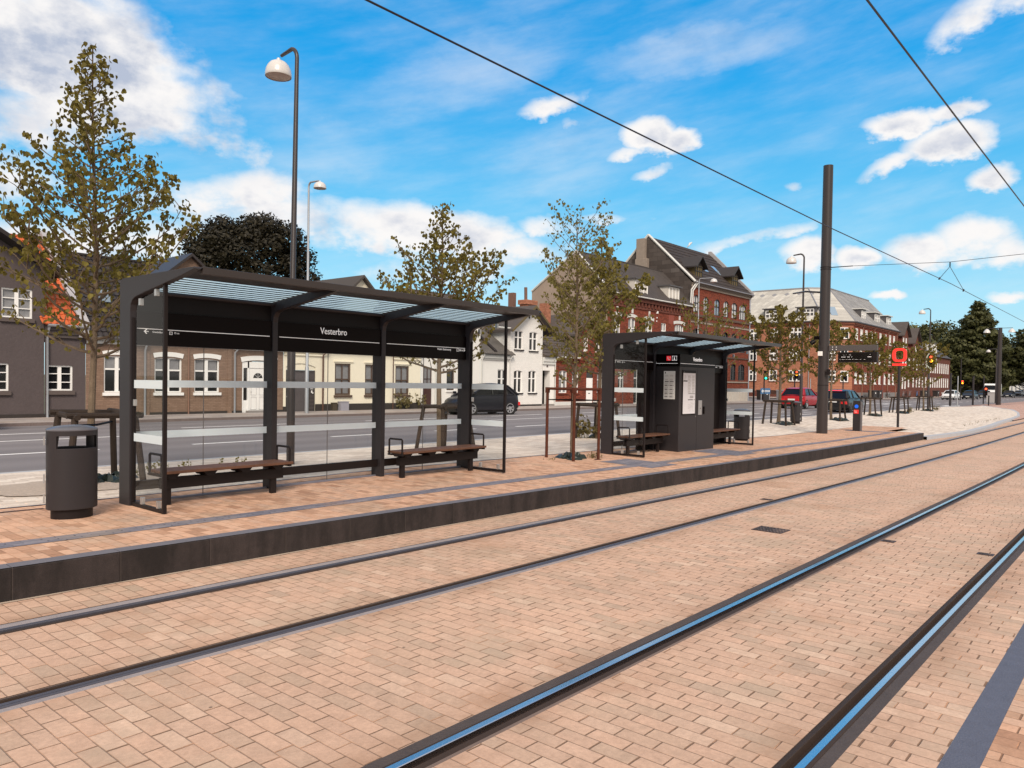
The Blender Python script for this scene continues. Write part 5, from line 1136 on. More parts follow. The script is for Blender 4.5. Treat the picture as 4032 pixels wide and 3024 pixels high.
    m = MB(); pantile(m, 42.25, 43.9, FY - .35, 3.68, FY + 3.6, 6.3, .2, .4, 4, .015); m.build('roof', tile_grey, t); pipe(t, 43.72, FY, FW, 3.6, white_d)
house_white2()
def house_redlow():
    t = thing('brick_house', 'low red brick cottage with white windows behind the rust guarded tree', 'house', (47, FY, FW), 'houses across the road')
    x0, x1 = 43.75, 50.45; H = [(44.27, 45.26, 1.06, 2.70), (45.90, 46.72, 1.06, 2.69), (47.75, 48.68, FW, 2.67), (49.2, 50.0, 1.06, 2.69)]; U = [(47.3, 47.9, 4.2, 5.3), (48.9, 49.5, 4.2, 5.3)]
    m = MB(t_); m.wall(x0, x1, FW, 3.6, H); m.wall(46.6, 50.2, 3.6, 5.6, U); m.poly([(46.6, 0, 5.6), (50.2, 0, 5.6), (48.4, 0, 7.0)])
    for h in H: 
        if h[2] > 1: arch_fill(m, h[0], h[1], h[3], .08)
    m.build('wall', brick_red, t)
    for h in H + U:
        if h[2] > 1: win(t, *h, 2, rows=(.62,), pm=pane_curt, tf=t_, mid=.12, sill=brick_red)
    d = hbox(t, 'door', white_p, (47.77, 48.66, .05, .1, FW + .1, 2.2), tf=t_); hbox(d, 'letter_slot', header_black, (48.1, 48.35, .035, .05, 1.0, 1.05), tf=t_); hbox(d, 'door_light', pane_dark, (47.77, 48.66, .05, .1, 2.25, 2.6), tf=t_)
    bs = []
    for h in H: bs.append((h[0] - .08, h[1] + .08, -.03, 0, h[3] + .1, h[3] + .32))
    hbox(t, 'brick_labels', brick_dark, *bs, tf=t_)
    m = MB(t_); x = x0
    while x < x1: m.box(x, x + .07, -.08, 0, 3.3, 3.5); x += .16
    m.box(x0, x1, -.12, 0, 3.5, 3.62); m.build('cornice', brick_red, t)
    roof(t, x0 - .1, 46.55, FY - .3, 3.7, FY + 4, 6.7, tile_grey, sx=4, px=.24); roof(t, 50.2, x1, FY - .3, 3.7, FY + 4, 6.7, tile_grey, sx=4)
    m = MB(); m.prism([(46.3, 5.45), (48.4, 7.2), (50.5, 5.45), (50.5, 5.3), (48.4, 7.02), (46.3, 5.3)], FY - .3, FY + 4, 'y'); m.build('gable_roof', tile_grey, t)
    m = MB(); m.box(46.9, 47.6, FY + 3.4, FY + 4.0, 5.9, 8.0); m.build('chimney', brick_red2, t)
    gutter(t, x0, 46.5, FY - .32, 3.66, white_d); hbox(t, 'plinth', white_d, (x0, 47.7, -.03, .02, FW, .42), (48.7, x1, -.03, .02, FW, .42), tf=t_)
house_redlow()
def gable_side(m, X, y0, z0, yr, zr, yb, zb, zg=FW):
    m.poly([(X, y0, zg), (X, y0, z0), (X, yr, zr), (X, yb, zb), (X, yb, zg)])
def dormer(t, x0, x1, yf, z0, z1, wm, fm, roofmat, kind='flat', pm=None, cols=3, depth=2.2, rise=.7):
    m = MB(); m.box(x0, x1, yf, yf + depth, z0, z1); d = m.build('dormer', wm, t)
    tf = TF(yf); win(d, x0 + .12, x1 - .12, z0 + .08, z1 - .06, cols, rows=(.6,) if kind == 'gable' else (), fm=fm, pm=pm or pane_sky, tf=tf, d=-.02, fr=.05, mul=.04)
    m = MB()
    if kind == 'flat': m.box(x0 - .15, x1 + .15, yf - .25, yf + depth + .3, z1 + .002, z1 + .12)
    else:
        c = (x0 + x1) / 2; m.prism([(x0 - .35, z1 - .15), (c, z1 + rise), (x1 + .35, z1 - .15), (x1 + .35, z1 - .28), (c, z1 + rise - .15), (x0 - .35, z1 - .28)], yf - .45, yf + depth + 1.2, 'y')
        m.prism([(x0, z1), (c, z1 + rise - .12), (x1, z1)], yf + .01, yf + .06, 'y')
    m.build('dormer_roof', roofmat, d); return d
def house_mid():
    t = thing('brick_house', 'two storey red brick house with a blank beige gable wall and white dormers', 'house', (57, FY, FW), 'houses across the road')
    x0, x1 = 50.5, 64.48; H = []; R = []
    for a, b in ((51.3, 52.4), (53.6, 54.7), (56.3, 57.5), (61.4, 63.1)): H.append((a, b, 5.0, 7.22))
    H.append((59.0, 59.9, 5.4, 7.15))
    Gd = [(52.2, 53.1, 1.1, 2.75), (54.6, 55.9, FW, 3.2), (57.0, 59.4, .9, 2.9), (60.5, 61.6, 1.0, 2.9), (62.4, 63.5, 1.0, 2.9)]
    m = MB(t_); m.wall(x0, x1, FW, 8.9, H + Gd); [arch_fill(m, h[0], h[1], h[3], .18) for h in H[:4]]; m.build('wall', brick_red, t)
    for h in H: win(t, *h, 2 if h[1] - h[0] < 1.5 else 4, rows=(.62,), pm=pane_curt, tf=t_, mid=.1 if h[1] - h[0] < 1.5 else 0, sill=white_d)
    for h in Gd: win(t, *h, 2 if h[1] - h[0] < 1.5 else 3, rows=(.7,), pm=pane_dark, tf=t_, fm=white_p)
    for a, b in ((56.3, 57.5), (61.4, 63.1), (53.6, 54.7), (51.3, 52.4)): 
        lintel_arch(t, a - .2, b + .2, 7.18, .26, .12, white_d, t_); hbox(t, 'keystone', white_d, ((a + b) / 2 - .1, (a + b) / 2 + .1, -.07, 0, 7.62, 8.0), tf=t_)
    m = MB(t_); x = x0
    while x < x1 - .3: m.box(x, x + .22, -.16, 0, 8.25, 8.62); x += .55
    m.box(x0, x1, -.08, 0, 8.05, 8.25); m.box(x0, x1, -.22, 0, 8.62, 8.95); m.build('cornice', brick_dark, t)
    hbox(t, 'wall_lamp', white_p, (58.1, 58.3, -.1, 0, 7.9, 8.1), (58.15, 58.25, -.06, 0, 7.5, 7.6), (58.1, 58.2, -.06, 0, 7.2, 7.3), tf=t_); hbox(t, 'repair_patch', mk('patch', (.24, .06, .04), .9, var=.1), (60.3, 61.3, -.004, 0, 7.2, 8.3), tf=t_)
    m = MB(); gable_side(m, x0, FY, 8.95, 36.3, 12.45, 40.9, 9.5); m.build('gable_wall', plaster_beige, t)
    roof(t, x0 + .05, x1, FY - .35, 9.02, 36.3, 12.5, mk('mid_roof', (.055, .045, .042), .8, var=.3, vscale=2, bump=.3, bscale=15), tile=False)
    m = MB(); pantile(m, x0 + .1, x1, FY - .33, 9.06, 36.25, 12.5, .3, 3.0, 3, .02); m.build('corrugated_sheets', MATS['mid_roof'], t)
    m = MB()
    for a, b in (((FY - .4, 8.95), (36.3, 12.55)), ((36.3, 12.55), (40.9, 9.55))): m.tube([(x0 - .03, a[0], a[1]), (x0 - .03, b[0], b[1])], .09, 6)
    m.build('verge_trim', white_d, t); gutter(t, x0, x1 + .3, FY - .4, 9.0, white_d)
    dormer(t, 54.5, 56.7, 33.25, 9.25, 10.5, mk('dormer_white', (.55, .52, .48), .8, var=.2), white_p, zinc_dark); dormer(t, 60.2, 62.25, 33.25, 9.25, 10.5, MATS['dormer_white'], white_p, zinc_dark)
    pipe(t, 64.3, FY, FW, 8.8, MATS['copper_pipe'])
house_mid()
def house_tall():
    t = thing('brick_house', 'tall red brick house with slate clad gable and two gabled dormers', 'house', (71, FY, FW), 'houses across the road')
    x0, x1 = 64.5, 77.65
    top = [(64.98, 66.06), (67.02, 68.08), (69.33, 70.55), (71.38, 72.58), (73.3, 74.6), (75.15, 76.8)]
    H = [(a, b, 8.6, 10.22) for a, b in top] + [(a, b, 5.2, 7.12) for a, b in top] + [(a, b, 2.3, 4.0) for a, b in top]
    m = MB(t_); m.wall(x0, x1, 1.45, 10.9, H); [arch_fill(m, h[0], h[1], h[3], .3) for h in H]; m.build('wall', brick_red, t)
    fmd = mk('dark_frames', (.03, .03, .035), .5); i = 0
    for h in H:
        win(t, *h, 2 if h[1] - h[0] < 1.5 else 3, rows=(.55,), fm=fmd, pm=pane_white if h[2] > 8 and i < 6 and i != 2 else pane_sky if h[2] > 8 else pane_dark, tf=t_, fr=.07); i += 1
    hbox(t, 'string_course', mk('string', (.10, .06, .045), .8, var=.2), (x0, x1, -.12, 0, 8.2, 8.42), (x0, x1, -.06, 0, 7.75, 7.85), (x0, x1, -.1, 0, 4.5, 4.62), tf=t_)
    hbox(t, 'pale_course', mk('stone_course', (.30, .25, .21), .8, var=.2), (x0, x1, -.05, 0, 7.6, 7.75), (x0, x1 + .1, -.12, 0, 10.9, 11.1), (x0, x1, -.08, 0, 2.05, 2.18), tf=t_)
    hbox(t, 'cornice', mk('cornice_brown', (.13, .105, .085), .8), (x0, x1 + .12, -.25, .02, 11.1, 11.32), tf=t_)
    hbox(t, 'plinth', mk('pale_plinth', (.50, .45, .40), .8, var=.15), (x0, x1 + .05, -.05, .02, FW, 1.45), (x0, x1 + .05, -.12, .02, 1.38, 1.45), *[(a, b, -.09, 0, FW, 1.3) for a, b in ((72.2, 72.8), (73.2, 74.0), (75.5, 76.1), (76.3, 77.4))], tf=t_)
    m = MB(); gable_side(m, x0, FY, 11.35, 37.86, 16.1, 42.6, 11.35); m.build('slate_gable', slate_wall, t)
    m = MB(); gable_side(m, x1, FY, 11.35, 37.86, 16.1, 42.6, 11.35); m.build('far_gable', brick_red, t)
    rm = mk('rust_slate', (.045, .034, .030), .8, 0, .3, var=.4, vscale=1.5, bump=.5, bscale=10)
    m = MB(); pantile(m, x0 + .05, x1 - .05, FY - .35, 11.35, 37.86, 16.05, .6, .6, 3, .008); m.quad((x0, 37.86, 16.05), (x1, 37.86, 16.05), (x1, 42.6, 11.35), (x0, 42.6, 11.35)); m.build('roof', rm, t)
    m = MB()
    for X in (x0 - .02,):
        m.tube([(X, FY - .4, 11.35), (X, 37.86, 16.2)], .12, 6); m.tube([(X, 37.86, 16.2), (X, 42.7, 11.4)], .12, 6)
    m.build('verge_trim', white_d, t)
    m = MB(); m.prism([(FY - .4, 11.1), (FY - .4, 11.55), (37.7, 16.4), (38.0, 16.4), (38.0, 15.8)], x1 - .1, x1 + .15, 'x'); m.build('parapet', mk('parapet_grey', (.33, .32, .33), .8, var=.1), t)
    m = MB(); m.box(x0 - .45, x0 + .02, 38.05, 38.95, 11.5, 15.85); m.box(x0 - .46, x0 + .02, 37.75, 39.05, 11.2, 13.9); m.build('chimney', mk('chimney_grey', (.27, .22, .185), .9, var=.2), t, bevel=.03)
    dormer(t, 65.95, 67.65, 33.7, 11.85, 13.15, olive_wood, fmd, tile_black, 'gable', cols=3, rise=.95); dormer(t, 74.05, 75.75, 33.7, 11.85, 13.15, olive_wood, fmd, tile_black, 'gable', cols=3, rise=.95)
    m = MB()
    for a, y in ((70.3, 34.7), (73.6, 34.7)):
        z = 11.35 + (y - FY + .35) * .94; m.poly([(a, y, z + .05), (a + .8, y, z + .05), (a + .8, y + 1.1, z + 1.1), (a, y + 1.1, z + 1.1)])
    m.build('roof_windows', pane_sky, t)
    gutter(t, x0, x1 + .2, FY - .42, 11.32, zinc); pipe(t, x1 - .02, FY, FW, 11.2, mk('blue_pipe', (.27, .30, .37), .5), dx=.2, r=.055)
    m = MB(); m.tube([(x0 + .35, FY - .4, 11.4), (x0 - .2, FY - .1, 10.6), (x0 - .3, FY - .05, 8.9)], .07, 6); m.tube([(x0 + .5, FY - .4, 11.3), (x0 + .1, FY - .1, 10.5), (x0, FY - .1, 8.9)], .07, 6); m.build('white_pipes', white_d, t)
    b = MB(); b.tube([(76.2 - .6, 37.86, 16.15), (75.6, 37.7, 16.3)], .05, 6); b.tube([(75.6, 37.7, 16.28), (75.9, 37.7, 16.55), (76.1, 37.7, 16.62)], [.05, .13, .07], 8); b.tube([(76.1, 37.7, 16.62), (76.22, 37.7, 16.7), (76.4, 37.7, 16.66)], [.07, .08, .01], 8)
    b.v = [(x - 3.2, y, z) for x, y, z in b.v]
    tag(b.build('seagull', mk('gull', (.6, .6, .62), .7), None, org=(73, 37.8, 16.1), smooth=True), 'pale gull perched on the ridge of the tall brick house', 'bird')
house_tall()
def mansard():
    t = thing('apartment_building', 'orange brick corner apartment building with pale mansard roof', 'apartment building', (112, 40, FW), 'houses across the road')
    XL = 110.5; tl = lambda u, d, z: (XL + d, u, z)
    HL = []; cols = [(39.35, 41.1, 3), (42.8, 44.0, 2), (45.93, 47.1, 2), (49.2, 50.9, 3), (53, 54.2, 2), (57, 58.6, 3), (61, 62.4, 2)]
    for a, b, c in cols:
        for z0, z1 in ((2.48, 4.1), (5.53, 7.17), (8.6, 10.24)): HL.append((a, b, z0, z1, c))
    m = MB(tl); m.wall(36.2, 66, FW, 10.9, [h[:4] for h in HL]); m.build('side_wall', brick_red2, t)  # side and corner in brighter brick: the stronger light is put into the colour
    for h in HL: win(t, *h[:4], h[4], rows=(.62,), tf=tl, fr=.12, mul=.10, sill=brick_dark, d=.08)
    k = 1 / math.hypot(3.2, 3.0); ux, uy = 3.2 * k, -3.0 * k; L = 1 / k
    tc = lambda u, d, z: (XL + ux * u + (-uy) * d, 36.2 + uy * u + ux * d, z)
    HC = [(.7, 1.9, 2.48, 4.1), (2.6, 3.8, 2.48, 4.1), (2.4, 3.8, 8.6, 10.24), (.6, 1.8, 5.53, 7.17), (2.5, 3.7, 5.53, 7.17)]
    m = MB(tc); m.wall(0, L, FW, 10.9, HC); m.build('corner_wall', brick_red2, t)
    for h in HC: win(t, *h, 2, rows=(.62,), tf=tc, fr=.12, mul=.10, sill=brick_dark, d=.08)
    x0, x1 = 113.7, 138.0; U = [(114.7, 115.9), (117, 118.2), (119.4, 120.6), (122.2, 123.3), (124.5, 125.7), (127.0, 128.1), (130, 131), (132.6, 133.7), (135, 136.1)]
    H = [(a, b, z0, z1) for a, b in U for z0, z1 in ((2.3, 4.0), (5.4, 7.1), (8.62, 10.22))]
    m = MB(t_); m.wall(x0, x1, FW, 10.9, H); m.build('street_wall', brick_dark if False else mk('', (0, 0, 0)) if False else brick_red, t)  # street side in darker brick: the weaker light is put into the colour
    for h in H: win(t, *h, 2, rows=(.62,), tf=t_, fr=.14, mul=.12, pm=pane_white if h[2] > 8 and h[0] < 120 else pane_curt, sill=white_d, d=.06)
    for n_, tf_, a, b in (('a', tl, 36.1, 66), ('b', tc, 0, L), ('c', t_, x0, x1)):
        hbox(t, 'cornice', mk('brick_cornice', (.22, .075, .045), .85), (a, b, -.12, .01, 10.55, 10.75), (a, b, -.28, .01, 10.75, 11.0), tf=tf_)
        hbox(t, 'plinth', mk('grey_plinth', (.20, .19, .19), .85, var=.1) if n_ == 'c' else brick_dark, (a, b, -.04, .01, FW, 1.0), tf=tf_)
    E = [(XL - .35, 66, 11.05), (XL - .35, 36.0, 11.05), (x0 - .1, FY - .35, 11.05), (x1, FY - .35, 11.05)]; R = [(XL + 5, 66, 16.5), (XL + 5, 40.3, 16.5), (x0 + 4.5, FY + 5, 16.6), (x1 + .8, FY + 5, 16.6)]
    for k_, nm, ma in ((0, 'roof_side', eternit), (1, 'roof_corner', eternit), (2, 'roof_street', eternit_g)):
        m = MB(); m.quad(E[k_], E[k_ + 1], R[k_ + 1], R[k_]); m.build(nm, ma, t)
    m = MB(); m.quad(R[0], R[1], (XL + 10, 45, 14), (XL + 10, 66, 14)); m.quad(R[1], R[2], (x0 + 6, 45, 14), (XL + 10, 45, 14)); m.quad(R[2], R[3], (x1 + .8, 45, 14), (x0 + 6, 45, 14))
    m.quad(E[3], (x1, 45, 11), (x1, 45, 14), R[3]); m.build('roof_back', zinc_dark, t)
    m = MB(); m.tube(R, .14, 6); m.tube([E[1], R[1]], .1, 6); m.tube([E[2], R[2]], .1, 6); m.build('ridge_caps', zinc, t)
    m = MB(); m.tube(E, .12, 6); m.build('gutter', zinc_dark, t)
    for y in (39.4, 41.3, 43.2, 45.1, 47.0):
        m = MB(); c = Vector((XL + 4.25, y, 15.62)); s = Vector((.66, 0, .75)).normalized() * .35; m.poly([c - s, c + Vector((0, .42, 0)), c + s, c - Vector((0, .42, 0))]); m.v = [(a - .08, b, e + .06) for a, b, e in m.v]; m.build('roof_vent', zinc, t)
    for y0, y1 in ((37.6, 40.3), (42.3, 45.2), (49, 51.6), (56, 58.6)):
        m = MB(); m.box(XL + .55, XL + 3, y0, y1, 11.5, 13.15); d = m.build('dormer', zinc_dark, t); td = lambda u, q, z: (XL + .55 + q, u, z)
        win(d, y0 + .25, y1 - .25, 11.65, 12.95, 4, rows=(.6,), tf=td, d=-.02, fr=.08, mul=.07, pm=pane_curt); m = MB(); m.box(XL + .3, XL + 3.4, y0 - .2, y1 + .2, 13.152, 13.28); m.build('dormer_roof', zinc_dark, d)
    for a, b in ((119.6, 122.0), (126.5, 129.5), (133.2, 136.2)):
        m = MB(); m.box(a, b, FY + .7, FY + 4, 11.5, 13.4); d = m.build('dormer', zinc_dark, t); td = TF(FY + .7)
        for k in range(2): win(d, a + .15 + k * (b - a) / 2, a - .15 + (k + 1) * (b - a) / 2, 11.7, 13.2, 2, rows=(.6,), tf=td, d=-.02, fr=.08, mul=.07, pm=pane_curt)
        m = MB(); m.box(a - .2, b + .2, FY + .4, FY + 4.4, 13.402, 13.52); m.build('dormer_roof', white_d, d)
    m = MB(); 
    for k in range(1): c0 = Vector(tc(1.6, .9, 12.4)); m.poly([tc(1.5, .95, 12.0), tc(2.5, .95, 12.0), tc(2.5, 1.9, 13.3), tc(1.5, 1.9, 13.3)]); m.v = [(a - .1, b - .1, c) for a, b, c in m.v]
    m.build('roof_window', pane_sky, t)
    for x in (117.0 + 1.2, 124, 131.9, 136.9): pipe(t, x, FY, FW, 10.8, MATS['copper_pipe'], .07)
    m = MB(); m.tube([(XL - .1, 38.2, FW), (XL - .1, 38.2, 10.8)], .06, 6); m.tube([(XL - .1, 36.4, FW), (XL - .1, 36.4, 10.8)], .06, 6); m.build('downpipe', galv, t)
    d = hbox(t, 'door', mk('red_door', (.14, .035, .025), .6), (129.0 - .2, 129.8 - .1, -.05, .0, FW, 3.3), tf=t_)
mansard()
def far_houses():
    def gf(x0, x1, ez, az, wm, rm, label, wins, lo=None):
        t = thing('gable_house', label, 'house', ((x0 + x1) / 2, FY, FW), 'houses across the road'); H = [(a, b, c, d) for a, b, c, d in wins]
        m = MB(t_); m.wall(x0, x1, FW, ez, H); m.poly([(x0, 0, ez), (x1, 0, ez), ((x0 + x1) / 2, 0, az)]); m.quad((x0, 0, FW), (x0, 8, FW), (x0, 8, ez), (x0, 0, ez)); m.build('wall', wm, t)
        for h in H: win(t, *h, 2, rows=(.6,), tf=t_, fr=.12, mul=.1, pm=pane_curt, d=.06)
        c = (x0 + x1) / 2; m = MB(); m.prism([(x0 - .4, ez - .2), (c, az + .2), (x1 + .4, ez - .2), (x1 + .4, ez - .4), (c, az), (x0 - .4, ez - .4)], FY - .5, FY + 9, 'y'); m.build('roof', rm, t)
        return t
    gf(140.5, 144.8, 10.9, 12.9, brick_dark, tile_grey, 'dark brick gable house just right of the mansard building', [(141.2, 142.1, 8.2, 10.3), (143, 143.9, 8.2, 10.3), (141.2, 142.1, 4.8, 6.9), (143, 143.9, 4.8, 6.9), (141.2, 142.1, 1.6, 3.8), (143, 143.9, 1.6, 3.8)])
    gf(148.0, 152.6, 9.9, 12.3, brick_dark, tile_grey, 'second dark brick gable house right of the mansard building', [(149.9, 150.8, 7.4, 9.2), (148.6, 149.5, 5.0, 7.0), (151, 151.9, 5, 7), (148.6, 149.5, 1.9, 3.8), (151, 151.9, 1.9, 3.8)])
    t = thing('brick_house', 'dark brick row house with steep red tiled roof between the gable houses', 'house', (149, FY, FW), 'houses across the road')
    for a, b, w in ((138.1, 140.5, 1), (144.8, 148.0, 1), (152.6, 160.2, 3)):
        H = [(a + .5 + k * (b - a) / w, a + 1.5 + k * (b - a) / w, z0, z1) for k in range(w) for z0, z1 in ((1.9, 3.8), (5.0, 7.0))]
        m = MB(t_); m.wall(a, b, FW, 8.2, H); m.build('wall', brick_dark, t)
        for h in H: win(t, *h, 2, rows=(.6,), tf=t_, fr=.12, mul=.1, pm=pane_curt, d=.06)
        m = MB(); m.quad((a, FY - .3, 8.2), (b, FY - .3, 8.2), (b, FY + 4.5, 12), (a, FY + 4.5, 12)); m.quad((a, FY + 4.5, 12), (b, FY + 4.5, 12), (b, FY + 9, 8.2), (a, FY + 9, 8.2)); m.build('roof', tile_red, t)
    pipe(t, 160.3, FY, FW, 8.1, white_d, .1)
    t = thing('brick_house', 'long low dark brick row house at the far end, next to the big trees', 'house', (170, FY, FW), 'houses across the road')
    H = [(162 + k * 1.95, 163 + k * 1.95, z0, z1) for k in range(9) for z0, z1 in ((1.9, 3.8), (4.7, 6.7))]
    m = MB(t_); m.wall(160.6, 180, FW, 7.9, H); m.build('wall', brick_dark, t)
    for h in H: win(t, *h, 2, rows=(.6,), tf=t_, fr=.14, mul=.1, pm=pane_curt, d=.06)
    m = MB(); m.quad((160.6, FY - .3, 7.9), (180, FY - .3, 7.9), (180, FY + 4.5, 11.3), (160.6, FY + 4.5, 11.3)); m.quad((160.6, FY + 4.5, 11.3), (180, FY + 4.5, 11.3), (180, FY + 9, 8), (160.6, FY + 9, 8)); m.build('roof', zinc_dark, t)
    dormer(t, 167.5, 170, FY + .6, 8.6, 10.6, white_d, white_p, zinc_dark); m = MB(); m.box(163, 166, FY + 3.5, FY + 5.2, 10.8, 12.2); m.build('chimney', brick_dark, t)
    t = thing('rendered_house', 'small orange rendered house under the big dark trees', 'house', (235, FY, FW), 'houses across the road'); m = MB(t_); H = [(226 + k * 4, 227.6 + k * 4, 1, 3) for k in range(4)]; m.wall(224, 244, FW, 5.4, H); m.build('wall', mk('orange_render', (.50, .20, .06), .9, var=.1), t)
    for h in H: win(t, *h, 2, rows=(.6,), tf=t_, fr=.2, mul=.15, d=.06)
    roof(t, 224, 244, FY - .4, 5.4, FY + 4, 8, tile_red, tile=False)
    t = thing('rendered_house', 'pale house at the right end of the street, behind the silver car', 'house', (330, 36, FW), 'houses across the road'); H = [(290 + k * 9, 293 + k * 9, z, z + 2.2) for k in range(9) for z in (1.2, 5.0)]
    tt = TF(36); m = MB(tt); m.wall(286, 372, FW, 8.5, H); m.build('wall', mk('pale_wall', (.62, .60, .57), .9), t)
    for h in H: win(t, *h, 3, rows=(.6,), tf=tt, fr=.3, mul=.25, fm=zinc, d=.06)
    roof(t, 286, 372, 35.5, 8.5, 41, 12, zinc, tile=False)
far_houses()

# ------------------------------------------------------------------ big trees
def big_tree(x, y, label, top, rad, zlow, seed, lmat, n=5000, ls=.45, kind='round', zg=0, group='large trees behind the houses', name='broadleaf_tree'):
    r = random.Random(seed); t = thing(name, label, 'tree', (x, y, zg), group); L = MB(); tk = MB()
    tk.tube([(x, y, zg), (x + .1, y, zg + zlow), (x, y, zg + (top - zg) * .85)], [rad * .075, rad * .06, rad * .015], 8)
    cl = []; H = top - zlow
    m = 70 if kind != 'round' else 60
    for i in range(m):
        f = r.random(); a = r.uniform(0, 6.283)
        if kind == 'round':
            el = math.acos(1 - 2 * ((i + .5) / m)); a = i * 2.399; rr = rad * r.uniform(.72, .9)
            c = Vector((x + rr * math.sin(el) * math.cos(a), y + rr * math.sin(el) * math.sin(a), zlow + H * .5 + H * .47 * math.cos(el) * r.uniform(.85, 1.0))); cr = rad * r.uniform(.2, .32)
        else:
            f = (i + .5) / m; env = (1 - f) ** .75; rr = rad * env * r.uniform(.45, 1.0); a = i * 2.399; c = Vector((x + rr * math.cos(a), y + rr * math.sin(a), zlow + H * f * .99 - rr * .06)); cr = rad * (.10 + .2 * env) * r.uniform(.8, 1.2)
        cl.append((c, cr))
        tk.tube([(x, y, max(zg + zlow * .6, c.z - rad * .5)), (x + (c.x - x) * .5, y + (c.y - y) * .5, c.z - rad * .2), tuple(c)], [rad * .02, rad * .012, .02], 4, False)
    tot = sum(c[1] ** 2 for c in cl)
    for c, cr in cl:
        k = int(n * cr * cr / tot)
        for _ in range(k):
            d = Vector((r.gauss(0, 1), r.gauss(0, 1), r.gauss(0, 1))).normalized(); q = c + Vector((d.x, d.y, d.z * (.75 if kind == 'round' else .5))) * cr * r.uniform(.55, 1.08)
            a = Vector((r.gauss(0, 1), r.gauss(0, 1), r.gauss(0, .6))).normalized(); b = a.cross(d)
            if b.length < .05: continue
            b.normalize(); s = ls * r.uniform(.5, 1.1)
            L.poly([q - a * s * .5, q + b * s * .28 + a * s * .1, q + a * s * .55, q - b * s * .3 + a * s * .05])
    tk.build('trunk', bark_dark, t, smooth=True); L.build('crown', lmat, t); return t
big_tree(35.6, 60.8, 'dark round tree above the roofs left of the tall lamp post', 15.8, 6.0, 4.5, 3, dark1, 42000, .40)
big_tree(200, 31.5, 'tall dark conical tree at the end of the street', 21.6, 8.5, 3.5, 8, dark2, 14000, 1.0, 'cone', name='conical_tree')
big_tree(206, 20.5, 'second dark conical tree at the right edge of the picture', 18.4, 8.5, 3.5, 9, dark2, 12000, 1.0, 'cone', name='conical_tree')
for i, (x, y, top, rad, lb) in enumerate(((212, 42, 18.0, 9, 'bushy tree directly left of the tall conical tree'), (226, 52, 19.2, 9, 'lighter bushy tree above the far brick roofs'), (214, 34, 15, 9, 'low dark tree filling the gap left of the conical trees'),
        (236, 24, 16.5, 10, 'bushy tree between the two conical trees, further back'), (200, 42, 12.5, 6, 'low bushy tree next to the far row house'), (250, 14, 17, 10, 'bushy tree behind the right conical tree'), (228, 15, 15, 8, 'dark bushy tree at the far right picture edge'))):
    big_tree(x, y, lb, top, rad, 3.0, 20 + i, mid_l if i == 1 else dark2, 7000, 1.0)
big_tree(198, 36.5, 'low dark tree beside the row house gable', 13.5, 6, 2.2, 40, dark2, 6000, .9)
b = MB(); r_ = random.Random(4)
for _ in range(900):
    q = Vector((222 + r_.uniform(0, 12), 23 + r_.uniform(-.6, .6), .1 + 1.2 * r_.random())); leaf(b, q, Vector((r_.gauss(0, 1), r_.gauss(0, 1), 0)), .4, r_)
tag(b.build('hedge', dark2, None, org=(228, 24, 0)), 'low clipped hedge left of the silver parked car', 'hedge')
b = MB(); r_ = random.Random(7)
for _ in range(9000):
    q = Vector((240 + r_.uniform(0, 180), 60 + r_.uniform(-8, 8), r_.uniform(0, 14) * r_.random() ** .3)); leaf(b, q, Vector((r_.gauss(0, 1), r_.gauss(0, 1), 0)), 2.2, r_)
o = b.build('far_woods', dark2); o['kind'] = 'stuff'; o['label'] = 'dark mass of distant foliage at the end of the street'; o['category'] = 'woods'

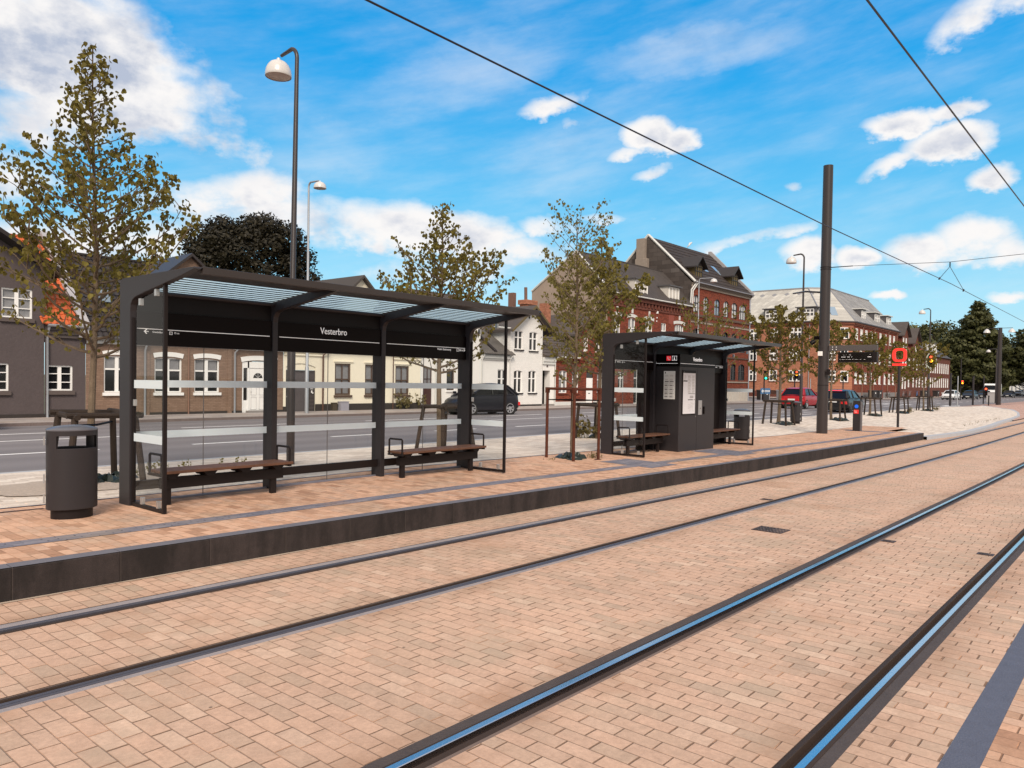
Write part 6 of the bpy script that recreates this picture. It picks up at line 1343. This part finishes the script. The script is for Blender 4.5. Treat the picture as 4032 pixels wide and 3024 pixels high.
# ------------------------------------------------------------------ vehicles (built facing +X, centre of the wheelbase on the origin)
tyre_m = mk('tyre', (.012, .012, .012), .8); rim_m = mk('rim', (.5, .5, .52), .3, .7); rim_dark = mk('rim_dark', (.04, .04, .045), .3, .7)
car_glass = mk('car_glass', (.005, .005, .006), .06, 0, .3); trim_m = mk('black_trim', (.01, .01, .01), .6)
head_m = mk('headlamp', (.75, .77, .8), .08, .3, .8); red_lamp = emit_mat('tail_lamp', (.5, .01, .01), .15); plate_m = mk('number_plate', (.7, .7, .68), .5)
def car(label, paint, L, W, H, wb, prof, cab, belt, wr=.32, rim=None, group='cars on the road', name='parked_car', cat='car', zb=.18, brake=False):
    """prof: (x, z of body top) list rear->front; cab: (x rear base, x rear top, x front top, x front base)"""
    t = thing(name, label, cat, (0, 0, 0), group); w = W / 2; xr, xf = prof[0][0], prof[-1][0]
    n = 26; m = MB(); rows = []
    def top(x):
        for (a, b), (c, d) in zip(prof, prof[1:]):
            if x <= c: return b + (d - b) * (x - a) / (c - a)
        return prof[-1][1]
    for i in range(n + 1):
        f = i / n; x = xr + (xf - xr) * f; e = min(1, min(x - xr, xf - x) / .55); k = .80 + .20 * math.sqrt(max(0, 1 - (1 - e) ** 2)); zt = top(x); ww = w * k; z0 = zb + .12 * (1 - e)
        pr = [(0, z0), (.80 * ww, z0), (.96 * ww, z0 + .10), (ww, z0 + .28), (ww * .99, zt * .62 + .1), (ww * .965, zt - .12), (ww * .90, zt - .02), (ww * .6, zt + .015), (0, zt + .03)]
        rows.append([m.p(x, -a, b) for a, b in pr] + [m.p(x, a, b) for a, b in reversed(pr[1:-1])])
    q = len(rows[0])
    for i in range(n):
        for j in range(q): m.f.append((rows[i][j], rows[i + 1][j], rows[i + 1][(j + 1) % q], rows[i][(j + 1) % q]))
    m.f.append(tuple(rows[0])); m.f.append(tuple(reversed(rows[-1])))
    # roof skin and pillars
    xb0, xt0, xt1, xb1 = cab; wt = w * .70; wbm = w * .90; zr = H - .05
    secs = [(xt0 - .10, H - .12), (xt0 + .2, H - .04), ((xt0 + xt1) / 2 + .1, H), (xt1 - .1, H - .03), (xt1 + .08, H - .10)]
    R = [[m.p(x, s * wt * u, z - d) for s, u, d in ((-1, 1.03, .07), (-1, .9, .0), (-1, .5, -.015), (1, .0, -.02), (1, .5, -.015), (1, .9, .0), (1, 1.03, .07))] for x, z in secs]
    for i in range(len(secs) - 1):
        for j in range(6): m.f.append((R[i][j], R[i + 1][j], R[i + 1][j + 1], R[i][j + 1]))
    for s in (-1, 1):
        for a, b in (((xb1, s * wbm, top(xb1) - .02), (xt1, s * wt, H - .09)), ((xb0, s * wbm, top(xb0) - .02), (xt0, s * wt, H - .10)), ((xb0 + .32, s * wbm * 1.0, belt), (xt0 + .22, s * wt * 1.02, H - .10))): m.tube([a, b], [.055, .04], 6)
    m.build('body', paint, t, smooth=True, fixn=True)
    # greenhouse
    g = MB(); S = [(xb0, top(xb0) - .03, 0), (xt0, H - .07, 1), (xt1, H - .07, 1), (xb1, top(xb1) - .03, 0)]
    A = [(x, z) for x, z, k in S]
    def ring(s): return [(xb0, s * wbm * .985, top(xb0) - .04), (xt0, s * wt * .99, H - .075), (xt1, s * wt * .99, H - .075), (xb1, s * wbm * .985, top(xb1) - .04)]
    a, b = ring(-1), ring(1); g.poly(a); g.poly(list(reversed(b)))
    g.quad(a[0], b[0], b[1], a[1]); g.quad(a[3], a[2], b[2], b[3]); g.quad(a[1], b[1], b[2], a[2]); g.build('windows', car_glass, t)
    d = MB(); xm = (xb0 + xb1) / 2 + .05
    for s in (-1, 1):
        for xx in (xm, xm - .95):
            ztp = H - .1; d.tube([(xx, s * wbm * .992, belt), (xx, s * (wt + .01), ztp)], .03, 5)
        d.box(xb0 + .3, xb1 - .05, min(s * w * .97, s * (w * .97 + .004 * s)), max(s * w * .97, s * w * .97 + .008), belt - .03, belt - .005)
    d.box(xr - .01, xr + .3, -w * .6, w * .6, zb - .02, zb + .16); d.box(xf - .3, xf + .005, -w * .62, w * .62, zb - .02, zb + .2); d.box(xf - .12, xf + .008, -w * .45, w * .45, .46, .56)
    d.box(xr + .2, xf - .2, -w * .8, w * .8, zb - .04, zb + .02)
    d.build('black_trim', trim_m, t)
    for s in (-1, 1):
        k = MB(); k.box(xb1 - .42, xb1 - .25, min(s * (w + .02), s * (w + .17)), max(s * (w + .02), s * (w + .17)), belt + .0, belt + .14); k.build('wing_mirror', paint, t, bevel=.03)
        hh = MB(); hh.prism([(s * w * .92, top(xf) - .02), (s * w * .52, top(xf) - .07), (s * w * .55, top(xf) - .19), (s * w * .93, top(xf) - .17)], xf - .35, xf - .015, 'x'); hh.build('headlight', head_m, t)
        tl_ = MB(); zt = top(xr); tl_.prism([(s * w * .90, zt - .02), (s * w * .50, zt - .05), (s * w * .55, zt - .18), (s * w * .93, zt - .20)], xr - .012, xr + .22, 'x'); tl_.build('tail_light', red_lamp, t)
    k = MB(); k.box(xr - .02, xr - .005, -.26, .26, .62, .73); k.box(xf + .005, xf + .02, -.26, .26, .38, .49); k.build('number_plate', plate_m, t)
    if brake:
        k = MB(); k.box(xt0 - .12, xt0 - .04, -w * .45, w * .45, H - .07, H - .04); k.build('high_brake_light', emit_mat('brake_red', (.9, .03, .03), .8), t)
    rimm = rim or rim_m
    for sx in (-1, 1):
        for s in (-1, 1):
            cx = sx * wb / 2; T_ = MB()
            def rot(mb, c=cx, s=s): mb.v = [(c + a, s * (w - .02 + cc), wr + b) for a, b, cc in mb.v]
            arch = MB(); arch.lathe([(0, -.12), (wr + .065, -.12), (wr + .065, .006), (0, .006)], 0, 0, 26); rot(arch); arch.build('wheel_arch', trim_m, t)
            T_.lathe([(wr * .72, -.16), (wr * .97, -.15), (wr, -.12), (wr, .0), (wr * .95, .025), (wr * .76, .028), (wr * .72, .0)], 0, 0, 28); rot(T_); wh = T_.build('wheel', tyre_m, t, smooth=True)
            Rm = MB(); Rm.lathe([(wr * .74, .0), (wr * .76, .022), (wr * .66, .022), (wr * .64, .0)], 0, 0, 28); Rm.lathe([(0, .02), (wr * .14, .018), (wr * .14, .0)], 0, 0, 14)
            for k_ in range(7):
                a = 2 * math.pi * k_ / 7; c_, s_ = math.cos(a), math.sin(a); w1, w2 = wr * .075, wr * .12
                Rm.poly([(c_ * wr * .1 - s_ * w1, s_ * wr * .1 + c_ * w1, .016), (c_ * wr * .1 + s_ * w1, s_ * wr * .1 - c_ * w1, .016), (c_ * wr * .7 + s_ * w2, s_ * wr * .7 - c_ * w2, .014), (c_ * wr * .7 - s_ * w2, s_ * wr * .7 + c_ * w2, .014)])
            rot(Rm); Rm.build('rim', rimm, wh)
    return t
def paintm(name, c, rough=.25): return mk(name, c, rough + .05, .0, .3, coat=.2)
hatch = car('black hatchback driving left past the white houses', paintm('paint_black', (.010, .010, .016)), 4.1, 1.74, 1.67, 2.5,
    [(-1.98, .70), (-1.95, 1.08), (-1.5, 1.14), (0, 1.08), (.95, 1.05), (1.4, .98), (1.8, .84), (2.05, .60)], (-1.88, -1.22, .12, 1.48), 1.08, .345)
hatch.location = (30.15, 27.75, ROAD); hatch.rotation_euler = (0, 0, D2R(168))
red = car('red compact crossover car driving away behind the litter bin', paintm('paint_red', (.36, .004, .010)), 4.2, 1.8, 1.55, 2.6,
    [(-2.0, .75), (-1.95, .98), (-1.5, 1.02), (0, 1.0), (1.0, 1.0), (1.3, .97), (1.9, .85), (2.15, .65)], (-1.9, -1.35, .45, 1.3), 1.0, .34, brake=False)
red.location = (61.4, 21.85, ROAD); red.rotation_euler = (0, 0, D2R(2)); red.scale = (1.07, 1.07, 1.07)
blk = car('black estate car driving away just right of the tall mast', paintm('paint_black2', (.012, .012, .014)), 4.7, 1.84, 1.47, 2.85,
    [(-2.3, .75), (-2.25, .93), (-1.7, .96), (0, .95), (1.0, .95), (1.3, .93), (2.0, .8), (2.35, .6)], (-2.2, -1.65, .5, 1.35), .95, .33, rim=rim_dark, brake=True)
blk.location = (56.5, 17.15, ROAD); blk.rotation_euler = (0, 0, D2R(3)); blk.scale = (1.07, 1.07, 1.07)
prof_f = [(-1.95, .72), (-1.9, .92), (0, .95), (1.0, .95), (1.6, .85), (1.95, .62)]
wht = car('small white hatchback facing the camera at the far crossing', paintm('paint_white', (.72, .73, .74)), 3.9, 1.72, 1.5, 2.5, prof_f, (-1.85, -1.3, .4, 1.25), .95)
wht.location = (132.3, 24.2, ROAD); wht.rotation_euler = (0, 0, D2R(176))
dk = car('dark blue car queuing directly behind the small white hatchback', paintm('paint_navy', (.015, .02, .035)), 4.4, 1.78, 1.48, 2.6, prof_f, (-1.85, -1.3, .4, 1.25), .95)
dk.location = (144.5, 23.6, ROAD); dk.rotation_euler = (0, 0, D2R(178))
copy_thing(dk, (161.5, 24.2, ROAD), D2R(178), 'third car of the queue, dark, in front of the white van')
copy_thing(dk, (188, 23.7, ROAD), D2R(178), 'last dark car of the queue, right of the far mast')
sv = car('silver car parked at the far right end of the street', paintm('paint_silver', (.42, .45, .48)), 4.4, 1.78, 1.48, 2.6, prof_f, (-1.85, -1.3, .4, 1.25), .95)
sv.location = (245, 28.6, ROAD); sv.rotation_euler = (0, 0, D2R(170))
def van():
    t = thing('delivery_van', 'white high roofed van standing in the queue at the far crossing', 'van', (0, 0, 0), 'cars on the road')
    pw = paintm('paint_van', (.76, .76, .76)); m = MB()
    m.prism([(-3.4, .4), (-3.4, 2.7), (-3.3, 2.8), (1.4, 2.8), (1.75, 2.55), (2.45, 1.55), (3.15, 1.25), (3.3, .9), (3.3, .4)], -1.05, 1.05, 'y'); m.build('body', pw, t, bevel=.08)
    m = MB(); m.prism([(1.80, 2.44), (2.42, 1.58), (2.46, 1.58), (1.84, 2.46)], -.92, .92, 'y'); m.box(1.3, 2.3, -1.06, -1.052, 1.55, 2.2); m.box(1.3, 2.3, 1.052, 1.06, 1.55, 2.2); m.build('windows', car_glass, t)
    m = MB(); m.box(3.28, 3.33, -.8, .8, .45, .85); m.box(-3.42, 3.2, -.95, .95, .3, .42); m.build('bumper', trim_m, t)
    for s in (-1, 1):
        m = MB(); m.box(3.2, 3.32, min(s * .65, s * 1.0), max(s * .65, s * 1.0), .92, 1.15); m.build('headlight', head_m, t)
        m = MB(); m.box(2.2, 2.35, min(s * 1.08, s * 1.3), max(s * 1.08, s * 1.3), 1.55, 1.85); m.build('wing_mirror', trim_m, t)
        for cx in (-2.1, 2.1): m = MB(); m.lathe([(0, -.15), (.36, -.15), (.36, .03), (.2, .03), (0, .02)], 0, 0, 20); m.v = [(cx + a, s * (1.05 + c), .36 + b) for a, b, c in m.v]; m.build('wheel', tyre_m, t)
    t.location = (176.5, 25.1, ROAD); t.rotation_euler = (0, 0, D2R(178))
van()
def flatbed():
    t = thing('flatbed_trailer', 'tail end of a white drop side trailer cut off by the left picture edge', 'trailer', (7.3, 28.4, ROAD))
    m = MB(); m.box(5.2, 8.75, 27.6, 29.3, .88, .94); m.box(5.2, 8.72, 27.6, 27.64, .93, 1.30); m.box(8.70, 8.75, 27.6, 29.3, .93, 1.30); m.box(8.64, 8.76, 27.57, 27.68, .80, 1.32)
    m.box(5.2, 8.62, 27.588, 27.6, .98, 1.0); m.box(5.2, 8.62, 27.588, 27.6, 1.22, 1.24); m.build('bed', mk('trailer_white', (.60, .60, .64), .5, .2), t, bevel=.006)
    m = MB(); m.box(8.56, 8.6, 27.57, 27.6, 1.0, 1.2); m.box(8.40, 8.44, 27.57, 27.59, 1.2, 1.24); m.build('latch', trim_m, t)
    m = MB(); m.box(8.15, 8.42, 27.58, 27.61, .815, .865); m.build('side_marker', emit_mat('orange_marker', (.9, .22, .01), .5), t)
    m = MB(); add_text(m, 'VARIANT', .05, (8.1, 27.585, 1.03), (1, 0, 0)); m.build('lettering', mk('ink', (.05, .05, .05)), t)
    m = MB(); m.prism([(8.40, .80), (8.72, .80), (8.70, .45), (8.62, .42)], 27.6, 27.64, 'y'); m.prism([(8.5, .6), (5.2, .6), (5.2, .8), (8.4, .8)], 27.8, 27.9, 'y'); m.build('mudguard', mk('light_grey', (.35, .35, .38), .5), t)
    for cx in (6.9,): m = MB(); m.lathe([(0, -.15), (.33, -.15), (.33, .03), (.2, .03), (0, .02)], 0, 0, 20); m.v = [(cx + a, 27.75 - c, ROAD + .33 + b) for a, b, c in m.v]; m.build('wheel', tyre_m, t)
    t.location.x -= 1.25
flatbed()

# ------------------------------------------------------------------ signals, signs, far street furniture
def signal(x, y, zg, h, label, lit, ztop=None, heads=1, dirx=-1, r=.07):
    t = thing('traffic_light', label, 'traffic light', (x, y, zg), 'traffic lights at the crossing'); m = MB(); m.tube([(x, y, zg - .05), (x, y, zg + h)], r, 10); m.build('pole', metal, t, smooth=True)
    zt = (ztop or zg + h); m = MB(); m.box(x - .22, x - .02, y - .42, y - .12, zt - .95, zt); hd = m.build('signal_head', header_black, t, bevel=.02)
    cols = {'r': (0, (1, .06, .02)), 'a': (1, (1, .35, .02)), 'g': (2, (.02, .9, .55))}
    for k in lit:
        i, c = cols[k]; q = MB(); q.lathe([(0, 0), (.105, 0)], 0, 0, 14); q.v = [(x - .225, y - .27 + a, zt - .17 - .30 * i + b) for a, b, e in q.v]; q.build('lit_lens', emit_mat('lens_' + k, c, 3.), hd)
    for k in 'rag':
        if k in lit: continue
        i = 'rag'.index(k); q = MB(); q.lathe([(0, 0), (.105, 0)], 0, 0, 14); q.v = [(x - .225, y - .27 + a, zt - .17 - .30 * i + b) for a, b, e in q.v]; q.build('dark_lens', pane_dark, hd)
    return t
signal(85.8, 31.2, FW, 3.4, 'traffic light with amber and red lit, before the orange brick side wall', 'ra')
signal(76.6, 31.0, FW, 3.2, 'small traffic light showing green at the foot of the tall brick house', 'g')
signal(130.5, 22.6, ROAD, 6.2, 'tall signal pole showing red and amber above the white hatchback', 'ra', 3.1)
signal(104.8, 15.75, ROAD, 3.3, 'signal pole with a small red light left of the far mast', 'r', 2.0)
signal(102.4, 31, FW, 3.5, 'unlit traffic light behind the departure board', '')
plain_pole(82.8, 15.18, ROAD, 3.3, .10, 'dark pole at the far end of the island with a signal head seen from behind', metal)
plain_pole(95.3, 15.3, ROAD, 3.2, .10, 'dark bare pole between the queuing cars', metal)
plain_pole(81.1, 14.27, .1, 3.0, .045, 'thin pale grey pole at the end of the island', galv)
plain_pole(90.3, 31, FW, 2.7, .05, 'thin bent top pole on the sidewalk behind the red car', galv)
def hoopsig():
    x, y = 64.9, 14.9; t = thing('traffic_light', 'oval framed traffic light with red and amber lit, high behind the last island trees', 'traffic light', (68.7, 14.2, .15), 'traffic lights at the crossing'); zc = 4.05; x = 68.6; y = 14.0
    m = MB(); P = [(x, y + .36 * math.cos(a), zc + (.62 if True else 0) * math.sin(a)) for a in [2 * math.pi * k / 28 for k in range(29)]]; m.tube(P, .045, 6, False); m.build('oval_frame', mk('pale_frame', (.45, .5, .42), .5), t)
    m = MB(); m.box(x, x + .15, y - .28, y + .28, zc - .52, zc + .52); h = m.build('signal_head', header_black, t)
    for k, (dz, c) in enumerate(((.28, (1, .05, .02)), (.0, (1, .4, .02)))):
        q = MB(); q.lathe([(0, 0), (.13, 0)], 0, 0, 14); q.v = [(x - .01, y + a, zc + dz + b) for a, b, e in q.v]; q.build('lit_lens', emit_mat('hl%d' % k, c, 3.), h)
hoopsig()
def mast2():
    x, y = 101.5, 13.8; t = thing('catenary_mast', 'far dark catenary mast with two white lamps on a cross bar', 'mast', (x, y, ROAD)); m = MB(); m.tube([(x, y, 0), (x, y, 8.8)], [.26, .2], 16); m.build('pole', pole_paint, t, smooth=True)
    m = MB(); m.tube([(x, y - 1.2, 8.75), (x, y + 1.3, 8.75)], .03, 6); b = m.build('cross_bar', metal, t)
    for s in (-1.1, 1.3):
        m = MB(); m.lathe([(0, .0), (.12, -.05), (.3, -.25), (.36, -.45), (0, -.47)], 0, 0, 16); m.v = [(x + a, y + s + e, 8.7 + c) for a, e, c in m.v]; m.build('lamp_head', lamp_white, t, smooth=True)
mast2()
def bollard(x, y, zg, label):
    m = MB(); m.lathe([(0, 0), (.07, 0), (.06, .1), (.06, .95), (.08, .97), (.08, 1.0), (.05, 1.08), (0, 1.1)], x, y, 12); m.v = [(a, b, c + zg) for a, b, c in m.v]; tag(m.build('bollard', metal2, None, smooth=True, org=(x, y, zg)), label, 'bollard')
bollard(94.4, 13.7, ROAD, 'slim dark bollard in front of the grey cabinet at the far crossing')
m = MB(); m.box(116, 116.8, 16.0, 17.1, ROAD, 1.35); m.box(115.95, 116.85, 15.95, 17.15, 1.35, 1.42); tag(m.build('utility_cabinet', mk('grey_cab', (.38, .36, .36), .6), None, org=(116, 16, ROAD)), 'grey cabinet just left of the far catenary mast', 'cabinet')
def wheelie(x, y, label, w=1.2, dark=True):
    t = thing('waste_container', label, 'waste container', (x, y, FW), 'dark waste containers on the far sidewalk'); mm = mk('container_dark', (.022, .018, .018), .6) if dark else mk('container_grey', (.22, .22, .24), .6)
    m = MB(); m.prism([(x - w * .45, FW + .12), (x + w * .45, FW + .12), (x + w * .5, 1.25), (x - w * .5, 1.25)], y, y + .8, 'y'); m.build('body', mm, t, bevel=.03)
    m = MB(); m.prism([(x - w * .53, 1.252), (x + w * .53, 1.252), (x + w * .5, 1.36), (x - w * .5, 1.36)], y - .05, y + .85, 'y'); m.build('lid', mm, t, bevel=.02)
    m = MB(); m.box(x - .18, x + .18, y - .012, y - .002, .85, 1.05); m.build('sticker', white_p, t)
    for s in (-1, 1): m = MB(); m.tube([(x + s * w * .36, y + .1, FW + .08), (x + s * w * .36, y + .2, FW + .08)], .08, 10); m.build('wheel', tyre_m, t)
for x, lb, w, d in ((79.7, 'dark waste container with white sticker left of the tree before the side wall', 1.8, True), (85.0, 'grey waste container behind the red car', 1.4, False), (87.6, 'dark waste container directly above the red car roof', 2.2, True), (104.5, 'dark waste container below the departure board', 3.0, True),
    (119.6, 'large dark container left of the bicycles', 2.0, True), (122.2, 'second dark container next to the bicycles', 1.8, True), (151.5, 'dark container behind the island trees, far along the houses', 1.8, True), (161.5, 'dark container at the foot of the long row house', 2.0, True)): wheelie(x, 31.6 if x > 110 else 31.9, lb, w, d)
def bike(x, y, label, col):
    t = thing('bicycle', label, 'bicycle', (x, y, FW), 'bicycles parked along the houses')
    for cx, nm in ((-.52, 'wheel'), (.52, 'wheel')):
        m = MB(); m.tube([(x + cx + .34 * math.cos(a), y, FW + .34 + .34 * math.sin(a)) for a in [2 * math.pi * k / 20 for k in range(21)]], .022, 5, False)
        for k in range(6): a = math.pi * k / 6; m.tube([(x + cx - .33 * math.cos(a), y, FW + .34 - .33 * math.sin(a)), (x + cx + .33 * math.cos(a), y, FW + .34 + .33 * math.sin(a))], .004, 3, False)
        m.build(nm, tyre_m, t)
    m = MB(); A = (x - .52, y, FW + .34); B = (x - .1, y, FW + .3); C_ = (x - .25, y, FW + .85); D_ = (x + .35, y, FW + .85); E_ = (x + .52, y, FW + .34)
    for a, b in ((A, B), (B, C_), (C_, D_), (B, D_), (A, C_), (D_, E_)): m.tube([a, b], .018, 5)
    m.tube([D_, (x + .32, y, FW + 1.05)], .016, 5); m.tube([(x + .30, y - .28, FW + 1.05), (x + .36, y, FW + 1.07), (x + .30, y + .28, FW + 1.05)], .014, 5); m.build('frame', col, t)
    m = MB(); m.box(x - .38, x - .16, y - .06, y + .06, FW + .92, FW + .98); m.build('saddle', trim_m, t)
for i, (x, lb) in enumerate(((125.6, 'first bicycle right of the dark containers'), (127.2, 'second bicycle right of the dark containers'), (133.2, 'bicycle with pale mudguards below the O sign ring'), (135.6, 'bicycle leaning right behind the O sign pole'), (138.0, 'bicycle in front of the gable houses, third from the right'), (141.0, 'bicycle in front of the gable houses, second from the right'), (144.8, 'bicycle with blue frame, rightmost before the row house'))):
    bike(x, 31.6 + .15 * (i % 3), lb, (metal2, mk('bike_grey', (.3, .3, .32), .4), mk('bike_blue', (.08, .2, .45), .4))[2 if i == 6 else i % 2])
def arrowsign():
    x, y = 77.0, 31.0; t = thing('direction_sign', 'low blue road sign with a white left pointing arrow', 'sign', (x, y, FW)); m = MB(); m.box(x - 1.25, x + 1.25, y - .02, y + .02, .95, 1.55); p = m.build('sign_panel', mk('sign_blue', (.04, .14, .30), .5), t, bevel=.01)
    m = MB(); m.poly([(x - 1.1, y - .03, 1.25), (x - .8, y - .03, 1.45), (x - .8, y - .03, 1.34), (x + 1.05, y - .03, 1.34), (x + 1.05, y - .03, 1.16), (x - .8, y - .03, 1.16), (x - .8, y - .03, 1.05)]); m.build('arrow', white_p, p)
    m = MB(); m.box(x - .9, x + .9, y - .035, y - .031, 1.22, 1.28); m.build('arrow_core', MATS['sign_blue'], p)
    for s in (-1.1, 1.1): m = MB(); m.tube([(x + s, y, FW), (x + s, y, .95)], .04, 6); m.build('leg', galv, t)
arrowsign()
def streetbench():
    t = thing('park_bench', 'brown slatted bench at the side wall of the orange brick building', 'bench', (100, 39.5, FW)); m = MB()
    for k in range(3): m.box(101.5 + k * .16, 101.63 + k * .16, 39.0, 41.2, .55, .59)
    m.build('seat', wood_dark, t); m = MB()
    for k in range(3): m.box(102.0, 102.04, 39.0, 41.2, .72 + k * .17, .85 + k * .17)
    m.build('backrest', wood_dark, t)
    for y in (39.2, 41.0): m = MB(); m.box(101.5, 102.0, y, y + .06, FW, .55); m.build('leg', metal2, t)
streetbench()
struct(sheet('side_pavement', pave_walk, 100, 110.6, K(36.2), K(90), lambda X, Y: FW - .0, nx=2, ny=2))
# clean up helper data
for me in [m_ for m_ in bpy.data.meshes if m_.users == 0]: bpy.data.meshes.remove(me)
